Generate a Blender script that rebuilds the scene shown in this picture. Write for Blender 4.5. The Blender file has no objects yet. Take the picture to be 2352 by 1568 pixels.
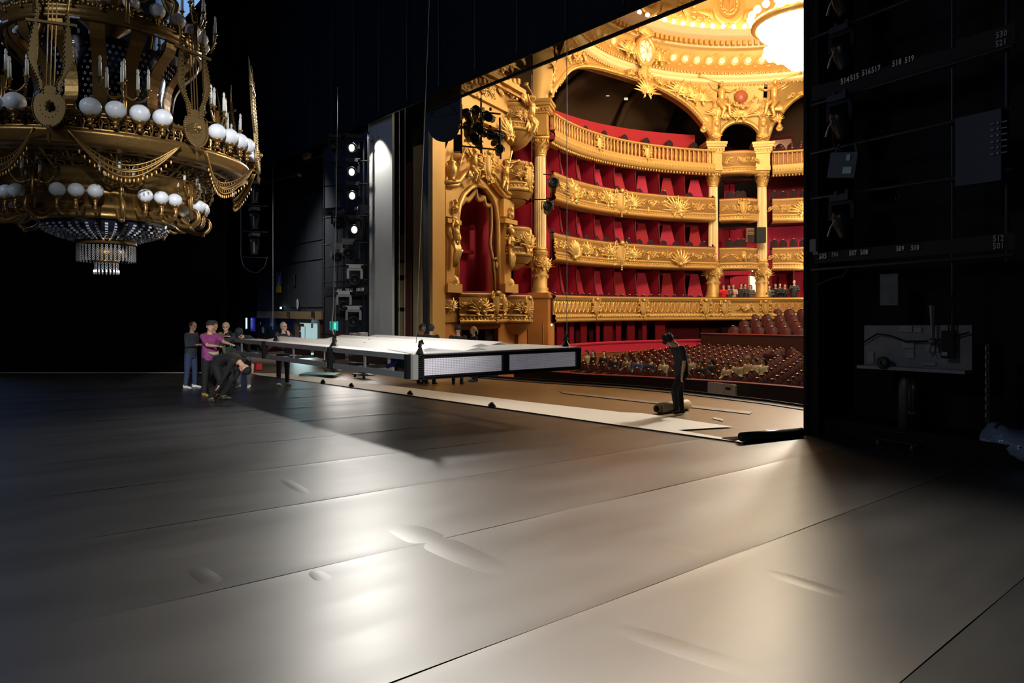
import bpy, math, random
from mathutils import Vector, Matrix
random.seed(7)
SC = bpy.context.scene
COL = SC.collection
PI = math.pi
sin, cos, rad = math.sin, math.cos, math.radians

# ---------------------------------------------------------------- camera, world, lights, exposure
EYE = 1.9                      # eye height above the stage where the photographer stands
AZ = rad(49.45)                # the lens looks this far to the left of the house axis (+Y)
FPX, HX, HY = 1560.0, 1176.0, 710.0
FW = Vector((-sin(AZ), cos(AZ), 0)); RT = Vector((cos(AZ), sin(AZ), 0)); UP = Vector((0, 0, 1))
cam = bpy.data.cameras.new('camera'); camo = bpy.data.objects.new('camera', cam); COL.objects.link(camo)
cam.sensor_width = 36; cam.lens = FPX / 2352 * 36; cam.shift_y = -(784 - HY) / 2352
cam.clip_start = .05; cam.clip_end = 300
camo.location = (0, 0, EYE); camo.rotation_euler = (PI / 2, 0, AZ)
SC.camera = camo
SC.view_settings.view_transform = 'Standard'; SC.view_settings.look = 'None'
SC.view_settings.exposure = 0.0; SC.view_settings.gamma = 1.0; SC.view_settings.use_curve_mapping = False
w = bpy.data.worlds.new('world'); SC.world = w; w.use_nodes = True
w.node_tree.nodes['Background'].inputs[0].default_value = (.55, .62, .8, 1)
w.node_tree.nodes['Background'].inputs[1].default_value = .004
SC.cycles.max_bounces = 6; SC.cycles.sample_clamp_indirect = 4

def aim(o, to):
    d = Vector(to) - o.location
    o.rotation_euler = d.to_track_quat('-Z', 'Y').to_euler()
def light(name, kind, loc, power, color, to=None, **kw):
    l = bpy.data.lights.new(name, kind); l.energy = power; l.color = color
    for k, v in kw.items(): setattr(l, k, v)
    o = bpy.data.objects.new(name, l); COL.objects.link(o); o.location = loc
    if to is not None: aim(o, to)
    return o
# stage work light high on the far portal tower, cool fills high above the stage, house light in the auditorium
light('portal_work_light', 'SPOT', (-21.7, 12.4, 9.0), 2900, (1, .96, .88), (-6.0, 3.0, 0), spot_size=rad(50), spot_blend=.7, shadow_soft_size=.45)
light('wing_work_light', 'AREA', (-7.0, -7.5, 8.5), 260, (.86, .92, 1), (-14, 6, 1.6), shape='DISK', size=3.0)
light('side_wall_fill_light', 'SPOT', (-30.0, 9.0, 9.0), 3200, (.9, .93, 1), (-30.5, 15.2, 2.5), spot_size=rad(85), spot_blend=.8, shadow_soft_size=.3)  # unseen lamp added to lift the charcoal side wall
light('cool_stage_light', 'AREA', (-34.0, -3.5, 14), 380, (.22, .42, 1), (-7, 1, 0), shape='DISK', size=4.0)
light('bridge_fill_light', 'SPOT', (-14.6, 9.8, 10.9), 1150, (1, .95, .87), (-2.0, 3.0, 0), spot_size=rad(40), spot_blend=1.0, shadow_soft_size=1.2)  # unseen lamps added overhead to fill and widen the floor sheen
light('bridge_fill_light', 'SPOT', (-11.4, 9.9, 10.4), 2900, (1, .93, .82), (-1.8, 3.0, 0), spot_size=rad(46), spot_blend=1.0, shadow_soft_size=1.0)
light('bridge_fill_light', 'SPOT', (-7.3, 11.4, 9.6), 3000, (1, .91, .78), (-1.2, 2.4, 0), spot_size=rad(62), spot_blend=.7, shadow_soft_size=.6)
light('platform_fill_light', 'SPOT', (3.0, -1.0, 7.2), 12000, (1, .97, .93), (-16.0, 7.0, .8), spot_size=rad(27), spot_blend=.6, shadow_soft_size=.35)  # unseen spot added to brighten the platform side and the crew
light('blue_drop_light', 'SPOT', (-50, 6.0, 27), 3800, (.62, .78, 1), (-55, 14, 25), spot_size=rad(80), spot_blend=.8, shadow_soft_size=.4)
light('column_wash', 'SPOT', (-22.9, 12.2, 8.9), 1100, (1, .96, .9), (-22.8, 12.95, 5.8), spot_size=rad(72), spot_blend=.5, shadow_soft_size=.06)
HC = Vector((-14.5, 29.3, 0))                   # centre of the house
light('house_chandelier_light', 'POINT', (-14.5, 29.3, EYE + 11.4), 11000, (1, .85, .62), shadow_soft_size=1.5)
light('house_beam_fill_light', 'SPOT', (-12.4, 30.4, EYE + 10.4), 17000, (1, .88, .72), (-4.0, 5.5, -.2), spot_size=rad(46), spot_blend=.6, shadow_soft_size=.9)  # unseen spot added to strengthen the house light on the stage floor
light('tier_fill_light', 'SPOT', (-7.6, 24.5, EYE + 3.5), 3000, (1, .82, .58), (-25, 29.6, EYE + 3.2), spot_size=rad(80), spot_blend=.7, shadow_soft_size=.8)  # unseen spot added to light the tier fronts and box interiors
light('house_front_light', 'AREA', (-14.5, 18.5, EYE + 12.5), 700, (1, .86, .64), (-19.5, 27, 4), shape='DISK', size=3.0)

# ---------------------------------------------------------------- geometry helpers
def ray(px, py): return FW + RT * ((px - HX) / FPX) + UP * ((HY - py) / FPX)
RAKE = .03
def stage_z(x, y): return -RAKE * y
def on_floor(px, py, up=0.0):
    d = ray(px, py); t = -(EYE - up) / (d.z + RAKE * d.y)
    p = d * t; return Vector((p.x, p.y, p.z + EYE))
def at_depth(px, py, z): return Vector((0, 0, EYE)) + ray(px, py) * z
def on_y(px, py, y):
    d = ray(px, py); return Vector((0, 0, EYE)) + d * (y / d.y)
def on_x(px, py, x):
    d = ray(px, py); return Vector((0, 0, EYE)) + d * (x / d.x)
class Plane:
    """a vertical wall: origin o, direction u (horizontal); front side towards the camera"""
    def __init__(s, o, u):
        s.o = Vector((o[0], o[1], 0)); s.u = Vector((u[0], u[1], 0)).normalized()
        s.n = Vector((s.u.y, -s.u.x, 0))
        if s.n.dot(-s.o) < 0: s.n = -s.n
    def hit(s, px, py):
        d = ray(px, py); t = s.o.dot(s.n) / d.dot(s.n); p = d * t; p.z += EYE; return p
    def uv(s, px, py):
        p = s.hit(px, py); return ((p - s.o).dot(s.u), p.z)
    def p(s, u, z, out=0.0): q = s.o + s.u * u + s.n * out; return Vector((q.x, q.y, z))
    def mat(s, u, z, out=0.0, sc=1.0):   # local x along the wall, local y INTO the wall, z up
        q = s.p(u, z, out); x = s.u; y = -s.n
        if x.cross(y).z < 0: x = -x
        return Matrix(((x.x, y.x, 0, q.x), (x.y, y.y, 0, q.y), (0, 0, 1, q.z), (0, 0, 0, 1))) @ Matrix.Scale(sc, 4)

def smooth(pts, k=5):
    p = [Vector(q) for q in pts]; out = []
    for i in range(len(p) - 1):
        a, b, c, d = p[max(i - 1, 0)], p[i], p[i + 1], p[min(i + 2, len(p) - 1)]
        for j in range(k):
            t = j / k; out.append(.5 * ((2 * b) + (c - a) * t + (2 * a - 5 * b + 4 * c - d) * t * t + (3 * b - a - 3 * c + d) * t ** 3))
    return out + [p[-1]]
class MB:
    def __init__(s): s.v = []; s.f = []; s.m = []
    def stube(s, pts, r, n=6, k=5, **kw):
        P = smooth(pts, k); m = len(pts)
        if isinstance(r, (list, tuple)):
            L = len(P) - 1; R = []
            for i in range(L + 1): f = i / L * (m - 1); j = min(int(f), m - 2); R.append(r[j] + (r[j + 1] - r[j]) * (f - j))
            r = R
        return s.tube(P, r, n, **kw)
    def add(s, vs, fs, mi=0):
        b = len(s.v); s.v += [tuple(v) for v in vs]
        for f in fs: s.f.append(tuple(b + i for i in f)); s.m.append(mi)
        return s
    def box(s, c, d, M=None, mi=0):
        hx, hy, hz = d[0] / 2, d[1] / 2, d[2] / 2
        vs = [Vector((c[0] + a * hx, c[1] + b * hy, c[2] + e * hz)) for a in (-1, 1) for b in (-1, 1) for e in (-1, 1)]
        if M: vs = [M @ v for v in vs]
        return s.add(vs, [(0, 1, 3, 2), (4, 6, 7, 5), (0, 4, 5, 1), (2, 3, 7, 6), (0, 2, 6, 4), (1, 5, 7, 3)], mi)
    def bar(s, a, b, w, h=None, mi=0):
        a = Vector(a); b = Vector(b); h = h or w; d = (b - a)
        L = d.length; d.normalize()
        up = Vector((0, 0, 1)) if abs(d.z) < .95 else Vector((1, 0, 0))
        x = d.cross(up).normalized(); z = x.cross(d)
        vs = [p + x * (i * w / 2) + z * (j * h / 2) for p in (a, b) for i, j in ((-1, -1), (1, -1), (1, 1), (-1, 1))]
        return s.add(vs, [(0, 3, 2, 1), (4, 5, 6, 7), (0, 1, 5, 4), (1, 2, 6, 5), (2, 3, 7, 6), (3, 0, 4, 7)], mi)
    def tube(s, pts, r, n=6, cap=True, mi=0, flat=1.0):
        pts = [Vector(p) for p in pts]; m = len(pts)
        if not isinstance(r, (list, tuple)): r = [r] * m
        ref = None; rings = []
        for i, p in enumerate(pts):
            d = (pts[min(i + 1, m - 1)] - pts[max(i - 1, 0)])
            if d.length < 1e-9: d = Vector((0, 0, 1))
            d.normalize()
            if ref is None:
                ref = Vector((0, 0, 1)) if abs(d.z) < .9 else Vector((1, 0, 0))
            x = d.cross(ref)
            if x.length < 1e-4: x = d.cross(Vector((0.3, 1, .2)))
            x.normalize(); ref = x.cross(d).normalized()
            rings.append([p + (x * cos(2 * PI * k / n) + ref * sin(2 * PI * k / n) * flat) * r[i] for k in range(n)])
        vs = [v for q in rings for v in q]; fs = []
        for i in range(m - 1):
            for k in range(n):
                a = i * n + k; b = i * n + (k + 1) % n
                fs.append((a, b, b + n, a + n))
        if cap: fs.append(tuple(range(n - 1, -1, -1))); fs.append(tuple(range((m - 1) * n, m * n)))
        return s.add(vs, fs, mi)
    def lathe(s, prof, n=16, M=None, a0=0, a1=2 * PI, mi=0):
        full = abs(a1 - a0 - 2 * PI) < 1e-6; cnt = n if full else n + 1
        vs = []
        for r, z in prof:
            for k in range(cnt):
                a = a0 + (a1 - a0) * k / n; v = Vector((r * cos(a), r * sin(a), z)); vs.append(M @ v if M else v)
        fs = []
        for i in range(len(prof) - 1):
            for k in range(n):
                a = i * cnt + k; b = i * cnt + (k + 1) % cnt
                fs.append((a, b, b + cnt, a + cnt))
        return s.add(vs, fs, mi)
    def ball(s, c, r, n=8, m=5, M=None, mi=0):
        if not isinstance(r, (tuple, list)): r = (r, r, r)
        vs = []; fs = []
        for i in range(1, m):
            t = PI * i / m
            for k in range(n):
                a = 2 * PI * k / n; vs.append(Vector((c[0] + r[0] * sin(t) * cos(a), c[1] + r[1] * sin(t) * sin(a), c[2] + r[2] * cos(t))))
        vs.append(Vector((c[0], c[1], c[2] + r[2]))); vs.append(Vector((c[0], c[1], c[2] - r[2])))
        T = len(vs) - 2; B = T + 1
        for i in range(m - 2):
            for k in range(n):
                a = i * n + k; b = i * n + (k + 1) % n; fs.append((a, a + n, b + n, b))
        for k in range(n):
            fs.append((T, k, (k + 1) % n)); o = (m - 2) * n; fs.append((B, o + (k + 1) % n, o + k))
        if M: vs = [M @ v for v in vs]
        return s.add(vs, fs, mi)
    def prism(s, poly, t0, t1, M, mi=0):   # poly in local xz, extruded along local y
        n = len(poly); vs = [M @ Vector((x, t, z)) for t in (t0, t1) for x, z in poly]
        fs = [tuple(range(n)), tuple(range(2 * n - 1, n - 1, -1))] + [(k, (k + 1) % n + 0, (k + 1) % n + n, k + n) for k in range(n)]
        fs[2:] = [(k, k + n, (k + 1) % n + n, (k + 1) % n) for k in range(n)]
        return s.add(vs, fs, mi)
    def grid(s, P, mi=0, closed=False):    # P[i][j] points
        n = len(P[0]); vs = [v for r in P for v in r]; fs = []
        for i in range(len(P) - 1):
            for k in range(n if closed else n - 1):
                a = i * n + k; b = i * n + (k + 1) % n; fs.append((a, b, b + n, a + n))
        return s.add(vs, fs, mi)
    def merge(s, o, M, mi=None):
        return s.add([M @ Vector(v) for v in o.v], o.f) if mi is None else s.add([M @ Vector(v) for v in o.v], o.f, mi)
    def mesh(s, name, mats, smooth=False):
        me = bpy.data.meshes.new(name); me.from_pydata(s.v, [], s.f)
        if not isinstance(mats, (list, tuple)): mats = [mats]
        for m in mats: me.materials.append(m)
        if len(mats) > 1: me.polygons.foreach_set('material_index', s.m)
        if smooth: me.polygons.foreach_set('use_smooth', [True] * len(s.f))
        me.update(); return me
    def obj(s, name, mats, parent=None, smooth=False, label=None):
        return link(name, s.mesh(name, mats, smooth), parent, None, label)

def link(name, data, parent=None, M=None, label=None):
    o = bpy.data.objects.new(name, data); COL.objects.link(o)
    if parent is not None: o.parent = parent; o.matrix_parent_inverse = Matrix.Identity(4)
    if M is not None: o.matrix_local = M
    if label: o['label'] = label
    return o
def tag(o, label, cat, group=None, kind=None):
    o['label'] = label; o['category'] = cat
    if group: o['group'] = group
    if kind: o['kind'] = kind
    return o
def thing(name, label, cat, M=None, group=None):
    o = bpy.data.objects.new(name, None); COL.objects.link(o); o.empty_display_size = .1
    if M is not None: o.matrix_local = M if isinstance(M, Matrix) else Matrix.Translation(M)
    return tag(o, label, cat, group)
def struct(name, mb, m, smooth=False, parent=None, label=None):
    o = mb.obj(name, m, parent, smooth)
    if parent is None: o['kind'] = 'structure'
    if label: o['label'] = label
    return o
def rotz(loc, a, sc=1.0):
    return Matrix.Translation(loc) @ Matrix.Rotation(a, 4, 'Z') @ Matrix.Scale(sc, 4)
def copy_tree(src, M, label=None, group=None):
    def cp(o, par):
        c = o.copy(); COL.objects.link(c)
        if par is not None: c.parent = par
        for ch in KIDS.get(o.name, []): cp(ch, c)
        return c
    r = cp(src, None); r.matrix_local = M
    if label: r['label'] = label
    if group: r['group'] = group
    return r
KIDS = {}
def remember(root):
    for ch in bpy.data.objects:
        if ch.parent is not None: KIDS.setdefault(ch.parent.name, [])
    def rec(o):
        KIDS[o.name] = [c for c in bpy.data.objects if c.parent == o]
        for c in KIDS[o.name]: rec(c)
    rec(root)

# ---------------------------------------------------------------- materials
MATS = {}
def mat(name, col, rough=.6, metal=0.0, bump=0, bscale=20, var=0, vscale=4, emit=None, es=0, spec=.5, alpha=1, detail=3, trans=0, coat=0):
    if name in MATS: return MATS[name]
    m = bpy.data.materials.new(name); m.use_nodes = True; nt = m.node_tree; b = nt.nodes['Principled BSDF']
    b.inputs['Base Color'].default_value = (*col, 1); b.inputs['Roughness'].default_value = rough
    b.inputs['Metallic'].default_value = metal; b.inputs['Specular IOR Level'].default_value = spec
    b.inputs['Coat Weight'].default_value = coat
    if alpha < 1: b.inputs['Alpha'].default_value = alpha
    if trans: b.inputs['Transmission Weight'].default_value = trans
    if emit: b.inputs['Emission Color'].default_value = (*emit, 1); b.inputs['Emission Strength'].default_value = es
    if bump or var:
        tc = nt.nodes.new('ShaderNodeTexCoord')
        if var:
            n = nt.nodes.new('ShaderNodeTexNoise'); n.inputs['Scale'].default_value = vscale; n.inputs['Detail'].default_value = 4
            nt.links.new(tc.outputs['Object'], n.inputs['Vector'])
            r = nt.nodes.new('ShaderNodeMix'); r.data_type = 'RGBA'
            r.inputs[6].default_value = tuple(c * (1 - var) for c in col) + (1,); r.inputs[7].default_value = tuple(min(1, c * (1 + var)) for c in col) + (1,)
            nt.links.new(n.outputs[0], r.inputs[0]); nt.links.new(r.outputs[2], b.inputs['Base Color'])
        if bump:
            n = nt.nodes.new('ShaderNodeTexNoise'); n.inputs['Scale'].default_value = bscale; n.inputs['Detail'].default_value = detail
            nt.links.new(tc.outputs['Object'], n.inputs['Vector'])
            bm = nt.nodes.new('ShaderNodeBump'); bm.inputs['Strength'].default_value = bump; bm.inputs['Distance'].default_value = .05
            nt.links.new(n.outputs[0], bm.inputs['Height']); nt.links.new(bm.outputs[0], b.inputs['Normal'])
    MATS[name] = m; return m
GOLD = mat('gilding', (.80, .50, .15), .40, .5, bump=.25, bscale=9, var=.12, vscale=3)
GOLDP = mat('plain_gilding', (.66, .39, .11), .5, .35, bump=.08, bscale=5, var=.08, vscale=2)
GOLDR = mat('shaded_recess_gilding', (.33, .16, .035), .6, .3, bump=.2, bscale=8, var=.15, vscale=4)  # darkened colour paints the shade of the recess behind the ornaments
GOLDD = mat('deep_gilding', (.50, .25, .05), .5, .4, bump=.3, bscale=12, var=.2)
MARBLE = mat('orange_marble', (.50, .20, .05), .45, 0, bump=.05, var=.22, vscale=2.5)
CREAM = mat('cream_gilding', (.95, .70, .33), .5, .15, bump=.15, bscale=12)
REDW = mat('red_damask', (.52, .012, .045), .75, 0, var=.18, vscale=6)
REDD = mat('dark_red_velvet', (.13, .005, .010), .9, 0, var=.2)
REDB = mat('bright_red_wall', (.42, .012, .020), .8, 0, var=.08)
SEATR = mat('seat_velvet', (.075, .004, .005), .6, 0, var=.2, vscale=3)
WOODD = mat('mahogany', (.035, .008, .005), .45, 0, var=.3, vscale=3)
WOODB = mat('brown_wood', (.22, .075, .022), .45, 0, var=.2, vscale=2)
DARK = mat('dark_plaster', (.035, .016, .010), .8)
BLACK = mat('black_paint', (.012, .012, .013), .55)
BLACKM = mat('black_steel', (.02, .02, .022), .35, .6)
SCUFF = mat('scuffed_black_steel', (.05, .05, .052), .4, .7)
VELV = mat('black_serge', (.010, .012, .020), .95, 0, spec=.1, var=.25, vscale=1.5)
VELD = mat('black_velvet', (.0035, .0037, .005), .95, 0, spec=.05)
ALU = mat('aluminium', (.45, .46, .47), .38, .85, var=.15, vscale=6)
WHITE = mat('white_paint', (.82, .81, .78), .45)
GREYP = mat('grey_panel', (.30, .31, .32), .6, var=.05)
TBLK = mat('tower_black', (.0045, .0045, .005), .7, spec=.2)
CASE = mat('grey_casing', (.14, .14, .13), .5)
LAMP = mat('lit_lamp', (1, .9, .7), .5, emit=(1, .86, .6), es=30)

ORD = ['first', 'second', 'third', 'fourth', 'fifth', 'sixth', 'seventh', 'eighth', 'ninth', 'tenth', 'eleventh', 'twelfth', 'thirteenth', 'fourteenth', 'fifteenth', 'sixteenth', 'seventeenth', 'eighteenth', 'nineteenth', 'twentieth']
def ordi(n):
    if n < 20: return ORD[n]
    t = {2: 'twenty', 3: 'thirty', 4: 'forty', 5: 'fifty', 6: 'sixty', 7: 'seventy', 8: 'eighty', 9: 'ninety'}; q = (n + 1) // 10; r = (n + 1) % 10
    return (t[q] + '-' + ORD[r - 1]) if r else t[q][:-1] + 'ieth'
# ---------------------------------------------------------------- stage floor
def floor_vinyl():
    m = bpy.data.materials.new('black_dance_vinyl'); m.use_nodes = True; nt = m.node_tree; b = nt.nodes['Principled BSDF']; N = nt.nodes; L = nt.links
    tc = N.new('ShaderNodeTexCoord')
    n1 = N.new('ShaderNodeTexNoise'); n1.inputs['Scale'].default_value = 1.1; n1.inputs['Detail'].default_value = 6; n1.inputs['Roughness'].default_value = .6
    L.new(tc.outputs['Object'], n1.inputs['Vector'])
    cr = N.new('ShaderNodeMix'); cr.data_type = 'RGBA'; cr.inputs[6].default_value = (.010, .011, .013, 1); cr.inputs[7].default_value = (.018, .019, .021, 1)
    L.new(n1.outputs[0], cr.inputs[0]); L.new(cr.outputs[2], b.inputs['Base Color'])
    mp = N.new('ShaderNodeMapping'); mp.inputs['Scale'].default_value = (2.5, .6, 1); mp.inputs['Rotation'].default_value = (0, 0, .5)
    L.new(tc.outputs['Object'], mp.inputs[0])
    n2 = N.new('ShaderNodeTexNoise'); n2.inputs['Scale'].default_value = .8; n2.inputs['Detail'].default_value = 5
    L.new(mp.outputs[0], n2.inputs['Vector'])
    mr = N.new('ShaderNodeMapRange'); mr.inputs['From Min'].default_value = .3; mr.inputs['From Max'].default_value = .7; mr.inputs['To Min'].default_value = .355; mr.inputs['To Max'].default_value = .41
    L.new(n2.outputs[0], mr.inputs[0]); L.new(mr.outputs[0], b.inputs['Roughness'])
    n3 = N.new('ShaderNodeTexNoise'); n3.inputs['Scale'].default_value = .55; n3.inputs['Detail'].default_value = 2
    L.new(tc.outputs['Object'], n3.inputs['Vector'])
    bm = N.new('ShaderNodeBump'); bm.inputs['Strength'].default_value = .18; bm.inputs['Distance'].default_value = .02
    L.new(n3.outputs[0], bm.inputs['Height']); L.new(bm.outputs[0], b.inputs['Normal'])
    b.inputs['Specular IOR Level'].default_value = .6; b.inputs['IOR'].default_value = 1.85
    return m
VINYL = floor_vinyl()
BOARD = mat('brown_hardboard', (.20, .125, .055), .36, 0, bump=.1, bscale=2, var=.25, vscale=1.2, spec=.6)

edge_px = [(1100, 868), (1240, 879), (1350, 886), (1450, 893), (1550, 903), (1650, 915), (1750, 927), (1863, 944), (1990, 962)]
EDGE = [on_floor(*p) for p in edge_px]
mb = MB()
rows = []
xs = [-64, -50, -34, -30, -27, -24, -21] + [p.x for p in EDGE] + [2, 8]
ys = [EDGE[0].y] * 7 + [p.y for p in EDGE] + [EDGE[-1].y] * 2
for y0 in (-14.0,):
    rows = [[(x, y0, stage_z(0, y0) - .01) for x in xs], [(x, y, stage_z(0, y) - .01) for x, y in zip(xs, ys)]]
    rows += [[(x, y, stage_z(0, y) - .13) for x, y in zip(xs, ys)], [(x, y, -3.2) for x, y in zip(xs, ys)]]
mb.grid(rows)
floor = struct('floor', mb, BOARD, label='brown hardboard stage floor running to the front edge')
# black stage nosing and footlight trough
mb = MB()
P = [[], [], [], []]
for p in EDGE:
    q = p + Vector((0, .0, 0)); P[0].append(q + Vector((0, .0, .012))); P[1].append(q + Vector((0, .38, .012))); P[2].append(q + Vector((0, .38, -.3))); P[3].append(q + Vector((0, 0, -.3)))
mb.grid(P)
struct('trim_1', mb, BLACK, label='black nosing along the front edge of the stage')
mb = MB(); mb.tube([p + Vector((0, .30, .05)) for p in EDGE], .035, 6)
tag(mb.obj('edge_cable', BLACKM), 'black cable lying along the front edge of the stage', 'cable')

# vinyl rolls laid up and down stage, with lifted lips at the seams
seams = [8.5, 6.7, 3.7, .35, -1.42, -3.1, -4.88, -6.65, -8.4, -10.2, -12.0, -13.8, -15.6, -17.4, -19.2, -21.0, -22.8, -24.6, -26.4, -28.2]
NEAR = [on_floor(x, y) for x, y in ((560, 858), (742, 881), (942, 909), (1130, 936), (1400, 975), (1700, 1017))]
def lim(x):   # y where the vinyl stops (under the white strip), following its near edge
    pts = sorted((p.x, p.y) for p in NEAR)
    if x >= pts[-1][0]: return 12.3
    if x <= pts[0][0]: return pts[0][1] + .3
    for a, b in zip(pts, pts[1:]):
        if a[0] <= x <= b[0]: return a[1] + (b[1] - a[1]) * (x - a[0]) / (b[0] - a[0]) + .1
for i in range(len(seams) - 1):
    a, b = seams[i + 1] + .004, seams[i] - .004
    mb = MB(); rr = random.Random(i); n = 90
    cols = [0, .02, .05, .1, .18, .3, .5, .7, .82, .9, .95, .98, 1]
    P = []
    ph = [rr.uniform(0, 6) for _ in range(4)]
    for j in range(n + 1):
        r = []
        for c in cols:
            x = a + (b - a) * c; y1 = lim(x); y = -8 + (y1 + 8) * j / n
            e = max(0, 1 - min(c, 1 - c) * (b - a) / .16)
            lip = .0045 * e * e
            wav = .0035 * sin(y * 2.1 + ph[0]) * max(0, 1 - c * 3) * sin(y * .7 + ph[1]) + .003 * sin(y * 1.7 + ph[2]) * max(0, c * 3 - 2) * sin(y * .9 + ph[3])
            r.append((x, y, stage_z(0, y) + .004 + lip + wav))
        P.append(r)
    mb.grid(P)
    mb.obj('vinyl_roll', VINYL, floor, True)

# cross creases pressed in the vinyl: low ridges
def ridge(p0, p1, w, h, name='vinyl_crease'):
    a, b = on_floor(*p0), on_floor(*p1); d = (b - a); d.z = 0; d.normalize(); s = Vector((-d.y, d.x, 0)); mb = MB(); P = []
    for i in range(13):
        t = i / 12; c = a.lerp(b, t); q = sin(PI * t); r = []
        for k in range(9):
            e = k / 4 - 1; p = c + s * (e * w * 2.2); r.append((p.x, p.y, stage_z(0, p.y) + .0030 + h * .55 * q * (.5 + .5 * cos(PI * e)) - (0.003 if abs(e) == 1 else 0)))
        P.append(r)
    mb.grid(P); return mb.obj(name, VINYL, floor, True)
for p0, p1, w, h in (((905, 1203), (1175, 1325), .10, .011), ((1010, 1250), (1160, 1312), .06, .008), ((640, 1095), (715, 1140), .05, .006), ((1290, 1112), (1470, 1160), .05, .006),
                     ((1480, 1228), (1640, 1278), .05, .006), ((1720, 1300), (1990, 1385), .06, .008), ((440, 1300), (500, 1345), .05, .007), ((1560, 1080), (1660, 1095), .05, .006),
                     ((1350, 1420), (1800, 1568), .07, .007), ((690, 1295), (755, 1335), .04, .006), ((1700, 1052), (1900, 1082), .06, .006)):
    ridge(p0, p1, w, h)

# ---------------------------------------------------------------- white strip, rolls, metal strips on the floor
def decal(name, pts, m, up, parent=None, th=.004):
    top = [on_floor(x, y) + Vector((0, 0, up)) for x, y in pts]; n = len(top)
    mb = MB(); mb.add(top + [p - Vector((0, 0, th)) for p in top], [tuple(range(n)), tuple(range(2 * n - 1, n - 1, -1))] + [(k, (k + 1) % n, (k + 1) % n + n, k + n) for k in range(n)])
    return mb.obj(name, m, parent)
WVIN = mat('white_vinyl', (.80, .78, .73), .55, var=.04)
o = decal('white_vinyl_strip', [(572, 857), (592, 862), (742, 881), (807, 890.5), (942, 909.5), (1130, 936.5), (1400, 975), (1560, 997), (1700, 1017.5), (1712, 1015), (1640, 1003), (1557, 989), (1683, 981.5), (1475, 950), (1430, 948), (1231, 926), (942, 892), (742, 868), (640, 858)], WVIN, .016)
tag(o, 'long white vinyl strip lying across the stage floor in front of the hoisted platform', 'floor strip')
mb = MB(); mb.tube([on_floor(x, y) + Vector((0, 0, .02)) for x, y in ((742, 882), (942, 910.5), (1130, 937.5), (1400, 976.5), (1700, 1019))], .014, 6)
mb.obj('dark_edge', BLACKM, o)
for wi, (x, y) in enumerate(((742, 879), (807, 888), (942, 906), (1130, 934))):
    p = on_floor(x, y + 1); mb = MB(); mb.ball((0, 0, 0), (.10, .06, .05), 8, 5, rotz(p + Vector((0, 0, .03)), .2)); mb.tube([p + Vector((-.13, .02, .03)), p + Vector((0, 0, .075)), p + Vector((.13, -.02, .03))], [.03, .05, .03], 6)
    tag(mb.obj('sandbag', BLACK, None, True), 'small black weight on the edge of the white strip, %s along from the standing group' % ORD[wi], 'weight', 'small black weights along the white strip')
# black roll at the right end of the strip: spiral
a = on_floor(1703, 1018) + Vector((0, 0, .10)); b = on_floor(1840, 1003) + Vector((0, 0, .085)); d = (b - a).normalized(); s = d.cross(UP).normalized()
mb = MB(); P = []
for e in (a, b):
    r = []
    for k in range(40):
        t = k / 39; an = -PI / 2 + t * 4.3 * PI; rr_ = .088 - .048 * t; r.append(e + s * (cos(an) * rr_) + UP * (sin(an) * rr_))
    r = [e + s * -.42 - UP * .072, e + s * -.2 - UP * .083] + r
    P.append(r)
mb.grid(P); ro = mb.obj('vinyl_roll', mat('black_vinyl_roll', (.012, .012, .014), .3), None, True)
sol = ro.modifiers.new('t', 'SOLIDIFY'); sol.thickness = .006
tag(ro, 'thin black vinyl roll lying at the near right end of the white strip', 'vinyl roll')
mb = MB(); mb.tube([a - d * .01, b + d * .01], .03, 12); mb.obj('core', BLACK, ro)
# tan roll under the stagehand's foot
a = on_floor(1508, 950) + Vector((0, 0, .11)); b = on_floor(1578, 940) + Vector((0, 0, .11)); d = (b - a).normalized(); a2 = a + d * .12
t = thing('carpet_roll', 'tan rolled floor covering lying under the foot of the stagehand in black', 'floor roll', a)
mb = MB()
def hollow(mb, a, b, r, ri, n=24, mi=0):
    d = (b - a).normalized(); x = d.cross(UP).normalized(); z = x.cross(d); P = []
    for c, q in ((a, ri), (a, r), (b, r), (b, ri), (a, ri)):
        P.append([c + x * (cos(2 * PI * k / n) * q) + z * (sin(2 * PI * k / n) * q) for k in range(n)])
    mb.grid(P, mi, True)
hollow(mb, Vector((0, 0, 0)), a2 - a + d * .2, .085, .07); mb.obj('core', mat('card_tube', (.30, .22, .10), .6), t, True)
mb = MB(); hollow(mb, a2 - a, b - a, .12, .086); mb.obj('roll', mat('tan_backing', (.42, .33, .17), .6, bump=.2, bscale=30), t, True)
STR = mat('galvanised_strip', (.30, .30, .27), .35, .5, var=.2)
o = decal('floor_rail', [(1285, 898), (1292, 903), (1722, 951), (1729, 946)], STR, .008); tag(o, 'long dull metal strip lying on the brown forestage floor', 'floor strip')
for i in range(9):
    t = i / 9; x = 1330 + 40 * i; decal('joint', [(x, 903 + 5.35 * (x - 1285) / 50 * .9 - 2), (x + 3, 903 + 5.35 * (x - 1285) / 50 * .9 - 2), (x + 6, 905 + 5.35 * (x - 1285) / 50 * .9), (x + 3, 905 + 5.35 * (x - 1285) / 50 * .9)], BLACKM, .011, o) if i < 0 else None
for pts, l in (([(1757, 985), (1780, 990), (1781, 992), (1755, 987)], 'short white tape mark on the floor beside the black roll'), ([(1640, 958), (1662, 963), (1660, 967), (1636, 961)], 'scuffed pale patch on the brown floor behind the white strip')):
    tag(decal('tape_mark', pts, mat('dull_tape', (.5, .46, .38), .6), .006), l, 'tape mark')

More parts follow.
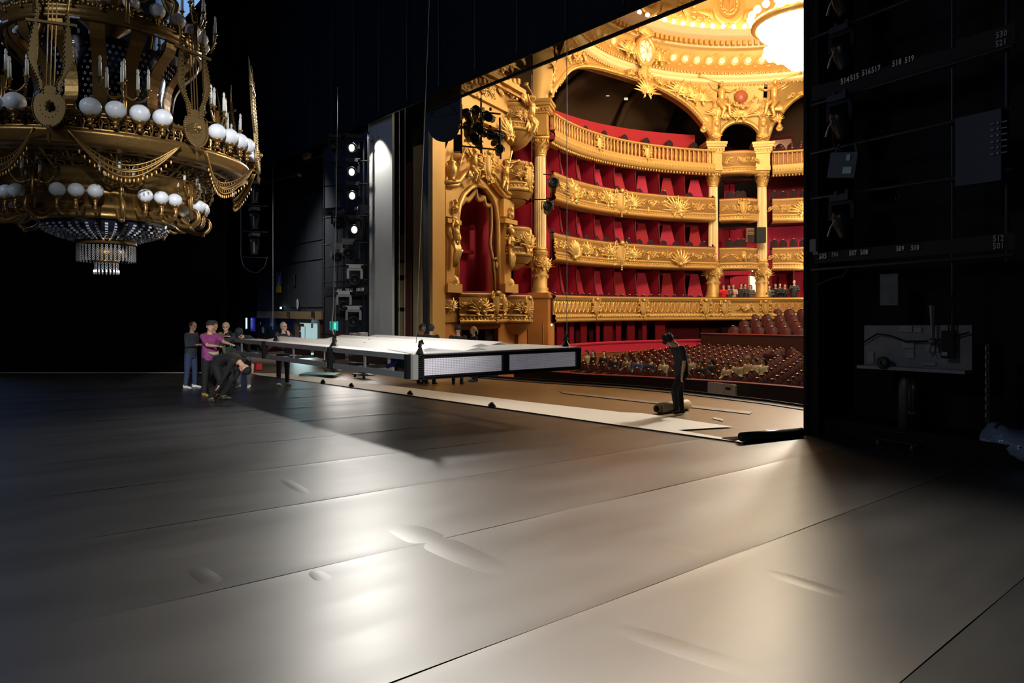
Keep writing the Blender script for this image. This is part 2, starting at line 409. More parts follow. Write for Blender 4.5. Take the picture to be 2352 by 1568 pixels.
# ---------------------------------------------------------------- black masking: border, gauze, side curtain, blue drop
YB = 12.7
mb = MB(); P = []
n = 300
for j, z in enumerate((EYE + 7.12, EYE + 7.5, EYE + 12, EYE + 18.9)):
    r = []
    for i in range(n + 1):
        x = 3 - 62 * i / n; amp = (.018, .03, .05, .03)[j]
        r.append((x, YB + amp * sin(x * 5.2 + .7 * sin(x * 1.3)), z))
    P.append(r)
mb.grid(P)
border = tag(mb.obj('stage_border', VELV, None, True), 'tall black serge border hanging across the whole stage above the opening', 'curtain')
for x in [3 - 1.95 * k for k in range(1, 32)]:
    m2 = MB(); m2.box((x, YB - .07, EYE + 13.1), (.05, .02, 11.6)); m2.obj('seam', BLACK, border)
m2 = MB(); m2.tube([(3, YB, EYE + 7.11), (-59, YB, EYE + 7.11)], .035, 8); m2.obj('batten', BLACKM, border)
# transparent glossy panel under it
GAUZE = mat('smoked_film', (.10, .065, .02), .12, 0, alpha=.55)
m2 = MB(); m2.box((-8.9, 13.2, EYE + 7.42), (21.6, .01, .86)); film = tag(m2.obj('film_panel', GAUZE), 'see-through smoked film panel hanging below the black border', 'panel')
m2 = MB(); m2.box((-8.9, 13.2, EYE + 6.97), (21.6, .05, .09)); m2.obj('batten', BLACK, film)
# black flat with a round bottom
pl = Plane((-19.5, 13.3), (1, 0)); poly = [pl.uv(x, y) for x, y in ((976, 120), (1059, 100), (1059, 275))] + [pl.uv(1019 + 36 * cos(a_), 286 + 40 * sin(a_)) for a_ in [PI * k / 16 for k in range(17)]] + [pl.uv(976, 275)]
m2 = MB(); m2.prism(poly, -.03, .03, Matrix.Translation((-19.5, 13.3, 0)))
fl = tag(m2.obj('masking_flat', mat('dark_brown_flat', (.022, .018, .013), .7)), 'dark brown masking flat with a rounded bottom, hanging left of the golden frieze', 'flat')
m2 = MB(); a, b, c = [pl.p(*pl.uv(x, y), .06) for x, y in ((1018, 215), (990, 268), (1052, 262))]; m2.tube([b, a, c, b], .02, 5); m2.obj('brace', BLACK, fl)
# black curtain on the far side of the stage
A, B = on_floor(0, 856), on_floor(520, 856)
mb = MB(); P = []
d = (B - A); nrm = Vector((d.y, -d.x, 0)).normalized()
for zz in (0.02, 3, 10.3):
    r = []
    for i in range(181):
        t = -.25 + 1.25 * i / 180; q = A + d * t + nrm * (.05 * sin(i * .9) + .03 * sin(i * .37)); r.append((q.x, q.y, zz + stage_z(0, q.y) * (1 if zz < 1 else 0)))
    P.append(r)
mb.grid(P)
tag(mb.obj('side_curtain', VELD, None, True), 'black curtain closing the far side of the stage under the huge chandelier', 'curtain')
mb = MB(); mb.bar(A + Vector((0, 0, .02)) + nrm * .12, B + Vector((0, 0, .02)) + nrm * .12, .03, .03); tag(mb.obj('curtain_chain', mat('dull_metal', (.25, .25, .25), .5, .5)), 'thin pale batten on the floor at the foot of the black curtain', 'batten')
# light blue corrugated drop up above the border
mb = MB(); P = []
for z in (EYE + 14, EYE + 32):
    P.append([(-36 - .14 * i, 14.6 + .05 * (1 if i % 2 else -1), z) for i in range(200)])
mb.grid(P); tag(mb.obj('blue_drop', mat('pale_blue_fabric', (.30, .50, .75), .7)), 'pale blue pleated drop lit far up behind the border beside the chandelier', 'drop')
m2 = MB(); m2.bar((-32, 12.9, EYE + 19.1), (-59, 12.9, EYE + 19.1), .3); tag(m2.obj('fly_truss', SCUFF), 'dark truss along the top edge of the black border', 'truss')

# ---------------------------------------------------------------- room shell behind / around the stage (mostly out of view)
struct('wall_rear', MB().box((-29, -14.2, 10), (78, .3, 54)), BLACK)
struct('wall_right', MB().box((9, 4, 8), (.3, 36, 30)), BLACK)
struct('ceiling', MB().box((-29, 3, 36), (78, 36, .3)), BLACK)
struct('wall_left', MB().box((-66, 4, 12), (.3, 36, 48)), BLACK)
# ---------------------------------------------------------------- gilded ornaments (local: x along the wall, -y towards the viewer, z up)
def o_spiral(mb, c, r, turns, start, dirn=1, th=.05, y=-.03, n=5):
    pts = []; rs = []
    N = int(10 * turns)
    for i in range(N + 1):
        t = i / N; a = start + dirn * t * turns * 2 * PI; q = r * (1 - .82 * t)
        pts.append((c[0] + q * cos(a), y - .03 * t, c[1] + q * sin(a))); rs.append(th * (1 - .5 * t))
    mb.tube(pts, rs, n); mb.ball((pts[-1][0], y - .04, pts[-1][2]), th * .9, 6, 4)
def o_leaf(mb, base, ang, L, w, y=-.02, curl=.08):
    d = Vector((cos(ang), 0, sin(ang))); s = Vector((-sin(ang), 0, cos(ang))); P = []
    for i in range(5):
        t = i / 4; ww = w * sin(PI * min(.97, t * .85 + .12)); c = Vector((base[0], y - curl * sin(PI * t * .9), base[1])) + d * (L * t)
        P.append([c + s * ww + Vector((0, .03, 0)), c + Vector((0, -.03, 0)), c - s * ww + Vector((0, .03, 0))])
    mb.grid(P)
def orn_scroll(seed, w=1.0, h=.5):
    r = random.Random(seed); mb = MB()
    for sx in (-1, 1):
        pts = [(sx * w * .06 + sx * w * .42 * t, -.04, h * .26 * sin(t * PI * 1.6 + .4)) for t in [i / 9 for i in range(10)]]
        mb.tube(pts, [.045 - .02 * i / 9 for i in range(10)], 5)
        o_spiral(mb, (sx * w * .18, h * .08), h * .26, 1.4, r.uniform(0, 6), sx, .035)
        o_spiral(mb, (sx * w * .36, -h * .06), h * .22, 1.2, r.uniform(0, 6), -sx, .03)
        for k in range(6): o_leaf(mb, (sx * w * r.uniform(.05, .42), h * r.uniform(-.25, .25)), r.uniform(0, 6.28), h * r.uniform(.2, .34), h * .07)
    for k in range(5): mb.ball((r.uniform(-.45, .45) * w, -.06, r.uniform(-.35, .35) * h), h * r.uniform(.045, .08), 6, 4)
    return mb.mesh('scroll_ornament', GOLD, True)
def orn_trophy(seed, w=1.0, h=.6):
    r = random.Random(seed + 50); mb = MB()
    for k in range(13):
        a = PI * (.02 + .96 * k / 12); o_leaf(mb, (0, -h * .25), a, h * r.uniform(.62, .9) * (1.15 if abs(cos(a)) > .5 else .9), h * .06, -.03, .1)
    for k in range(9): mb.ball((r.uniform(-.28, .28) * w, -.09, r.uniform(-.42, .3) * h), h * r.uniform(.06, .11), 6, 4)
    for sx in (-1, 1):
        o_spiral(mb, (sx * .2 * w, -.25 * h), .17 * h, 1.3, 1.5, sx, .035, -.07)
        o_leaf(mb, (sx * .1 * w, -.3 * h), -PI / 2 + sx * .4, h * .3, h * .07, -.05)
    return mb.mesh('trophy_ornament', GOLD, True)
def orn_fan(w=.8, h=.8):
    mb = MB()
    for k in range(9):
        a = PI * (.14 + .72 * k / 8); o_leaf(mb, (0, -h * .38), a, h * (.62 + .2 * sin(a)), h * .065, -.05, .14)
    mb.ball((0, -.1, -h * .34), (h * .14, .1, h * .13), 8, 5)
    for sx in (-1, 1): o_spiral(mb, (sx * h * .2, -h * .34), h * .13, 1.2, 0, sx, .03, -.06)
    return mb.mesh('fan_ornament', GOLD, True)
def orn_shield(w=.5, h=.8):
    a = MB(); P = []
    for i in range(7):
        t = i / 6; z = h * (.34 - .74 * t); hw = w * .30 * (1.0 - .1 * sin(PI * t)) * (1 if t < .45 else max(.08, 1 - ((t - .45) / .58) ** 1.7)); P.append([(hw * e, -.05 - .12 * (1 - e * e) * (1 if t < .9 else .5), z) for e in (-1, -.6, 0, .6, 1)])
    a.grid(P, 1)
    for sx in (-1, 1):
        a.tube([(sx * P_[4][0] * 1.02, -.06, P_[4][2]) for P_ in P], .035, 5)
        o_spiral(a, (sx * w * .34, h * .36), h * .13, 1.3, PI * .5, -sx, .04, -.08)
        o_spiral(a, (sx * w * .40, -h * .06), h * .10, 1.2, PI, sx, .032, -.05)
        for k in range(4): o_leaf(a, (sx * w * .3, h * (.2 - .17 * k)), (0 if sx > 0 else PI) + sx * .5 - sx * .35 * k, h * .22, h * .05, -.04)
    a.ball((0, -.14, h * .43), (h * .12, .09, h * .1), 8, 5)
    for k in range(3): a.ball((0, -.1, -h * (.42 + .07 * k)), h * .045, 6, 4)
    return a.mesh('cartouche', [GOLD, GOLDP], True)
def orn_garland(w=1.0, sag=.3, n=13, r=.06):
    mb = MB(); rr = random.Random(3)
    for i in range(n):
        t = i / (n - 1) * 2 - 1; z = -sag * (1 - t * t); e = r * (.7 + .6 * (1 - abs(t)))
        mb.ball((t * w / 2, -.05, z), (e, e, e * .9), 6, 4)
        for k in range(2): o_leaf(mb, (t * w / 2, z), rr.uniform(0, 6.28), e * 2.2, e * .6, -.06)
    return mb.mesh('garland', GOLD, True)
def orn_mask(h=.6):
    mb = MB(); mb.ball((0, -.08, 0), (h * .30, h * .24, h * .40), 12, 8); mb.ball((0, -.08 - h * .25, -h * .03), (h * .05, h * .08, h * .10), 6, 4)
    for sx in (-1, 1):
        mb.ball((sx * h * .11, -.06 - h * .22, h * .07), h * .045, 6, 4); mb.ball((sx * h * .14, -.05 - h * .2, -h * .08), h * .06, 6, 4)
        for k in range(5): o_spiral(mb, (sx * h * (.33 - .02 * k), h * (.26 - .17 * k)), h * .10, 1.2, k, sx, .025, -.04)
    mb.ball((0, -.07 - h * .22, -h * .17), (h * .1, h * .05, h * .03), 6, 4)
    for k in range(7): o_leaf(mb, (0, h * .3), PI * (.1 + .8 * k / 6), h * .34, h * .07, -.06)
    return mb.mesh('mask', GOLD, True)
def limb(mb, pts, rs, n=7): mb.tube(pts, rs, n); [mb.ball(p, r, n, 5) for p, r in zip(pts, rs)]
def orn_figure(m=1, seed=0, trumpet=True):
    """winged nude sitting on a curve, m = mirror"""
    mb = MB(); X = lambda x, y, z: (x * m, y, z)
    limb(mb, [X(0, -.12, 0), X(.03, -.16, .18), X(.02, -.16, .36), X(.01, -.14, .46)], [.13, .115, .135, .06])
    mb.ball(X(0, -.2, .60), (.085, .095, .11), 9, 7); mb.ball(X(0, -.17, .65), (.10, .10, .08), 8, 5)
    limb(mb, [X(.12, -.15, .40), X(.30, -.2, .34), X(.50, -.2, .42)], [.055, .045, .033])
    limb(mb, [X(-.12, -.15, .40), X(-.28, -.18, .46), X(-.42, -.2, .60)], [.055, .045, .033])
    limb(mb, [X(.06, -.14, -.02), X(.26, -.24, -.14), X(.30, -.18, -.42), X(.36, -.2, -.5)], [.10, .075, .05, .035])
    limb(mb, [X(-.06, -.14, -.02), X(.10, -.26, -.26), X(.02, -.2, -.52), X(.08, -.24, -.58)], [.10, .075, .05, .035])
    for k in range(4): o_leaf(mb, (-.08 * m, .36), PI / 2 + m * (.5 + .25 * k), .5, .06, .02)
    for k in range(5): o_leaf(mb, (m * (-.1 + .06 * k), -.1 - .05 * k), -PI / 2 - m * .5 + k * .3, .38, .08, -.06)
    if trumpet: mb.tube([X(-.02, -.28, .58), X(-.40, -.3, .70), X(-.72, -.3, .80), X(-.80, -.3, .83)], [.015, .02, .03, .085], 7)
    return mb.mesh('winged_figure', GOLD, True)
def orn_caryatid(m=1):
    mb = MB(); X = lambda x, y, z: (x * m, y, z)
    mb.ball(X(0, -.2, 1.42), (.10, .11, .13), 9, 7); mb.ball(X(0, -.17, 1.48), (.12, .12, .1), 8, 5)
    limb(mb, [X(0, -.17, 1.28), X(0, -.18, 1.1), X(.02, -.18, .9), X(0, -.16, .7)], [.06, .16, .12, .16])
    limb(mb, [X(.16, -.18, 1.14), X(.26, -.2, .92), X(.12, -.3, .82)], [.06, .05, .035]); limb(mb, [X(-.16, -.18, 1.14), X(-.25, -.2, 1.3), X(-.14, -.2, 1.52)], [.06, .05, .035])
    for k in range(7):
        a = k / 6 - .5; mb.tube([X(a * .3, -.2, .75), X(a * .36 + .05, -.26, .4), X(a * .3, -.2, .05), X(a * .12, -.12, -.2)], [.05, .065, .05, .02], 5)
    for k in range(6): o_leaf(mb, (0, 1.52), PI * (.1 + .8 * k / 5), .22, .05, -.1)
    return mb.mesh('caryatid', GOLD, True)
def orn_bust():
    mb = MB(); mb.ball((0, -.12, .3), (.10, .11, .13), 9, 7); mb.ball((0, -.1, .37), (.12, .12, .09), 8, 5); limb(mb, [(0, -.1, .16), (0, -.1, 0)], [.08, .17])
    for k in range(8): o_leaf(mb, (0, -.05), -PI * k / 7, .22, .06, -.05)
    return mb.mesh('bust', GOLD, True)
def orn_corinthian(R=.33, H=.85):
    mb = MB(); mb.lathe([(R * .86, 0), (R * 1.02, .03), (R * .9, .06), (R * .88, H * .5), (R * 1.25, H * .84), (R * 1.3, H * .88)], 18)
    for row, (z, L, q) in enumerate(((.05, .42, 10), (.26, .4, 10))):
        for k in range(q):
            a = 2 * PI * (k + .5 * row) / q; M = Matrix.Rotation(a, 4, 'Z'); m2 = MB(); P = []
            for i in range(5):
                t = i / 4; rr = R * (.92 + .1 * t) + .16 * t ** 3; zz = H * (z + L * (t if t < .9 else .86)); ww = .085 * sin(PI * (.15 + .75 * t)) + .01; P.append([(rr, -ww, zz), (rr + .03, 0, zz), (rr, ww, zz)])
            m2.grid(P); mb.merge(m2, M)
    for k in range(8):
        a = PI / 4 * k + PI / 8; M = Matrix.Rotation(a, 4, 'Z') @ Matrix.Translation((R * 1.28, 0, H * .78)) @ Matrix.Rotation(PI / 2, 4, 'Z'); m2 = MB(); o_spiral(m2, (0, 0), .12, 1.3, PI / 2, 1 if k % 2 else -1, .04, 0); mb.merge(m2, M)
    s = R * 1.42
    mb.box((0, 0, H * .94), (2 * s, 2 * s, H * .12), Matrix.Rotation(0, 4, 'Z'))
    return mb.mesh('capital', GOLD, True)
SCR = [orn_scroll(i, 1.35, .62) for i in range(5)]; TRO = [orn_trophy(i, 1.2, .9) for i in range(3)]
FAN = orn_fan(); SHI = orn_shield(.75, 1.1); GAR = orn_garland(); MASK = orn_mask(); BUST = orn_bust(); CAPM = orn_corinthian()
FIGL = orn_figure(1); FIGR = orn_figure(-1); CARY = orn_caryatid(1); CARY2 = orn_caryatid(-1)
def medallion_mesh(r=.5):
    mb = MB(); M = Matrix.Rotation(PI / 2, 4, 'X')
    mb.lathe([(0, .06), (r * .5, .05), (r * .56, .02), (r * .6, .10), (r * .74, .12), (r * .8, .04), (r * .86, .08), (r * .98, .08), (r, 0)], 20, M)
    for i in range(20):
        mb.m[i] = 1; mb.m[20 + i] = 1
    return mb.mesh('medallion', [GOLD, mat('ivory_boss', (.95, .86, .68), .35)], True)
MEDA = medallion_mesh()
# ---------------------------------------------------------------- auditorium
E = EYE
colA = Vector((-24.2, 22.5, 0)); colB = Vector((-23.4, 36.1, 0)); colC = Vector((-21.5, 38.4, 0)); pilP = Vector((-23.55, 19.9, 0))
def arc(P0, P1, P2, n):     # quadratic through mid point P1
    c = P1 * 2 - (P0 + P2) / 2; return [P0 * (1 - t) ** 2 + c * (2 * t * (1 - t)) + P2 * t * t for t in [i / n for i in range(n + 1)]]
V = lambda x, y, z=0: Vector((x, y, z))
def hand(path):
    i = len(path) // 2; t = path[i] - path[i - 1]; nn = Vector((t.y, -t.x, 0)); return 1 if nn.dot(HC - path[i]) > 0 else -1
def offs(path, d):          # offset to the inside of the house (towards HC)
    out = []; sg = hand(path)
    for i, p in enumerate(path):
        t = (path[min(i + 1, len(path) - 1)] - path[max(i - 1, 0)]); t.z = 0; t.normalize(); nn = Vector((t.y, -t.x, 0)) * sg
        out.append(p + nn * d)
    return out
def frame_at(path, s, z, out=0.0, sc=1.0, mirror=1):
    """matrix on the path at arclength fraction s; local -y faces the house"""
    n = len(path) - 1; f = s * n; i = min(int(f), n - 1); p = path[i].lerp(path[i + 1], f - i)
    t = (path[i + 1] - path[i]); t.z = 0; t.normalize(); nn = Vector((t.y, -t.x, 0)) * hand(path)
    x = nn.cross(UP) * -1; x = Vector((-nn.y, nn.x, 0))  # so that x, -nn(y), z is right-handed
    q = p + nn * out; y = -nn
    if x.cross(y).z < 0: x = -x
    x = x * mirror
    return Matrix(((x.x, y.x, 0, q.x), (x.y, y.y, 0, q.y), (0, 0, 1, z), (0, 0, 0, 1))) @ Matrix.Scale(sc, 4)
def loft(mb, path, prof, mi=0):     # prof = [(out, z)]
    mb.grid([[q + Vector((0, 0, z)) for q in offs(path, o)] for o, z in prof], mi)
def plen(path): return sum((b - a).length for a, b in zip(path, path[1:]))
def ends(mb, path, prof, mi=0):
    for k in (0, -1):
        pts = [offs(path, o)[k] + Vector((0, 0, z)) for o, z in prof]; mb.add(pts, [tuple(range(len(pts)))], mi)

bayAB = arc(V(-23.75, 22.95), V(-25.0, 29.3), V(-23.05, 35.75), 36)
bayBC = arc(V(-23.15, 36.4), V(-22.0, 37.1), V(-21.65, 38.0), 8)
bayCD = arc(V(-21.0, 38.7), V(-18.2, 40.1), V(-14.5, 40.7), 16)
bayPA = arc(V(-23.35, 19.55), V(-22.95, 20.5), V(-24.0, 21.55), 10)
longb1 = arc(V(-23.75, 22.95), V(-24.6, 29.6), V(-22.2, 36.2), 30) + arc(V(-22.2, 36.2), V(-19.4, 39.2), V(-14.5, 40.2), 20)[1:]

def put(me, parent, M, name=None, label=None): return link(name or me.name.split('.')[0], me, parent, M, label)

def sculpted_front(name, label, path, zt, zb, plan, group=None, seed=0, rail=REDD):
    """gilded parapet: profile lofted along the path with ornaments laid on it"""
    t = thing(name, label, 'balcony', None, group); h = zt - zb
    mb = MB(); loft(mb, path, [(-.02, zt - .03), (.06, zt - .02), (.10, zt - .07), (.05, zt - .13), (.04, zt - .17)]); ends(mb, path, [(-.02, zt - .03), (.06, zt - .02), (.10, zt - .07), (.05, zt - .13), (.04, zt - .17)]); mb.obj('top_moulding', GOLDP, t, True)
    mb = MB(); loft(mb, path, [(-.22, zt), (-.06, zt + .05), (.04, zt + .03), (.05, zt - .03)]); mb.obj('hand_rail', rail, t, True)
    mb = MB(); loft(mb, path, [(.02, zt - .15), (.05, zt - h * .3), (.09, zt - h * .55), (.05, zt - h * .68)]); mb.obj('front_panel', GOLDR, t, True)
    mb = MB(); loft(mb, path, [(.06, zt - h * .66), (.14, zt - h * .70), (.14, zt - h * .74), (.07, zt - h * .76), (.12, zt - h * .86), (.16, zt - h * .88), (.12, zt - h * .96), (-.05, zb), (-.55, zb - .03)]); mb.obj('bottom_moulding', GOLDP, t, True)
    L = plen(path); nb = int(L / .17)
    mb = MB()
    for i in range(nb):
        M = frame_at(path, (i + .5) / nb, zt - h * .81, .10); mb.ball((0, -.015, 0), (.055, .045, .05), 6, 4, M)
    o = mb.obj('bead_row', GOLD, t, True); o['kind'] = 'stuff'
    for i, (s, me, sc, dz) in enumerate(plan):
        put(me, t, frame_at(path, s, zt - h * (.42 + dz), .05, sc * h / 1.35, -1 if i % 2 else 1))
    return t
def repeat_plan(L, seed):
    r = random.Random(seed); n = max(2, int(L / .95)); pl = []
    for i in range(n): pl.append(((i + .5) / n, r.choice(SCR), .98, 0))
    return pl
P3 = repeat_plan(13, 1); P2 = repeat_plan(13, 2)
keys3 = [(.16, TRO[0], 1.25, .02), (.27, SCR[1], 1, .0), (.5, SHI, 1.25, .08), (.43, TRO[1], 1.0, .0), (.57, TRO[2], 1.0, .0), (.335, MASK, .55, .3), (.665, MASK, .55, .3), (.82, TRO[1], 1.3, .03)]
keys2 = [(.16, FAN, 1.45, .08), (.5, SHI, 1.35, .08), (.34, MASK, .62, .2), (.665, MASK, .62, .2), (.43, TRO[1], 1.0, 0), (.57, TRO[0], 1.0, 0), (.83, FAN, 1.45, .08), (.27, TRO[2], .9, 0)]
LV = [(E + 9.55, E + 8.15), (E + 6.68, E + 5.28), (E + 3.72, E + 2.36), (E + .66, E - .66)]
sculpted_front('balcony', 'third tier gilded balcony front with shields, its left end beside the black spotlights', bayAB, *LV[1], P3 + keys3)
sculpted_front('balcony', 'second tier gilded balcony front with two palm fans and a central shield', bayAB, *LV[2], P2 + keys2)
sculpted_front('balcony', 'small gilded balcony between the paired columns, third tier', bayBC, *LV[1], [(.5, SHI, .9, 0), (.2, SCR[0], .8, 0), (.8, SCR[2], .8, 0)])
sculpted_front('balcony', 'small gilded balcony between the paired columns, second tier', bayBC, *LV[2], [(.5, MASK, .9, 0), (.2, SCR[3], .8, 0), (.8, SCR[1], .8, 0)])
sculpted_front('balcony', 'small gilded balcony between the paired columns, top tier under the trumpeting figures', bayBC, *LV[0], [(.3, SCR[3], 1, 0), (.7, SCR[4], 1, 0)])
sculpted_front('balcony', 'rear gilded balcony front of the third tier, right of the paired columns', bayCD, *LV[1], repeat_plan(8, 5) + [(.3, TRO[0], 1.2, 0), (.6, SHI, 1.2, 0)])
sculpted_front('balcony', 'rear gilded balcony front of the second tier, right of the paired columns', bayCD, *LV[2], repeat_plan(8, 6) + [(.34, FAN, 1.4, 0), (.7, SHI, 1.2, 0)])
for i, (zt, zb) in enumerate(((E + 9.5, E + 8.2), LV[1], LV[2], LV[3])):
    nm = ('top', 'third from the stage', 'second from the stage', 'lowest')[i]
    zt2, zb2 = (zt, zb) if i != 0 else (E + 9.3, E + 8.0)
    sculpted_front('box_balcony', 'small bowed gilded box front beside the tall fluted column, %s of four' % nm, bayPA, zt2, zb2, [(.5, (FIGL, SHI, TRO[0], SHI)[i], (1.4, 1.05, 1.1, 1.0)[i], .05), (.18, SCR[i], .8, 0), (.82, SCR[i + 1], .8, 0), (.35, TRO[i % 3], .7, 0), (.68, TRO[(i + 1) % 3], .7, 0)])
    mb = MB(); loft(mb, bayPA, [(.1, zb2), (-.1, zb2 - .25), (-.5, zb2 - .5), (-.9, zb2 - .55)]); struct('trim_2', mb, GOLDP, True, label='curved underside of the gilded box balcony')

# balustrades (top tier)
def bal_mesh(h):
    mb = MB(); k = h; mb.lathe([(.055, 0), (.055, .05 * k), (.035, .09 * k), (.06, .22 * k), (.075, .38 * k), (.05, .52 * k), (.03, .62 * k), (.045, .72 * k), (.035, .80 * k), (.055, .92 * k), (.055, k)], 8); return mb.mesh('baluster', GOLDP, True)
def balustrade(label, path, zt, zb, nb, shields=()):
    t = thing('balustrade', label, 'balustrade'); h = zt - zb
    BM = bal_mesh(h * .50)
    mb = MB(); pr = [(-.16, zt - .1), (-.12, zt), (.08, zt), (.13, zt - .05), (.08, zt - .12), (-.16, zt - .12)]; loft(mb, path, pr); ends(mb, path, pr); mb.obj('top_rail', GOLDP, t, True)
    mb = MB(); zz = zt - .12 - h * .50; pr = [(-.3, zz), (.08, zz), (.12, zz - .04), (.06, zz - .10), (.10, zz - .2), (.13, zz - .3), (.08, zb + .06), (-.05, zb), (-.6, zb - .03)]; loft(mb, path, pr); mb.obj('cornice', GOLDP, t, True)
    mb = MB(); loft(mb, path, [(-.14, zz), (-.14, zt - .1)]); mb.obj('backing', mat('pale_red_gold', (.42, .16, .04), .6), t)
    for i in range(nb):
        M = frame_at(path, (i + .5) / nb, zz, 0); put(BM, t, M)
    for s in shields: put(SHI, t, frame_at(path, s, zt - h * .42, .07, .78))
    n2 = int(plen(path) / .2); mb = MB(); mb2 = MB()
    for i in range(n2):
        M = frame_at(path, (i + .5) / n2, zb + .28, .12); mb.ball((0, 0, 0), (.07, .05, .06), 6, 4, M); M = frame_at(path, (i + .5) / n2, zb, -.1); mb2.ball((0, 0, -.05), (.06, .08, .09), 6, 4, M)
    o = mb.obj('bead_row', GOLD, t, True); o['kind'] = 'stuff'; o = mb2.obj('drop_row', GOLD, t, True); o['kind'] = 'stuff'
    return t
balustrade('long gilded balustrade of the top tier in front of the bright red wall', bayAB, *LV[0], 46, (.36, .66))
balustrade('gilded balustrade of the top tier, right of the paired columns', bayCD, *LV[0], 24, (.55,))

# first balcony: pierced front with oval openings
t = thing('balcony', 'long lowest gilded balcony front with a row of pierced ovals above the stalls', 'balcony')
zt, zb = LV[3]; h = zt - zb
mb = MB(); pr = [(-.2, zt - .04), (-.1, zt + .03), (.10, zt + .02), (.16, zt - .04), (.10, zt - .1), (.06, zt - .2)]; loft(mb, longb1, pr); mb.obj('top_moulding', GOLDP, t, True)
mb = MB(); loft(mb, longb1, [(-.30, zt + .03), (-.12, zt + .07), (.0, zt + .04), (.02, zt - .02)]); mb.obj('hand_rail', REDD, t, True)
mb = MB(); loft(mb, longb1, [(-.02, zt - .18), (-.02, zb + .4)]); mb.obj('backing', GOLDP, t, True)
mb = MB(); loft(mb, longb1, [(.03, zb + .42), (.12, zb + .38), (.16, zb + .3), (.10, zb + .22), (.18, zb + .12), (.16, zb + .05), (.04, zb), (-.6, zb - .02)]); mb.obj('bottom_moulding', GOLDP, t, True)
def oval_frame():
    mb = MB(); n = 16; P = []
    for r, y in ((.085, .0), (.10, -.05), (.13, -.05), (.155, -.0)):
        P.append([(r * cos(2 * PI * k / n), y, (r + .15) * sin(2 * PI * k / n) * (1 if r < .14 else 1)) for k in range(n)])
    mb.grid(P, 0, True)
    for z in (-.13, .02, .17): mb.ball((.175, -.03, z), (.03, .03, .04), 6, 4)
    mb.add([(.095 * cos(2 * PI * k / 12), -.012, .24 * sin(2 * PI * k / 12)) for k in range(12)], [tuple(range(12))], 1)
    mb.box((.175, -.01, 0), (.03, .04, .72)); return mb.mesh('pierced_oval', [GOLD, MARBLE], True)
OV = oval_frame(); nb = 58; L = plen(longb1)
for i in range(nb):
    s = (i + .5) / nb
    if abs(s - .64) < .05: continue
    put(OV, t, frame_at(longb1, s, (zt - .18 + zb + .4) / 2, .0, 1.0))
for s in (.175, .345, .53): put(SHI, t, frame_at(longb1, s, zb + .72, .1, .95))
for s in (.58, .7): put(SHI, t, frame_at(longb1, s, zb + .72, .1, .85))
put(SCR[2], t, frame_at(longb1, .64, zb + .78, .06, .95)); put(FAN, t, frame_at(longb1, .64, zb + .78, .08, .6))
mb = MB(); n2 = int(L / .19)
for i in range(n2): M = frame_at(longb1, (i + .5) / n2, zb + .28, .13); mb.ball((0, 0, 0), (.07, .06, .08), 6, 4, M)
o = mb.obj('bead_row', GOLD, t, True); o['kind'] = 'stuff'

# ---------------------------------------------------------------- tier interiors: floors, red walls, box partitions
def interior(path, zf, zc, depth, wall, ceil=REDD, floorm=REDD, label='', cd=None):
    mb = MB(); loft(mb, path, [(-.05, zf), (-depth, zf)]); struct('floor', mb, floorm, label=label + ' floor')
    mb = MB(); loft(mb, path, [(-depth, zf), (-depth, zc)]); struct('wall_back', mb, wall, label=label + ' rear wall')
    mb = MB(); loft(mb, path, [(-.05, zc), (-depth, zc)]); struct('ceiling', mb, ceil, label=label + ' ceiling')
def wing_mesh(h, depth, low):
    """red box partition: low at the rail, sweeping up; trimmed edge"""
    mb = MB(); c = [(.0, 0), (.0, low), (.10, low * 1.15), (.22, h * .52), (.30, h * .75), (.33, h)]
    poly = [(c_[0], c_[1]) for c_ in c[1:]] + [(depth, h), (depth, 0), (0, 0)]
    # polygon in (y,z); thickness along x
    n = len(poly)
    vs = [Vector((sx * .035, y, z)) for sx in (-1, 1) for y, z in poly]
    mb.add(vs, [tuple(range(n)), tuple(range(2 * n - 1, n - 1, -1))] + [(k, (k + 1) % n, (k + 1) % n + n, k + n) for k in range(n)])
    me = mb.mesh('box_partition', REDW)
    e = MB(); e.tube([(0, y, z) for y, z in c], .05, 6); return me, e.mesh('velvet_edge', REDD, True)
def panel_mesh(w, h):
    mb = MB(); mb.add([(-w / 2, 0, 0), (w / 2, 0, 0), (w * .36, 0, h), (-w * .4, 0, h)], [(0, 1, 2, 3)]); return mb.mesh('p', REDW)
CURT = mat('dark_curtain', (.10, .004, .008), .9)
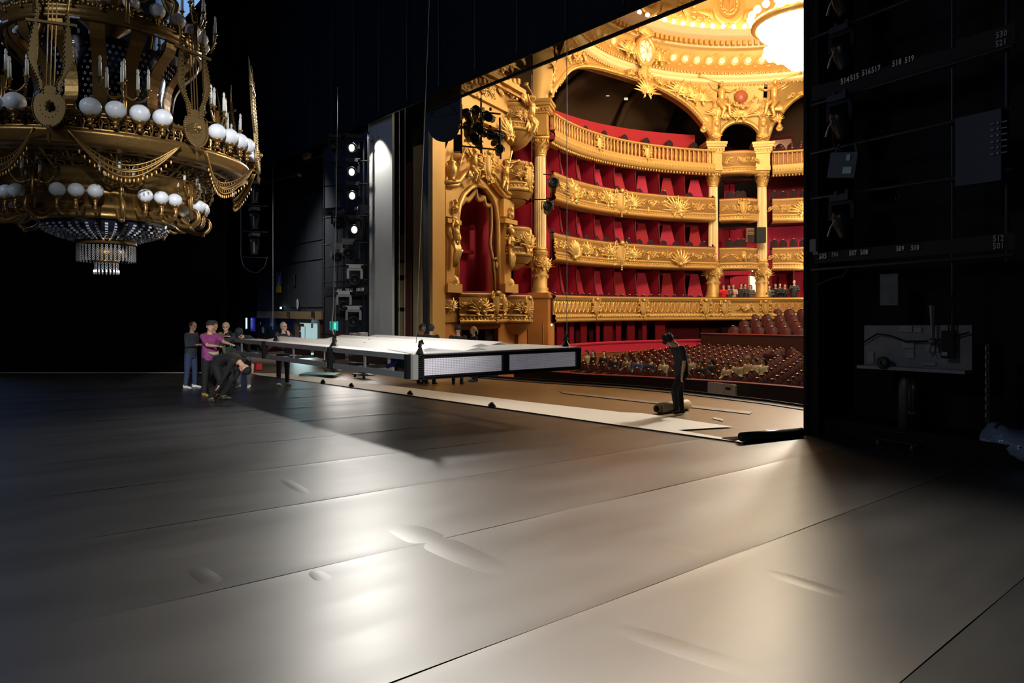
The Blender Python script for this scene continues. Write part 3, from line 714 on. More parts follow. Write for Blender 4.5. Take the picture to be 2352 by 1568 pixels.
for ti, (pth, depth, n) in enumerate(((bayAB, 2.0, 8), (bayCD, 2.4, 5))):
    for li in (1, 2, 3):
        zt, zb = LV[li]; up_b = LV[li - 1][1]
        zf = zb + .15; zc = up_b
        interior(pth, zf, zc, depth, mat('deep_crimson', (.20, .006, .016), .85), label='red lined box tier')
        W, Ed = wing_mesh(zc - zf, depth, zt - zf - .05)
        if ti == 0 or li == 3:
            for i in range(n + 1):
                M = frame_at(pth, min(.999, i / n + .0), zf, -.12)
                o = put(W, None, M, 'box_partition'); tag(o, 'red box partition, %s from the stage, %s tier of the %s bay' % (ordi(i), ('', 'third', 'second', 'lowest')[li], ('long', 'rear')[ti]), 'partition', 'red partitions between the boxes'); put(Ed, o, Matrix.Identity(4))
            # hanging curtain at the back of each box
            for i in range(n):
                mb = MB(); M = frame_at(pth, (i + .28) / n, zf, -depth + .12); hh = zc - zf; P = []
                for k in range(7):
                    x = -.42 + .84 * k / 6; P.append([M @ Vector((x, .05 * (-1) ** k, 0)), M @ Vector((x * .85, .05 * (-1) ** k, hh * .5)), M @ Vector((x, .05 * (-1) ** k, hh))])
                mb.grid(P); tag(mb.obj('box_curtain', CURT, None, True), 'dark curtain at the back of the %s box, %s tier of the %s bay' % (ordi(i), ('', 'third', 'second', 'lowest')[li], ('long', 'rear')[ti]), 'curtain', 'dark curtains at the backs of the boxes')
                M = frame_at(pth, (i + .62) / n, zf, -depth * .62); q = MB(); w_ = plen(pth) / n; lo_, hi_ = w_ * (.20 + .04 * ((i + li) % 3)), w_ * .13; q.add([M @ Vector(v) for v in ((-lo_, 0, .1), (lo_, -.25, .1), (lo_ * 1.15, -.25, hh * .45), (hi_, -.1, hh * .93), (-hi_ * 1.1, 0, hh * .93), (-lo_ * 1.1, 0, hh * .5))], [(0, 1, 2, 5), (5, 2, 3, 4)]); tag(q.obj('red_sheet', REDB if (i + li) % 2 else REDW), 'crimson sheet painted as lit partition in the %s box, %s tier of the %s bay' % (ordi(i), ('', 'third', 'second', 'lowest')[li], ('long', 'rear')[ti]), 'screen', 'crimson sheets painted as lit partitions')  # bright sheet stands in for the lit face of the partition
# small bays
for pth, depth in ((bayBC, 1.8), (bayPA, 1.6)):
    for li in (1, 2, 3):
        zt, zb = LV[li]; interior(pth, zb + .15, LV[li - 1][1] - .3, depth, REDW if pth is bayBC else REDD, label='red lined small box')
# top tier room: bright red partition wall, dim vault behind with a ghost balustrade
zt, zb = LV[0]
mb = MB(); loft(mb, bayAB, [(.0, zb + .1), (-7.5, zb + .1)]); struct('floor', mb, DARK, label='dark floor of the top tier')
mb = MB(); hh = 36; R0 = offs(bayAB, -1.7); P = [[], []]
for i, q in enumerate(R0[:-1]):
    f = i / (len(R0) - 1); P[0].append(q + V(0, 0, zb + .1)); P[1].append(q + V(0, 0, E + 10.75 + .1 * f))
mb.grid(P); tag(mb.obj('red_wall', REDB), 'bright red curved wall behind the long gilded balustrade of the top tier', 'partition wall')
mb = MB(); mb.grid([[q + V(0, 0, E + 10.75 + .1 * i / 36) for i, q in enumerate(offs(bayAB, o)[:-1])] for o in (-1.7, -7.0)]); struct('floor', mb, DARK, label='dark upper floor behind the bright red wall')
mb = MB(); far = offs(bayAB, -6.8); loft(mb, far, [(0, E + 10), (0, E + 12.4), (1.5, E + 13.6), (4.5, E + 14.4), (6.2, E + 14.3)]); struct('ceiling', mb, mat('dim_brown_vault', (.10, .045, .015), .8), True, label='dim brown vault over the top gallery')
t = thing('balustrade', 'dim brown balustrade at the back of the dark top gallery', 'balustrade')
pf = offs(bayAB, -6.4)
mb = MB(); loft(mb, pf, [(0, E + 11.6), (.1, E + 11.65), (.1, E + 11.9), (0, E + 11.95)]); loft(mb, pf, [(.05, E + 10.9), (.05, E + 10.7)]); mb.obj('top_rail', GOLDD, t)
B2 = bal_mesh(.8)
for i in range(44): put(B2, t, frame_at(pf, (i + .5) / 44, E + 10.85, .05))
# dark ribs of the gallery vault
for s in (.2, .52, .8):
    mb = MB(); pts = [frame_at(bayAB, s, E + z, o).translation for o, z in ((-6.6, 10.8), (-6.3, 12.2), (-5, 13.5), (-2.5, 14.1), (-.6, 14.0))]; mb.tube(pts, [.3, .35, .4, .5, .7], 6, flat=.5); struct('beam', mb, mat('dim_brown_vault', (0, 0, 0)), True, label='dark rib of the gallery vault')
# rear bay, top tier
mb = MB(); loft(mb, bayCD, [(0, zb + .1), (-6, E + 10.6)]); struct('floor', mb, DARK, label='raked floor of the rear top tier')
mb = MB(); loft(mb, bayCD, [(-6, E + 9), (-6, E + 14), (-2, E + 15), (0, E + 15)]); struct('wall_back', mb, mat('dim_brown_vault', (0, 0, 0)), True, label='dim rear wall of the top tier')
mb = MB(); M = frame_at(bayCD, .13, E + 9.2, -4.2); mb.box((0, 0, 1.0), (1.1, .1, 2.0), M); dr = struct('door_1', mb, mat('pinkish_door', (.42, .2, .14), .6), label='half-open doorway glowing pink in the rear top tier')
mb = MB(); mb.box((-.62, -.1, 1.1), (.12, .2, 2.3), M); mb.box((.62, -.1, 1.1), (.12, .2, 2.3), M); mb.box((0, -.1, 2.2), (1.3, .2, .12), M); mb.obj('frame', REDD, dr)
mb = MB(); mb.ball((-.3, -.3, 1.5), .09, 8, 6, M); tag(mb.obj('wall_lamp', LAMP), 'small bright lamp by the doorway of the rear top tier', 'lamp')

# ---------------------------------------------------------------- columns
def column(c, label, big=1.0, mask=True):
    t = thing('column', label, 'column', V(c.x, c.y, 0)); R = .30
    z0, z1, z2, z3, z4 = E + .70, E + 2.85, E + 7.5, E + 8.35, E + 10.05
    mb = MB(); mb.lathe([(R * 1.55, z0 - .1), (R * 1.55, z0 + .12), (R * 1.3, z0 + .2), (R * 1.42, z0 + .3), (R * 1.18, z0 + .38), (R * 1.2, z1 - .12), (R * 1.35, z1 - .06), (R * 1.05, z1)], 20); mb.obj('sculpted_base', CREAM if not mask else GOLDP, t, True)
    a = math.atan2(-c.y, -c.x)
    def rm(ang, z, rr): M = Matrix.Rotation(a + ang + PI / 2, 4, 'Z'); return Matrix.Translation((0, 0, z)) @ M @ Matrix.Translation((0, -rr, 0))
    for k in range(8):
        an = 2 * PI * k / 8; put(MASK if (k % 2 == 0 and mask) else TRO[k % 3], t, rm(an, z1 - .65, R * 1.12) @ Matrix.Scale(.75, 4)); put(SCR[k % 5], t, rm(an, z0 + .9, R * 1.12) @ Matrix.Scale(.38, 4)); put(GAR, t, rm(an, z1 - .12, R * 1.15) @ Matrix.Scale(.3, 4))
    mb = MB(); n = 20; prof = []
    for i in range(9):
        z = z1 + (z2 - z1) * i / 8; rr = R * (1.0 - .13 * (i / 8) ** 1.5); prof.append([(rr * (1 if k % 2 else .9) * cos(PI * k / n), rr * (1 if k % 2 else .9) * sin(PI * k / n), z) for k in range(2 * n)])
    mb.grid(prof, 0, True); mb.obj('fluted_shaft', CREAM, t)
    mb = MB(); mb.lathe([(R * 1.0, z1), (R * 1.16, z1 + .04), (R * 1.16, z1 + .1), (R, z1 + .14)], 20); mb.lathe([(R * .9, z2 - .1), (R * 1.03, z2 - .06), (R * .9, z2)], 20); mb.obj('collar', GOLD, t, True)
    put(CAPM, t, rm(0, z2, 0) @ Matrix.Scale(.95, 4))
    d = math.atan2(HC.y - c.y, HC.x - c.x); Mr = Matrix.Rotation(d, 4, 'Z')
    mb = MB()
    for w_, a_, b_ in ((.86, z3 + .02, z3 + .3), (.80, z3 + .3, z3 + 1.05), (.92, z3 + 1.05, z3 + 1.15), (1.06, z3 + 1.28, z3 + 1.4), (1.22, z3 + 1.4, z3 + 1.55), (1.3, z3 + 1.55, z4)):
        mb.box((0, 0, (a_ + b_) / 2), (w_, w_, b_ - a_), Mr)
    mb.box((0, 0, z3 + 1.2), (.9, .9, .2), Mr)
    mb.obj('entablature', GOLDP, t)
    mb = MB()
    for sx in (-1, 1):
        for k in range(6):
            mb.box((sx * .49, -.42 + .168 * k, z3 + 1.21), (.09, .08, .12), Mr); mb.box((-.42 + .168 * k, sx * .49, z3 + 1.21), (.08, .09, .12), Mr)
    mb.obj('dentil_course', GOLDP, t)
    return t
column(colA, 'fluted gilded column nearest the stage, beside the small bowed boxes')
mb = MB(); mb.box((0, 0, E - 1.3), (1.0, 1.0, 4.2), rotz(colA, .6)); mb.box((0, 0, E + .62), (1.15, 1.15, .14), rotz(colA, .6)); struct('pillar', mb, MARBLE, label='orange marble pedestal under the fluted column nearest the stage')
column(colB, 'left column of the gilded pair at the back corner of the house')
column(colC, 'right column of the gilded pair, with a black loudspeaker hung on it')

# ---------------------------------------------------------------- arches, spandrels and the ceiling ring
RR, RZ = 10.35, E + 13.45
def spandrel(path, spring, apex, label, k=2.4, ease=.5, s0=0, s1=1):
    n = 40; P = [[], [], [], [], []]; LO = []
    for i in range(n + 1):
        s = s0 + (s1 - s0) * i / n; q = frame_at(path, s, 0, 0).translation; u = 2 * s - 1
        z = spring + (apex - spring) * (max(0, 1 - abs(u) ** k)) ** ease
        lo = V(q.x, q.y, z); LO.append(lo)
        dd = (lo - HC); dd.z = 0; dd.normalize(); hi = HC + dd * (RR + .05); hi.z = RZ - .02
        for j in range(5):
            t = j / 4; g = lo.lerp(hi, t); g.z = z + (hi.z - z) * (t ** .8); P[j].append(g)
    return P, LO
def arch_wall(path, spring, apex, label, k=2.4, ease=.5):
    P, LO = spandrel(path, spring, apex, label, k, ease)
    t = thing('arch', label, 'arch'); mb = MB(); mb.grid(P); mb.obj('spandrel', GOLDP, t, True)
    mb = MB(); mb.tube(LO, .16, 8); mb.obj('arch_moulding', GOLDP, t, True)
    out = []
    for p in LO: d = (HC - p); d.z = 0; d.normalize(); out.append(p - d * .75)
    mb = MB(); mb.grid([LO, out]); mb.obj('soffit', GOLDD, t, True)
    mb = MB(); n = len(LO) * 3
    for i in range(n):
        f = i / n * (len(LO) - 1); j = int(f); p = LO[j].lerp(LO[j + 1], f - j); d = (HC - p); d.z = 0; d.normalize()
        mb.ball(p + d * .13 - V(0, 0, .05), .085, 6, 4)
    o = mb.obj('leaf_course', GOLD, t, True); o['kind'] = 'stuff'
    return t, P
wide = [colA + (HC - colA).normalized() * .25] + bayAB[2:-2] + [colB + (HC - colB).normalized() * .25]
wide2 = [colC + (HC - colC).normalized() * .2] + bayCD[1:]
bigarch, SP = arch_wall(wide, E + 10.05, E + 13.2, 'wide gilded arch spanning the long bay of boxes')
small = arc(colB + V(.3, -.0), V(-22.2, 37.1), colC + V(.1, -.2), 8)
smarch, SP2 = arch_wall(small, E + 10.05, E + 11.35, 'small gilded arch between the paired columns, under the trumpeting figures', 2.2, .5)
rear, SP3 = arch_wall([colC + V(.3, -.1)] + bayCD[1:] + [V(-11, 40.4), V(-7.5, 38.4)], E + 10.05, E + 13.2, 'gilded arch over the rear bay at the edge of the tower')
# pier blocks above the entablatures
for c, l in ((colA, 'scrolled gilded bracket on top of the column nearest the stage'), (colB, 'scrolled gilded bracket on top of the left paired column'), (colC, 'scrolled gilded bracket on top of the right paired column')):
    d = (HC - c); d.z = 0; d.normalize(); t = thing('bracket', l, 'bracket'); mb = MB(); P = []
    a = Vector((-d.y, d.x, 0))
    for i in range(9):
        u = i / 8; z = E + 10.05 + 2.6 * u; o = .32 + .25 * sin(u * PI * 1.1) + .35 * u * u; wv = .34 - .08 * sin(PI * u)
        P.append([c + d * -.3 - a * wv + V(0, 0, z), c + d * o - a * wv + V(0, 0, z), c + d * (o + .08) + V(0, 0, z), c + d * o + a * wv + V(0, 0, z), c + d * -.3 + a * wv + V(0, 0, z)])
    mb.grid(P); mb.obj('console', GOLDP, t, True)
    M0 = Matrix(((a.x, -d.x, 0, 0), (a.y, -d.y, 0, 0), (0, 0, 1, 0), (0, 0, 0, 1)))
    if a.cross(-d).z < 0: M0 = Matrix(((-a.x, -d.x, 0, 0), (-a.y, -d.y, 0, 0), (0, 0, 1, 0), (0, 0, 0, 1)))
    for z, o, me, s in ((10.5, .5, FAN, .8), (11.1, .58, MASK, .9), (11.8, .66, TRO[0], .9), (12.4, .8, SCR[0], .6)):
        put(me, t, Matrix.Translation(c + d * o + V(0, 0, E + z)) @ M0 @ Matrix.Scale(s, 4))
# ring mouldings
def ring(name, label, prof, m, n=120, smooth=True, a0=0, a1=2 * PI):
    mb = MB(); mb.lathe(prof, n, Matrix.Translation((HC.x, HC.y, E)), a0, a1); return struct(name, mb, m, smooth, label=label)
ring('trim_3', 'broad cream moulding round the foot of the domed ceiling', [(RR + .5, 13.3), (RR, 13.42), (RR - .1, 13.5), (RR - .12, 13.62), (RR - .02, 13.7), (RR - .02, 13.95), (RR - .1, 14.0)], CREAM)
ring('trim_4', 'gilded frieze band under the dome carrying round bosses', [(RR - .1, 14.0), (RR - .12, 14.12), (RR - .05, 14.18), (RR - .05, 15.3), (RR - .12, 15.36), (RR - .2, 15.45)], GOLDP)
ring('trim_5', 'cream cornice under the dome lamps', [(RR - .2, 15.45), (RR - .22, 15.5), (RR - .22, 15.85), (RR - .62, 15.92), (RR - .75, 16.05), (RR - .8, 16.25), (RR - .9, 16.3), (RR - .3, 16.35)], mat('pinkish_gilding', (.92, .58, .30), .5, .1))
ring('trim_6', 'gilded drum with large lyre medallions above the ring of lamps', [(RR - .3, 16.35), (RR - .35, 17.4), (RR - .5, 18.4), (RR - .9, 19.6), (RR - 2.2, 20.6), (RR - 5, 21.4), (.8, 21.7)], GOLDP)
fr = thing('frieze', 'row of round bosses, beads and dentils round the foot of the dome', 'frieze')
def ringM(a, r, z, sc=1.0):
    d = V(cos(a), sin(a)); q = HC + d * r; x = V(-sin(a), cos(a)); x = V(sin(a), -cos(a)) 
    if x.cross(d).z < 0: x = -x
    return Matrix(((x.x, d.x, 0, q.x), (x.y, d.y, 0, q.y), (0, 0, 1, E + z), (0, 0, 0, 1))) @ Matrix.Scale(sc, 4)
na = 84
for k in range(na):
    a = 2 * PI * k / na
    put(MEDA, fr, ringM(a, RR - .06, 14.75, .66))
    put(FAN, fr, ringM(a + PI / na, RR - .06, 15.1, .3)) if k % 2 else None; put(FAN, fr, ringM(a + PI / na, RR - .06, 14.4, .3))
mb = MB(); mb2 = MB(); mb3 = MB()
for k in range(190):
    a = 2 * PI * k / 190; mb.box((0, -.14, 0), (.19, .24, .26), ringM(a, RR - .24, 15.68))
for k in range(300):
    a = 2 * PI * k / 300; mb2.ball((0, 0, 0), (.08, .06, .1), 6, 4, ringM(a, RR - .13, 13.98)); mb3.ball((0, 0, 0), .085, 6, 4, ringM(a, RR + .08, 13.36))
for q, nme in ((mb, 'dentil_row'), (mb2, 'bead_row'), (mb3, 'leaf_row')): o = q.obj(nme, GOLD, fr, nme != 'dentil_row'); o['kind'] = 'stuff'
# the ring of lamps on the cornice
bm_ = MB(); bm_.ball((0, 0, 0), .13, 10, 7); BULB = bm_.mesh('ring_lamp', mat('ring_bulb', (1, .9, .7), .4, emit=(1, .88, .62), es=26), True)
for k in range(96):
    a = 2 * PI * k / 96; o = link('ring_lamp', BULB, None, ringM(a, RR - .75, 16.5)); tag(o, 'glowing globe in the lamp ring of the dome, %s anticlockwise from the back' % ordi(k), 'lamp', 'globe lamps round the dome')
# big cartouches, lyre medallions
def lyre_med():
    mb = MB(); M = Matrix.Rotation(PI / 2, 4, 'X') @ Matrix.Scale(1.35, 4, (0, 1, 0)); mb.lathe([(.78, .02), (.82, .10), (.95, .16), (1.05, .1), (1.12, .14), (1.22, .04)], 28, M)
    for sx in (-1, 1): mb.tube([(sx * .08, -.1, -.62), (sx * .42, -.1, -.35), (sx * .36, -.1, .1), (sx * .22, -.1, .4), (sx * .42, -.1, .68)], [.06, .08, .06, .05, .09], 6); o_spiral(mb, (sx * .45, .62), .14, 1.2, 0, sx, .04, -.1); 
    for k in range(3): mb.bar((-.1 + .1 * k, -.1, -.5), (-.1 + .1 * k, -.1, .5), .03)
    mb.bar((-.35, -.1, .45), (.35, -.1, .45), .07)
    for k in range(16): o_leaf(mb, (.62 * cos(k * PI / 8), .85 * sin(k * PI / 8)), k * PI / 8 + 1.9, .3, .08, -.08)
    for sx in (-1, 1):
        for k in range(5): o_leaf(mb, (sx * (1.2 + .12 * k), -1.2 + .1 * k), PI / 2 - sx * (.2 + .25 * k), .8, .12, -.06)
    for k in range(4): o_spiral(mb, (-.3 + .2 * k, -1.7), .2, 1.2, k, (-1) ** k, .06, -.12)
    return mb.mesh('lyre_medallion', GOLD, True)
LM = lyre_med()
for k in range(12):
    a = rad(102 + 30 * k + 8)
    put(LM, fr, ringM(a, RR - .42, 18.0, .8))
    t2 = a + rad(15); put(SHI, fr, ringM(t2, RR - .42, 17.6, 1.3)); put(SCR[k % 5], fr, ringM(t2 + rad(6), RR - .4, 17.0, .9)); put(SCR[(k + 1) % 5], fr, ringM(t2 - rad(6), RR - .4, 17.0, .9))
cb = thing('cartouche', 'huge gilded cartouche with a pale glass oval over the rim of the dome', 'cartouche', ringM(rad(171.5), RR - .25, 14.6, 1.5))
mb = MB(); M = Matrix.Rotation(PI / 2, 4, 'X') @ Matrix.Scale(.8, 4, (1, 0, 0)); mb.lathe([(0, .22), (.25, .2), (.42, .12)], 20, M); mb.obj('oval_glass', mat('ivory_glass', (.95, .9, .75), .3), cb, True)
mb = MB(); mb.lathe([(.42, .1), (.46, .2), (.56, .2), (.6, .05)], 20, M)
for k in range(7): mb.bar((0, -.23, 0), (.3 * cos(k * .9), -.17, .38 * sin(k * .9)), .02)
mb.obj('frame', GOLD, cb, True)
for x, z, me, s in ((-.5, .65, SCR[0], .8), (.5, .7, SCR[1], .8), (0, .8, FAN, .9), (-.7, 0, TRO[0], .8), (.7, 0, TRO[1], .8), (0, -.75, SHI, .7), (-.4, -.9, SCR[2], .8), (.45, -1.0, SCR[3], .8), (.1, -1.35, TRO[2], .8)):
    put(me, cb, Matrix.Translation((x, -.05, z)) @ Matrix.Scale(s, 4))
# spandrel figures with trumpets above the pair of columns
md = (colB + colC) / 2; dd = (HC - md); dd.z = 0; dd.normalize()
am = math.atan2(-dd.y, -dd.x)
for me, da, l in ((FIGL, .115, 'gilded trumpeting figure on the left above the paired columns'), (FIGR, -.185, 'gilded trumpeting figure on the right above the paired columns')):
    o = link('winged_figure', me, None, ringM(am + da, RR + .35, 12.35, 1.75)); tag(o, l, 'sculpture')
TRM = ringM(am, RR + .3, 12.4, 1.6)
tr = thing('trophy', 'gilded garland and round shield between the two trumpeting figures', 'sculpture', TRM)
put(GAR, tr, Matrix.Translation((0, -.1, .1)) @ Matrix.Scale(1.0, 4)); put(SHI, tr, Matrix.Translation((0, -.05, .25)) @ Matrix.Scale(.5, 4)); put(TRO[0], tr, Matrix.Translation((0, 0, -.4)) @ Matrix.Scale(.7, 4))
mb = MB(); mb.lathe([(0, .1), (.2, .06), (.24, .0)], 16, Matrix.Translation((0, -.2, .15)) @ Matrix.Rotation(PI / 2, 4, 'X')); mb.obj('round_shield', mat('copper_red', (.45, .13, .06), .4, .3), tr, True)
for i, (da, z, me, s) in enumerate(((.3, 12.6, SCR[0], .9), (-.3, 12.6, SCR[1], .9), (.42, 12.95, SCR[2], .8), (-.42, 12.95, SCR[3], .8), (.2, 11.4, FAN, .8), (-.2, 11.4, FAN, .8), (.21, 10.8, BUST, 1), (-.21, 10.8, BUST, 1))):
    put(me, tr, TRM.inverted() @ ringM(am + da, RR + .35, z, s))
for k, (s, dz) in enumerate(((.04, .9), (.08, .9), (.13, .7), (.18, .55), (.82, .55), (.87, .7), (.92, .9), (.96, .9))):
    P_ = SP[2]; i = int(s * 40); q = P_[i]; a = math.atan2(q.y - HC.y, q.x - HC.x); rr_ = (V(q.x, q.y) - HC).length
    put((SCR + TRO)[k % 8], bigarch, ringM(a, rr_ - .1, q.z - E, 1.2))
# house chandelier: crown, rings of lit globes, body
ch = thing('house_chandelier', 'blazing crystal chandelier of the house, partly hidden by the near black tower', 'chandelier', V(HC.x, HC.y, E + 13.2))
GLOW = mat('blazing_crystal', (1, .9, .7), .3, emit=(1, .86, .60), es=7)
mb = MB(); mb.lathe([(0, -2.6), (.5, -2.5), (.9, -2.1), (1.3, -1.9), (1.35, -1.6), (1.0, -1.5), (1.8, -.9), (1.9, -.6), (1.5, -.4), (1.1, .4), (.9, 1.6), (1.2, 2.1), (1.25, 2.4), (.6, 3.4), (.1, 5)], 28); mb.obj('crystal_body', GLOW, ch, True)
mb = MB(); mb.lathe([(1.95, -.7), (2.15, -.6), (2.1, -.4), (1.9, -.4)], 32); mb.lathe([(1.3, 2.0), (1.45, 2.1), (1.4, 2.3)], 32); mb.obj('gilded_hoop', GOLD, ch, True)
bm_ = MB(); bm_.ball((0, 0, 0), .16, 10, 7); GB = bm_.mesh('globe', mat('lit_globe', (1, .9, .7), .3, emit=(1, .9, .68), es=16), True)
for r, z, n in ((2.15, -.1, 24), (1.45, 2.6, 16), (1.5, -1.7, 16)):
    for k in range(n): put(GB, ch, Matrix.Translation((r * cos(2 * PI * k / n), r * sin(2 * PI * k / n), z)), 'globe')
mb = MB(); mb.tube([(0, 0, 4), (0, 0, 8.2)], .05, 6); mb.obj('cable', BLACKM, ch)

# dark shell round the house behind the tiers
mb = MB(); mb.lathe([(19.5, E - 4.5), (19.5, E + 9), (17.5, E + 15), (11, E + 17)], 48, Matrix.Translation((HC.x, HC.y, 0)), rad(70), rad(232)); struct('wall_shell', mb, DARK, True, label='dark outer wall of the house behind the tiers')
# ---------------------------------------------------------------- gilded stage box (avant-scene) left of the column
AV = Plane((-21.7, 14.8), (pilP.x + 21.7, pilP.y - 14.8))
def rectpts(px0, px1, y0, y1):
    pxm = (px0 + px1) / 2; u0, u1 = AV.uv(px0, 700)[0], AV.uv(px1, 700)[0]; return u0, u1, AV.uv(pxm, y1)[1], AV.uv(pxm, y0)[1]
def avbox(mb, px0, px1, y0, y1, o0=0.0, o1=.1, mi=0):
    u0, u1, z0, z1 = rectpts(px0, px1, y0, y1)
    mb.box(((u0 + u1) / 2, -(o0 + o1) / 2, (z0 + z1) / 2), (abs(u1 - u0), o1 - o0, z1 - z0), AV.mat(0, 0), mi); return mb
if AV.mat(0, 0).to_3x3().col[0].dot(AV.u) < 0: AVS = -1
else: AVS = 1
AM = AV.mat(0, 0)
def avl(px, py, out=0.0):   # local point for the AM matrix
    u, z = AV.uv(px, py); return (u * AVS, -out, z)
def avM(px, py, out=0.0, sc=1.0, mir=1): return AM @ Matrix.Translation(avl(px, py, out)) @ Matrix.Diagonal((sc * mir, sc, sc, 1))
def avb(mb, px0, px1, y0, y1, o0=0.0, o1=.1, mi=0):
    a = avl(px0, (y0 + y1) / 2); b = avl(px1, (y0 + y1) / 2); _, _, z0, z1 = rectpts(px0, px1, y0, y1)
    mb.box(((a[0] + b[0]) / 2, -(o0 + o1) / 2, (z0 + z1) / 2), (abs(a[0] - b[0]), o1 - o0, z1 - z0), AM, mi); return mb
av = thing('stage_box', 'gilded stage box with an arched opening, red drapery and two caryatids beside the stage', 'theatre box')
m = MB(); avb(m, 966, 986, 60, 860, .42, .55); avb(m, 984, 1008, 60, 860, -.1, .3); m.obj('portal_jamb', GOLDP, av)
# wall around the arch: polygon with an arched hole, as a lofted ring
inn = [avl(x, y) for x, y in ((1046, 672), (1046, 560), (1047, 500), (1052, 470), (1062, 447), (1078, 431), (1094, 425), (1110, 431), (1125, 449), (1135, 475), (1140, 510), (1141, 560), (1141, 672))]
out_ = [avl(x, y) for x, y in ((1003, 672), (1003, 560), (1003, 500), (1003, 440), (1003, 390), (1040, 300), (1094, 290), (1130, 290), (1172, 300), (1172, 430), (1172, 510), (1172, 560), (1172, 672))]
m = MB(); m.grid([[AM @ Vector(p) for p in out_], [AM @ Vector(p) for p in inn], [AM @ (Vector(p) + Vector((0, .4, 0))) for p in inn]]); m.obj('arch_wall', GOLDP, av)
m = MB(); avb(m, 1003, 1175, 190, 300, -.3, .0); m.obj('upper_wall', GOLDP, av)
m = MB(); avb(m, 1003, 1046, 672, 870, -.4, .12); avb(m, 1139, 1182, 672, 870, -.4, .12); m.obj('marble_pier', MARBLE, av)
m = MB(); avb(m, 1003, 1046, 708, 740, .12, .2); avb(m, 1139, 1182, 708, 740, .12, .2); avb(m, 1046, 1139, 745, 756, -.1, .1); m.obj('pier_band', GOLDD, av)
m = MB(); m.grid([[AM @ Vector(avl(x, y, -1.7)) for x in (1022, 1240)] for y in (380, 870)]); m.obj('inner_wall', REDW, av)
m = MB(); avb(m, 1036, 1150, 672, 678, -1.7, .0); m.obj('box_floor', REDD, av)
m = MB(); avb(m, 1030, 1150, 505, 512, -1.68, -1.4); avb(m, 1030, 1150, 565, 572, -1.68, -1.4); avb(m, 1030, 1150, 512, 565, -1.7, -1.62); m.obj('red_band', REDB, av)
m = MB(); avb(m, 1046, 1060, 758, 870, -1.5, .0); m.obj('lower_jamb', GOLDD, av)
m = MB(); avb(m, 1119, 1140, 756, 870, -1.6, -.1); m.obj('dark_opening', BLACK, av)
# outer arch mouldings, pilasters
m = MB(); m.tube([AM @ (Vector(p) + Vector((0, -.08, 0))) for p in inn], .10, 8); m.tube([AM @ Vector(avl(x, y, .15)) for x, y in ((1010, 428), (1040, 426), (1050, 412), (1062, 402), (1080, 397), (1098, 396), (1112, 402), (1124, 416), (1136, 434), (1152, 452), (1172, 453))], .16, 8, flat=.8); m.tube([AM @ Vector(avl(x, y, .3)) for x, y in ((1008, 420), (1040, 418), (1050, 404), (1064, 393), (1082, 387), (1098, 387), (1114, 393), (1128, 409), (1140, 428), (1154, 446), (1175, 447))], .09, 6); m.obj('arch_moulding', GOLD, av, True)
m = MB()
for a, b in ((1012, 1040), (1146, 1170)):
    avb(m, a, b, 440 if a < 1100 else 460, 500, .0, .25); avb(m, a + 5, b - 4, 500, 672, .0, .18); avb(m, a - 3, b + 3, 652, 672, 0, .4); avb(m, a - 2, b + 2, 505, 515, 0, .38)
m.obj('pilaster', GOLDP, av)
for x, y, me, s, o, mi in ((1027, 602, CARY, 1.05, .22, 1), (1157, 612, CARY, 1.08, .22, -1), (1064, 386, FIGL, 1.05, .35, 1), (1140, 410, FIGR, 1.05, .35, 1), (1098, 385, SHI, 1.2, .4, 1), (1100, 405, GAR, .9, .5, 1),
                         (1028, 480, BUST, .8, .3, 1), (1158, 495, BUST, .8, .3, 1), (1028, 645, FAN, .6, .3, 1), (1158, 650, FAN, .6, .3, 1), (1024, 700, TRO[0], .6, .25, 1), (1162, 703, TRO[1], .6, .25, 1), (1120, 380, SCR[0], .9, .2, 1), (1075, 360, SCR[1], .9, .2, 1), (1155, 300, TRO[1], 1.1, .3, 1), (1143, 300, SCR[0], .8, .3, 1), (1168, 305, SCR[3], .6, .3, 1)):
    put(me, av, avM(x, y, o, s, mi))
# urn at the left of the pediment
m = MB(); m.lathe([(0, 0), (.18, 0), (.12, .08), (.2, .25), (.24, .5), (.14, .65), (.2, .72), (.08, .8), (.03, 1.0), (0, 1.02)], 12, avM(1025, 416, .25)); m.obj('urn', GOLD, av, True)
m = MB(); m.tube([AM @ Vector(avl(x, y, .5)) for x, y in ((1033, 380), (1040, 355), (1044, 345))], [.03, .03, .1], 6); m.tube([AM @ Vector(avl(x, y, .5)) for x, y in ((1146, 385), (1150, 365), (1153, 350))], [.02, .04, .06], 6); m.obj('torch', GOLD, av)
# entablature over the stage box, dentils, frieze
m = MB()
for y0, y1, o in ((268, 285, .25), (236, 268, .15), (226, 236, .3), (190, 226, .2), (182, 190, .45), (170, 182, .65), (150, 170, .3)): avb(m, 1030, 1180, y0, y1, -.3, o)
m.obj('entablature', GOLDP, av)
m = MB()
for k in range(12): avb(m, 1062 + 10 * k, 1067 + 10 * k, 184, 195, .2, .42)
m.obj('dentil_course', GOLDP, av)
for k in range(6): put((SCR + TRO)[k], av, avM(1068 + 20 * k, 209, .25, .95))
for k in range(4): put((TRO + SCR)[k], av, avM(1100 + 22 * k, 152 - 6 * k, .5, 1.1))
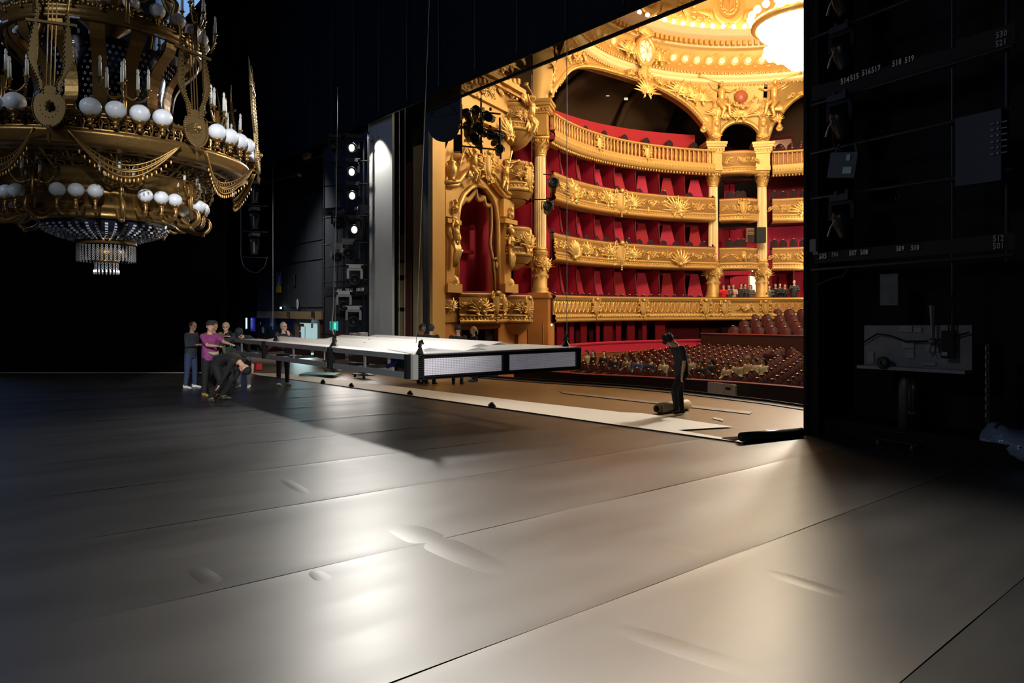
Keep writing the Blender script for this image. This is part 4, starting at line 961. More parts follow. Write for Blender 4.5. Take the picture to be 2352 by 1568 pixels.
# drapery: swagged valance and full side falls with fringe
FR = mat('gold_fringe', (.62, .34, .09), .7)
t = thing('drapery', 'red velvet swag with golden fringe hanging in the arched stage box', 'curtain')
for (xa, ya), (xb, yb), sg in (((1050, 462), (1070, 452), 12), ((1070, 452), (1094, 432), 14), ((1094, 432), (1113, 450), 14), ((1113, 450), (1133, 466), 10)):
    P = [[], []]; fr_ = []
    for k in range(11):
        u = k / 10; x = xa + (xb - xa) * u; y = ya + (yb - ya) * u + sg * 4 * u * (1 - u); P[0].append(AM @ Vector(avl(x, y - 30 - sg * u * (1 - u) * 2, -.2))); P[1].append(AM @ Vector(avl(x, y, -.05 - .1 * sin(PI * u)))); fr_.append(AM @ Vector(avl(x, y + 2, -.03 - .1 * sin(PI * u))))
    m = MB(); m.grid(P); m.obj('valance', REDD, t, True); m = MB(); m.tube(fr_, .085, 5, flat=1.4); m.obj('fringe', FR, t, True)
for pts in (((1054, 462), (1052, 520), (1056, 560), (1050, 595), (1046, 640), (1046, 670)), ((1130, 466), (1131, 520), (1128, 560), (1134, 595), (1139, 640), (1140, 670))):
    s = 1 if pts[0][0] > 1090 else -1; sp = smooth([(x, y, 0) for x, y in pts], 4)
    m = MB(); m.grid([[AM @ Vector(avl(q.x + s * d_, q.y, -.14 + .07 * (k % 2))) for q in sp] for k, d_ in enumerate((0, 3, 6, 9, 12, 15))]); m.obj('side_fall', REDD, t, True)
    m = MB(); m.tube([AM @ Vector(avl(q.x, q.y, -.04)) for q in sp], .055, 5); m.obj('fringe', FR, t, True)
    q = sp[12]; m = MB(); m.tube([AM @ Vector(avl(q.x - s * 2, q.y, .05)), AM @ Vector(avl(q.x + s * 12, q.y - 4, .0))], .05, 5); m.ball(AM @ Vector(avl(q.x + s * 4, q.y + 14, .05)), (.07, .07, .16), 6, 5); m.obj('tassel', FR, t, True)
# bowed balcony of the stage box
a, b = AV.p(AV.uv(1041, 700)[0], 0, .25), AV.p(AV.uv(1146, 700)[0], 0, .25); a.z = b.z = 0; mid = (a + b) / 2 + AV.n * .55
bp = arc(a, V(mid.x, mid.y), b, 12)
sculpted_front('box_balcony', 'bowed gilded balcony with a shield in the arched stage box behind the crew', bp, E + .68, E - .62, [(.5, SHI, 1.15, 0), (.25, TRO[0], 1.0, 0), (.75, TRO[2], 1.0, 0), (.1, SCR[1], .7, 0), (.9, SCR[4], .7, 0)])
m = MB(); m.tube([AM @ Vector(avl(1113, 571, -1.2)), AM @ Vector(avl(1113, 573, -1.2))], .07, 8); o = m.obj('lamp', LAMP); tag(o, 'small glowing lamp inside the arched stage box', 'lamp')
# wall below the bowed boxes between the stage box and the column, and dark recesses behind them
m = MB(); loft(m, bayPA, [(-1.6, E - .65), (-1.6, E + 12)]); struct('wall_back', m, REDD, label='dark red wall behind the small bowed boxes')
WB = Plane((-23.6, 20.0), (-.15, 1))
m = MB()
for px0, px1, mt in ((1181, 1201, 0), (1238, 1264, 0)):
    p0, p1 = WB.uv(px0, 760), WB.uv(px1, 760); z0 = -1.9; m.box(((p0[0] + p1[0]) / 2 * 1, 0, (E - .66 + z0) / 2), (abs(p1[0] - p0[0]), .5, E - .66 - z0), Matrix(((WB.u.x, -WB.n.x, 0, WB.o.x), (WB.u.y, -WB.n.y, 0, WB.o.y), (0, 0, 1, 0), (0, 0, 0, 1))))
struct('wall_pier', m, MARBLE, label='orange marble pier under the bowed boxes')
m = MB(); p0, p1 = WB.p(WB.uv(1170, 760)[0], 0, -.9), WB.p(WB.uv(1262, 760)[0], 0, -.9); m.bar(V(p0.x, p0.y, -.2), V(p1.x, p1.y, -.2), .1, 3.5); struct('wall_back', m, DARK, label='dark recess between the marble piers')

# spotlights hung on a black frame in front of the frieze
def _unused(M, label, group='black spotlights in front of the golden frieze', L=.55, r=.15, lit=None, name='spotlight'):
    t = thing(name, label, 'spotlight', M, group); return t
pc = MB(); pc.lathe([(0, -.30), (.08, -.30), (.12, -.2), (.13, .1), (.16, .12), (.16, .3), (.13, .3), (.12, .24), (0, .22)], 12)
PCB = pc.mesh('lamp_body', BLACKM, True)
pc = MB(); pc.tube([(-.19, 0, 0), (-.19, 0, -.02), (-.19, .28, -.02), (.19, .28, -.02), (.19, 0, -.02), (.19, 0, 0)], .018, 5); PCY = pc.mesh('yoke', SCUFF)
pc = MB(); pc.box((0, .33, 0), (.08, .1, .08)); PCC = pc.mesh('clamp', SCUFF)
spots = [(1075, 270), (1092, 262), (1110, 270), (1127, 272), (1073, 300), (1090, 298), (1108, 304), (1126, 312), (1140, 320), (1098, 330), (1146, 347), (1083, 318)]
for i, (x, y) in enumerate(spots):
    M = rotz(at_depth(x, y, 24.6 + .15 * (i % 3)), AZ) @ Matrix.Rotation(rad(55 + 13 * (i % 4)), 4, 'X') @ Matrix.Rotation(.4 * (i % 3) - .3, 4, 'Y') @ Matrix.Rotation(0, 4, 'Z') @ Matrix.Scale(1.0, 4)
    t = thing('spotlight', ('black spotlight hung before the golden frieze, %s in the %s row' % (('leftmost', 'second from the left', 'third from the left', 'rightmost')[i % 4] if i < 8 else ('farthest right', 'in the middle', 'rightmost', 'left')[i - 8], ('upper', 'middle', 'lower')[i // 4])), 'spotlight', M, 'black spotlights in front of the golden frieze')
    put(PCB, t, Matrix.Identity(4)); put(PCY, t, Matrix.Rotation(PI / 2, 4, 'X') @ Matrix.Translation((0, 0, 0))); put(PCC, t, Matrix.Identity(4))
t = thing('lighting_frame', 'black frame of pipes carrying the cluster of spotlights at the golden frieze', 'rigging')
m = MB(); Q = lambda x, y: at_depth(x, y, 24.5)
for a, b in (((1060, 240), (1060, 352)), ((1105, 225), (1105, 352)), ((1148, 270), (1150, 365)), ((1058, 252), (1150, 262)), ((1058, 292), (1152, 302)), ((1058, 335), (1154, 345))): m.bar(Q(*a), Q(*b), .05)
m.obj('pipe', BLACKM, t)
m = MB(); m.box((0, 0, 0), (.30, .3, .6), rotz(at_depth(1052, 330, 24.5), AZ)); m.obj('dimmer_box', BLACKM, t)
m = MB(); m.tube([Q(1105, 225), Q(1105, 160)], .02, 4); m.obj('cable', BLACKM, t)

# ---------------------------------------------------------------- stalls: walls, pit rail, seats
path0 = bayAB
m = MB(); loft(m, bayAB, [(-.35, E - .68), (-1.9, E - .75), (-1.9, E - 3.6)]); struct('wall_back', m, REDD, label='dark red wall of the ground floor boxes')
t = thing('parapet', 'red padded front of the ground floor boxes above the stalls', 'parapet')
m = MB(); loft(m, bayAB, [(-.15, E - 1.78), (.08, E - 1.78), (.10, E - 1.86), (.02, E - 1.95)]); m.obj('hand_rail', REDW, t, True)
m = MB(); loft(m, bayAB, [(.02, E - 1.95), (.02, E - 2.35)]); m.obj('red_band', REDW, t)
m = MB(); loft(m, bayAB, [(.03, E - 2.35), (.05, E - 2.38), (.02, E - 2.42), (.02, E - 5.6)]); m.obj('wood_base', WOODB, t)
for i, s in enumerate((.03, .10, .19, .27, .35, .44, .50, .56, .63, .70, .78)):
    m = MB(); M = frame_at(bayAB, s, E - 1.85, -.9); w_ = (.55, .3, .7, .4)[i % 4]; m.box((0, 0, .58), (w_, .06, 1.15), M); tag(m.obj('red_sheet', REDB if i % 2 == 0 else REDW), 'lit red screen of the ground floor boxes, %s from the marble pier' % ordi(i), 'screen', 'red screens of the ground floor boxes')
# seat meshes, facing local -y (the stage is that way)
def seat_parts():
    m = MB(); P = []
    for j in range(7):
        tt = j / 6; zz = .40 + .52 * tt; hw = .225 * (1 - .0 * tt) * (math.sqrt(max(0, 1 - max(0, (tt - .55) / .46) ** 2)) * .98 + .02); P.append([(hw * e, .22 + .10 * tt - .05 * (1 - e * e), zz) for e in (-1, -.5, 0, .5, 1)])
    m.grid(P); back = m.mesh('backrest', SEATR, True)
    m = MB(); edge = [(p[0][0] * 1.08, .25 + .10 * (k / 6), p[0][2]) for k, p in enumerate(P)] + [(p[-1][0] * 1.08, .25 + .10 * ((6 - k) / 6), p[-1][2]) for k, p in enumerate(reversed(P))]
    edge = [(x, y, z + (.03 if z > .9 else 0)) for x, y, z in edge]; m.tube(edge, .028, 5); m.grid([[(x * .9, y + .03, z) for x, y, z in edge[:7]], [(x * .9, y + .03, z) for x, y, z in reversed(edge[7:])]]); frame = m.mesh('frame', WOODD, True)
    m = MB(); m.ball((0, .27, .955), (.055, .04, .032), 8, 5); badge = m.mesh('number_badge', mat('pale_brass', (.9, .62, .28), .3, .6), True)
    m = MB(); m.box((0, .02, .40), (.46, .44, .10)); cush = m.mesh('seat', SEATR)
    m = MB(); m.tube([(.26, .25, .62), (.26, 0, .64), (.26, -.2, .60), (.26, -.22, .02)], .025, 5); m.tube([(-.26, .25, .62), (-.26, 0, .64), (-.26, -.2, .60), (-.26, -.22, .02)], .025, 5); m.box((0, .2, .2), (.44, .04, .4)); arms = m.mesh('arms', WOODD, True)
    return back, frame, badge, cush, arms
SEAT = seat_parts(); nse = 0
def add_seat(x, y, z, ang, label, group, sc=1.0, full=True):
    t = thing('theatre_seat', label, 'seat', rotz((x, y, z), ang, sc), group)
    for k, me in enumerate(SEAT):
        if not full and k >= 3: continue
        put(me, t, Matrix.Identity(4))
def stall_z(y): return E - 3.52 + .045 * (y - 22)
rs = random.Random(11); taken = []
SEATPOS = []
for r in range(13):
    y = 22.7 + r * .92
    for c in range(26):
        x = -23.6 + .62 * c + (.31 if r % 2 else 0)
        if x > -.455 * y or x < -24.6 + (y - 29.3) ** 2 * .03 + .9 : continue
        if -17.2 < x < -16.2 and r > 5: continue      # aisle
        SEATPOS.append((x, y, r))
rows_ = {}
for x, y, r in SEATPOS[:262]:
    rows_[r] = rows_.get(r, -1) + 1
    add_seat(x, y, stall_z(y), rs.uniform(-.04, .04) + .15 * (x + 17) / 8, 'red velvet stalls seat, %s row from the pit wall, %s from its left end' % (ordi(r), ordi(rows_[r])), 'red seats in the stalls', 1.02)
mb = MB(); mb.grid([[(-25.5, y, stall_z(y)) for y in (19, 22, 36)], [(-3, y, stall_z(y)) for y in (19, 22, 36)]]); struct('floor', mb, mat('stalls_carpet', (.06, .012, .01), .95), label='raked floor of the stalls')
# amphitheatre behind
A0, A1 = V(-23.0, 34.2), V(-12.0, 36.0)
mb = MB(); d = (A1 - A0).normalized(); nn = V(-d.y, d.x)
Pm = [[A0 + V(0, 0, z) + nn * o, A1 + V(0, 0, z) + nn * o] for o, z in ((0, E - 3.3), (0, E - 1.42), (.1, E - 1.40), (.1, E - 2.1))]
mb.grid(Pm[:2]); struct('wall_front', mb, WOODD, label='dark wooden parapet in front of the rear rising seats')
mb = MB(); mb.bar(A0 + V(0, 0, E - 1.4), A1 + V(0, 0, E - 1.4), .14, .05); struct('trim_7', mb, mat('worn_red_rail', (.35, .06, .04), .4), label='thin rail on the dark parapet before the rear seats')
for r in range(5):
    z = E - 2.12 + .33 * r; mb = MB(); o = .15 + .95 * r; q0, q1 = A0 + nn * o, A1 + nn * o; mb.grid([[q0 + V(0, 0, z), q1 + V(0, 0, z)], [q0 + nn * .95 + V(0, 0, z), q1 + nn * .95 + V(0, 0, z)], [q0 + nn * .95 + V(0, 0, z + .33), q1 + nn * .95 + V(0, 0, z + .33)]]); struct('floor', mb, mat('stalls_carpet', (0, 0, 0)), label='stepped floor of the rear seats')
    for c in range(15):
        q = q0 + d * (1.6 + r * .25 + .74 * c) + nn * .35
        if q.x > -.44 * q.y or (r == 0 and c < 0): continue
        add_seat(q.x, q.y, z, math.atan2(d.y, d.x), 'red seat with pale badge, rear rising block, %s row up, %s from the left' % (ordi(r), ordi(c)), 'red seats in the rear rising rows', 1.22, False)
# wall under lowest balcony, rear
mb = MB(); q = offs(arc(V(-23.3, 36.2), V(-19.9, 39.9), V(-13, 41), 14), -1.5); mb.grid([[p + V(0, 0, z) for p in q] for z in (E - 3, E - .6)]); struct('wall_back', mb, REDD, label='dark red wall behind the rear seats')
# low back of the stalls: two dark rails seen across the seats
for (x0, y0, x1, y1, zz, l) in ((-19.6, 31.4, -13.6, 31.9, -2.25, 'upper dark rail crossing the rear stalls'), (-18.6, 29.6, -13, 30.2, -2.5, 'lower dark rail crossing the rear stalls')):
    mb = MB(); mb.bar(V(x0, y0, E + zz), V(x1, y1, E + zz), .12, .05); mb.bar(V(x0, y0, E + zz - .35), V(x1, y1, E + zz - .35), .05, .6); tag(mb.obj('stall_rail', WOODD), l, 'rail')
# orchestra pit wall with the grey door panel
PR = [at_depth(x, y, z) for x, y, z in ((1180, 846, 28.0), (1346, 859, 26.6), (1500, 866, 25.2), (1620, 873, 24.2), (1700, 878, 23.5), (1800, 886, 22.6), (1870, 893, 22.0), (1990, 905, 21.3))]
mb = MB(); mb.grid([[V(p.x, p.y, p.z) for p in PR], [V(p.x, p.y, -4.5) for p in PR]]); struct('wall_pit', mb, mat('near_black_wood', (.022, .008, .006), .4), label='near-black wall between the stage edge and the stalls')
mb = MB(); mb.tube([p + V(0, 0, .0) for p in PR], .06, 6, flat=.6); struct('trim_8', mb, mat('worn_red_rail', (0, 0, 0)), label='thin dark red rail on top of the pit wall')
t = thing('pit_door', 'cream folding panels in the dark pit wall behind the stagehand', 'door')
CRP = mat('cream_panel', (.50, .44, .33), .6)
for k in range(4):
    x0, x1 = (1625, 1645, 1663, 1684)[k] , (1644, 1662, 1683, 1690)[k]; z = 23.9 - .25 * k
    a, b = at_depth(x0, 873 + k * 2, z), at_depth(x1, 875 + k * 2, z - .2); mb = MB(); mb.bar(V(a.x, a.y, a.z - .85), V(b.x, b.y, b.z - .85), .05, 1.6); mb.obj('panel', CRP, t)
a = at_depth(1672, 892, 23.1); mb = MB(); mb.box(a, (.16, .06, .10)); mb.obj('handle', WOODD, t)
# ---------------------------------------------------------------- text helper (flat print turned into a mesh)
def text(s, M, size, m, name='lettering', parent=None, align='CENTER', ext=.004):
    cu = bpy.data.curves.new(name, 'FONT'); cu.body = s; cu.size = size; cu.align_x = align; cu.align_y = 'CENTER'; cu.extrude = ext; cu.space_character = 1.1; cu.offset = size * .018; cu.resolution_u = 2
    o = bpy.data.objects.new(name, cu); COL.objects.link(o); dg = bpy.context.evaluated_depsgraph_get()
    me = bpy.data.meshes.new_from_object(o.evaluated_get(dg)); bpy.data.objects.remove(o)
    me.materials.clear(); me.materials.append(m)
    return link(name, me, parent, M @ Matrix.Rotation(PI / 2, 4, 'X'))
# ---------------------------------------------------------------- near black tower at the right
TR = Plane((-5.9, 12.3), (1.146, -.199))
TMs = TR.mat(0, 0); TS = 1 if TMs.to_3x3().col[0].dot(TR.u) > 0 else -1
def trM(px, py, out=0.0, sc=1.0):
    u, z = TR.uv(px, py); return TMs @ Matrix.Translation((u * TS, -out, z)) @ Matrix.Scale(sc, 4)
def trp(px, py, out=0.0): u, z = TR.uv(px, py); return TMs @ Vector((u * TS, -out, z))
tw = thing('portal_tower', 'near black lighting tower filling the right side of the stage opening', 'tower')
mb = MB(); u0 = TR.uv(1868, 700)[0]; mb.box((TS * (u0 + 4.2), .9, 8.2), (8.4, .1, 17.5), TMs); mb.obj('back_panel', TBLK, tw)
mb = MB(); mb.box((TS * (u0 + .12), .35, 8.2), (.24, 1.1, 17.5), TMs); mb.box((TS * (u0 + .03), -.24, 8.2), (.06, .08, 17.5), TMs); mb.obj('edge_post', TBLK, tw)
mb = MB(); mb.box((TS * (u0 + 4.2), .2, 17.2), (8.4, 1.4, .2), TMs); mb.obj('top_platform', BLACK, tw)
mb = MB(); mb.box((TS * (u0 + 4.2), .45, -.2), (8.4, .9, .3), TMs); mb.obj('base_plinth', TBLK, tw)
for a, b in (((1885, 97), (2345, -80)), ((1888, 247), (2352, 113)), ((1887, 357), (2352, 254)), ((1888, 459), (2352, 393)), ((1888, 620), (2352, 586)), ((1888, -60), (2352, -290))):
    mb = MB(); mb.tube([trp(*a, .3), trp(*b, .3)], .027, 8); mb.obj('pipe', SCUFF, tw)
for x in (2206, 2330):
    mb = MB(); mb.tube([trp(x, -300, .22), trp(x, 760 if x < 2300 else 600, .22)], .024, 8); mb.obj('upright', SCUFF, tw)
def board(name, px0, y0, y0b, px1, y1, y1b, out, m, th=.03):
    mb = MB(); q = [trp(px0, y0, out), trp(px1, y1, out), trp(px1, y1b, out), trp(px0, y0b, out)]; n = TR.n * th
    mb.add(q + [p - n for p in q], [(0, 1, 2, 3), (7, 6, 5, 4), (0, 4, 5, 1), (1, 5, 6, 2), (2, 6, 7, 3), (3, 7, 4, 0)]); return mb.obj(name, m, tw)
SB = mat('dark_sign_board', (.020, .018, .017), .7, spec=.2)
board('sign_board', 1885, 205, 238, 2215, 115, 158, .25, SB); board('sign_board', 1890, 582, 606, 2352, 536, 574, .25, SB); board('sign_board', 2215, 100, 145, 2352, 60, 112, .25, SB)
def letters(s, px, py, h, dim=0, tilt=0.0):
    g = mat('faded_white_numbers' if not dim else 'dim_white_numbers', (.62, .62, .58) if not dim else (.30, .30, .29), .7)
    zc = (TR.hit(px, py)).dot(FW); text(s, trM(px, py, .285) @ Matrix.Diagonal((.72, 1, 1, 1)), h * zc / 1560 * 1.30, g, 'lettering', tw)
for s, x, y, h, dm in (('514', 1964, 192, 14, 0), ('515', 1986, 184, 14, 0), ('516', 2013, 173, 14, 0), ('517', 2035, 166, 14, 0), ('518', 2083, 152, 14, 0), ('519', 2112, 144, 14, 0),
                       ('530', 2323, 88, 15, 1), ('521', 2322, 108, 15, 1), ('512', 2316, 550, 15, 1), ('501', 2316, 567, 15, 1),
                       ('505', 1913, 590, 13, 0), ('506', 1941, 586, 11, 1), ('507', 1982, 583, 12, 0), ('508', 2008, 581, 12, 0), ('509', 2091, 573, 12, 0), ('510', 2125, 571, 12, 0)): letters(s, x, y, h, dm)
# lamps of the tower: housing, yoke, clamp and a pale strip painted as a glint on the rim
def tower_lamp(M, label, glint=True, size=1.0, lit=None):
    t = thing('moving_lamp', label, 'spotlight', M)
    m = MB(); m.lathe([(0, -.16), (.10, -.16), (.15, -.08), (.16, .10), (.13, .22), (.135, .30), (.11, .30), (.10, .27), (0, .26)], 14, Matrix.Rotation(rad(205), 4, 'X')); m.obj('lamp_body', BLACKM, t, True)
    m = MB(); m.bar((-.2, .0, .0), (-.2, .0, .26), .05, .07); m.bar((.2, .0, .0), (.2, .0, .26), .05, .07); m.bar((-.22, 0, .28), (.22, 0, .28), .08, .06); m.obj('yoke', BLACKM, t)
    m = MB(); m.box((0, 0, .36), (.34, .2, .10)); m.box((-.1, 0, .44), (.05, .06, .1)); m.box((.1, 0, .44), (.05, .06, .1)); m.obj('base_box', SCUFF, t)
    if glint:
        m = MB(); m.tube([(-.16, -.14, -.28), (-.10, -.16, -.14), (-.02, -.12, .02)], [.028, .022, .012], 5, flat=.5); m.obj('glint_strip', mat('glint_paint', (.85, .85, .82), .25, .4), t)
    if lit:
        m = MB(); m.lathe([(0, .0), (.10, .0)], 14, Matrix.Translation((0, 0, 0)) @ Matrix.Rotation(rad(205), 4, 'X') @ Matrix.Translation((0, 0, .285))); m.obj('lens', lit, t)
    return t
for x, y, l in ((1968, 20, 'topmost spotlight on the near tower, cut by the picture edge'), (1970, 140, 'second spotlight from the top on the near tower, above the board reading 514'), (1965, 295, 'third spotlight down the near tower, under the board reading 515'), (1970, 520, 'lowest spotlight on the near tower, above the board reading 507')):
    tower_lamp(trM(x, y - 12, .45), l)
t = thing('monitor', 'grey-fronted screen hanging askew from the third pipe of the near tower', 'monitor', trM(1976, 386, .45) @ Matrix.Rotation(.16, 4, 'Y'))
m = MB(); m.box((0, 0, 0), (.50, .12, .42)); m.obj('casing', mat('dark_grey_casing', (.05, .055, .058), .4), t)
m = MB(); m.box((.10, -.07, .12), (.07, .01, .10)); m.box((.11, -.07, -.09), (.16, .01, .11)); m.obj('reflection_patch', mat('reflection_paint', (.30, .42, .46), .3), t)  # pale patches paint reflections onto the screen front
m = MB(); m.bar((-.2, 0, .2), (-.14, 0, .36), .03); m.bar((.2, 0, .2), (.14, 0, .36), .03); m.obj('hanger', SCUFF, t)
t = thing('dimmer_cabinet', 'dark blue cabinet with six rows of small indicator switches on the near tower', 'cabinet', trM(2300, 345, .35))
m = MB(); m.box((-.12, 0, 0), (.6, .14, 1.0)); m.obj('casing', mat('dark_blue_casing', (.010, .014, .030), .5), t)
for k in range(6):
    m = MB(); m.box((.08, -.09, .30 - .085 * k), (.045, .02, .022)); m.box((.15, -.09, .30 - .085 * k), (.03, .02, .03)); m.box((.23, -.09, .30 - .085 * k), (.07, .02, .015)); m.obj('switch_row', mat('blue_grey_switch', (.15, .2, .28), .4), t)
t = thing('workbench_board', 'pale pinned notice board with a narrow shelf in the dark base of the near tower', 'board')
board_px = [(1993, 747, 838), (2240, 746, 850)]
m = MB(); q = [trp(1993, 747, .1), trp(2240, 746, .1), trp(2240, 855, .1), trp(1993, 842, .1)]; m.add(q + [p - TR.n * .05 for p in q], [(0, 1, 2, 3), (7, 6, 5, 4), (0, 4, 5, 1), (1, 5, 6, 2), (2, 6, 7, 3), (3, 7, 4, 0)]); m.obj('panel', mat('grey_white_board', (.16, .16, .165), .7, var=.3, vscale=5), t)
m = MB(); m.bar(trp(1992, 840, .2), trp(2240, 853, .2), .2, .05); m.obj('shelf', mat('grey_shelf', (.20, .20, .2), .6), t)
m = MB(); m.tube([trp(x, y, .18) for x, y in ((1995, 787), (2030, 766), (2060, 770), (2095, 783), (2140, 783), (2185, 778), (2240, 763))], .014, 5); m.obj('cable', BLACKM, t)
for x, y, w_, h_ in ((2090, 755, .2, .1), (2118, 757, .12, .08), (2095, 790, .2, .12), (2100, 812, .12, .14), (2150, 800, .2, .1), (2145, 835, .18, .05), (2010, 820, .1, .2)):
    m = MB(); m.box((0, 0, 0), (w_, .01, h_), trM(x, y, .12)); m.obj('note', mat('grey_paper', (.22, .22, .22), .8), t)
o = MB(); hollow(o, Vector((0, 0, 0)), Vector((0, .07, 0)), .10, .035, 18); o = o.obj('tape_reel', BLACK, None, True); o.matrix_local = trM(2055, 831, .36); tag(o, 'black roll of tape standing on the narrow shelf of the near tower', 'tape roll')
t = thing('telephone', 'black handset hanging on a cord in front of the pale notice board', 'telephone', trM(2199, 790, .25)); m = MB(); m.box((0, 0, 0), (.17, .09, .42)); m.obj('casing', BLACKM, t); m = MB(); m.tube([(0, 0, .2), (0, 0, .42), (.05, 0, .75)], .012, 5); m.obj('cord', BLACKM, t); m = MB(); m.box((-.03, -.05, -.14), (.08, .02, .06)); m.obj('label_plate', mat('grey_paper', (0, 0, 0)), t)
t = thing('hook', 'small hook and chain hanging in front of the pale notice board', 'hook', trM(2163, 790, .25)); m = MB(); m.tube([(0, 0, .6), (0, 0, .1), (.01, 0, .04)], [.05, .02, .03], 6); m.ball((0, 0, .05), .06, 8, 5); m.tube([(0, 0, .02), (-.05, 0, -.08), (0, 0, -.18), (.04, 0, -.1), (.02, 0, 0)], .012, 5); m.obj('chain', mat('dull_chain', (.1, .1, .1), .4, .6), t)
t = thing('poster', 'torn pale poster on the near tower below the board reading 509', 'poster', trM(2046, 665, .05)); m = MB(); m.box((0, 0, 0), (.30, .01, .52)); m.obj('sheet', mat('grey_green_paper', (.07, .085, .08), .6, var=.5, vscale=6), t)
# cylinders on a dolly
t = thing('dolly', 'small wheeled dolly with a metal deck at the foot of the near tower', 'dolly', on_floor(2068, 1026) + V(0, 0, .11))
m = MB(); m.box((0, 0, 0), (.78, .42, .025), Matrix.Rotation(-.17, 4, 'Z')); m.box((-.05, 0, .15), (.42, .3, .02), Matrix.Rotation(-.17, 4, 'Z')); m.obj('deck', SCUFF, t)
for x, y in ((-.28, -.15), (.28, -.15), (-.28, .15), (.28, .15)):
    v = Matrix.Rotation(-.17, 3, 'Z') @ Vector((x, y, -.06)); m = MB(); m.lathe([(0, -.015), (.05, -.015), (.05, .015), (0, .015)], 12, Matrix.Translation(v) @ Matrix.Rotation(PI / 2, 4, 'Y')); m.obj('wheel', mat('wheel_rubber', (.10, .10, .1), .3), t, True)
for x, y, l, h_, r, mm in ((2080, 960, 'leaning grey gas cylinder standing on the wheeled dolly', 1.02, .10, mat('dark_grey_cylinder', (.06, .06, .058), .45)), (2096, 962, 'black gas cylinder with a shiny shoulder on the wheeled dolly', .98, .11, BLACKM)):
    b = on_floor(2068, 1026) + V((x - 2075) / 95, (.06 if x < 2085 else -.02), .28); t = thing('gas_cylinder', l, 'gas cylinder', b); m = MB(); m.lathe([(0, 0), (r, 0), (r, h_ * .72), (r * .85, h_ * .8), (r * .35, h_ * .86), (r * .3, h_), (0, h_)], 14); m.obj('body', mm, t, True)
    m = MB(); m.lathe([(r * 1.02, h_ * .3), (r * 1.02, h_ * .34)], 14); m.obj('band', SCUFF, t, True)
# wrapped bundle on the floor at the right edge
def bundle():
    a = on_floor(2262, 1052); b = on_floor(2480, 1092); d = (b - a); L = d.length; d.normalize(); s = V(-d.y, d.x); P = []; rr = random.Random(4)
    if s.dot(FW) > 0: s = -s
    n = 30
    for i in range(n + 1):
        t = i / n; w_ = .30 * min(1, (t * 9 + .25)); hgt = .56 * min(1, t * 12 + .25) * (1 - .35 * t); c = a + d * (L * t) + V(0, 0, hgt * .5 + .02); r = []
        for k in range(22):
            an = 2 * PI * k / 22; q = 1 + .06 * sin(5 * an + 9 * t) + .05 * sin(17 * t + 3 * an) + rr.uniform(-.02, .02)
            r.append(c + s * (cos(an) * w_ * q) + UP * (max(-.5, sin(an) * .5 * (1 if sin(an) > 0 else 1)) * hgt * q))
        P.append(r)
    m = MB(); m.grid(P, 0, True); m.add(P[0], [tuple(range(22))]); return m
t = tag(bundle().obj('wrapped_bundle', mat('plastic_wrap', (.16, .20, .29), .28, 0, bump=.7, bscale=7, coat=.3), None, True), 'bundle wrapped in shiny grey plastic film lying on the floor at the right edge', 'bundle')
t = thing('warning_post', 'slim black and white striped post in the dark right part of the near tower', 'post')
for k in range(9):
    m = MB(); m.bar(trp(2273, 795 + 19 * k, .1), trp(2273, 805 + 19 * k, .1), .05, .02); m.obj('white_band', mat('grey_paper', (0, 0, 0)), t)
m = MB(); m.bar(trp(2273, 790, .05), trp(2273, 970, .05), .06, .05); m.obj('bar', BLACK, t)
for pts, l in ((((1950, 250), (1940, 310), (1945, 345), (1966, 352)), 'thin black cable loop beside the third tower spotlight'), (((2090, 440), (2096, 455), (2090, 470), (2084, 455)), 'short cable loop hanging from the fourth tower pipe'), (((1975, 620), (1965, 635), (1940, 640), (1905, 655)), 'cable hanging below the board reading 505')):
    m = MB(); m.tube([trp(x, y, .35) for x, y in pts], .012, 5); tag(m.obj('cable', SCUFF), l, 'cable')
t = thing('fixture', 'small pale control box on the left post above the board reading 505', 'box', trM(1898, 566, .35)); m = MB(); m.box((0, 0, 0), (.12, .08, .22)); m.box((.06, -.02, -.14), (.1, .06, .05)); m.obj('casing', mat('grey_casing', (.14, .14, .13), .5), t)

# ---------------------------------------------------------------- far portal tower with lit lamps
YT = 12.6
def fp(px, py, y=YT): return on_y(px, py, y)
ft = thing('portal_tower', 'far black lighting tower left of the pale column, hung with lit spotlights', 'tower')
m = MB(); a, b = fp(742, 700, 13.0), fp(850, 700, 13.0); m.box(((a.x + b.x) / 2, 13.05, 5), (abs(b.x - a.x), .06, 14), None); m.obj('back_panel', BLACK, ft)
for x, w_ in ((745, .05), (790, .04), (835, .05), (846, .08)):
    m = MB(); m.tube([V(fp(x, 700).x, YT, -.3), V(fp(x, 700).x, YT, E + 6.7)], w_ * .6, 6); m.obj('upright', BLACKM, ft)
for y in (320, 372, 425, 480, 498, 560, 610, 645, 678):
    m = MB(); m.tube([fp(742, y + 3), fp(848, y - 3)], .03, 6); m.obj('pipe', SCUFF, ft)
for y0, y1, y0b, y1b in ((478, 470, 496, 490), (660, 655, 678, 673)):
    m = MB(); q = [fp(742, y0, YT - .1), fp(848, y1, YT - .1), fp(848, y1b, YT - .1), fp(742, y0b, YT - .1)]; m.add(q, [(0, 1, 2, 3)]); m.obj('sign_board', SB, ft)
NUM = mat('faded_white_numbers', (0, 0, 0))
for s, x, y in (('564', 818, 479), ('50 51', 780, 667), ('556 557', 802, 666), ('558 559', 827, 665), ('67', 788, 485)):
    p = fp(x, y, YT - .14); text(s, Matrix.Translation(p), .17, NUM, 'lettering', ft)
LENS = mat('lit_lens', (1, 1, 1), .3, emit=(1, .96, .9), es=1.3)
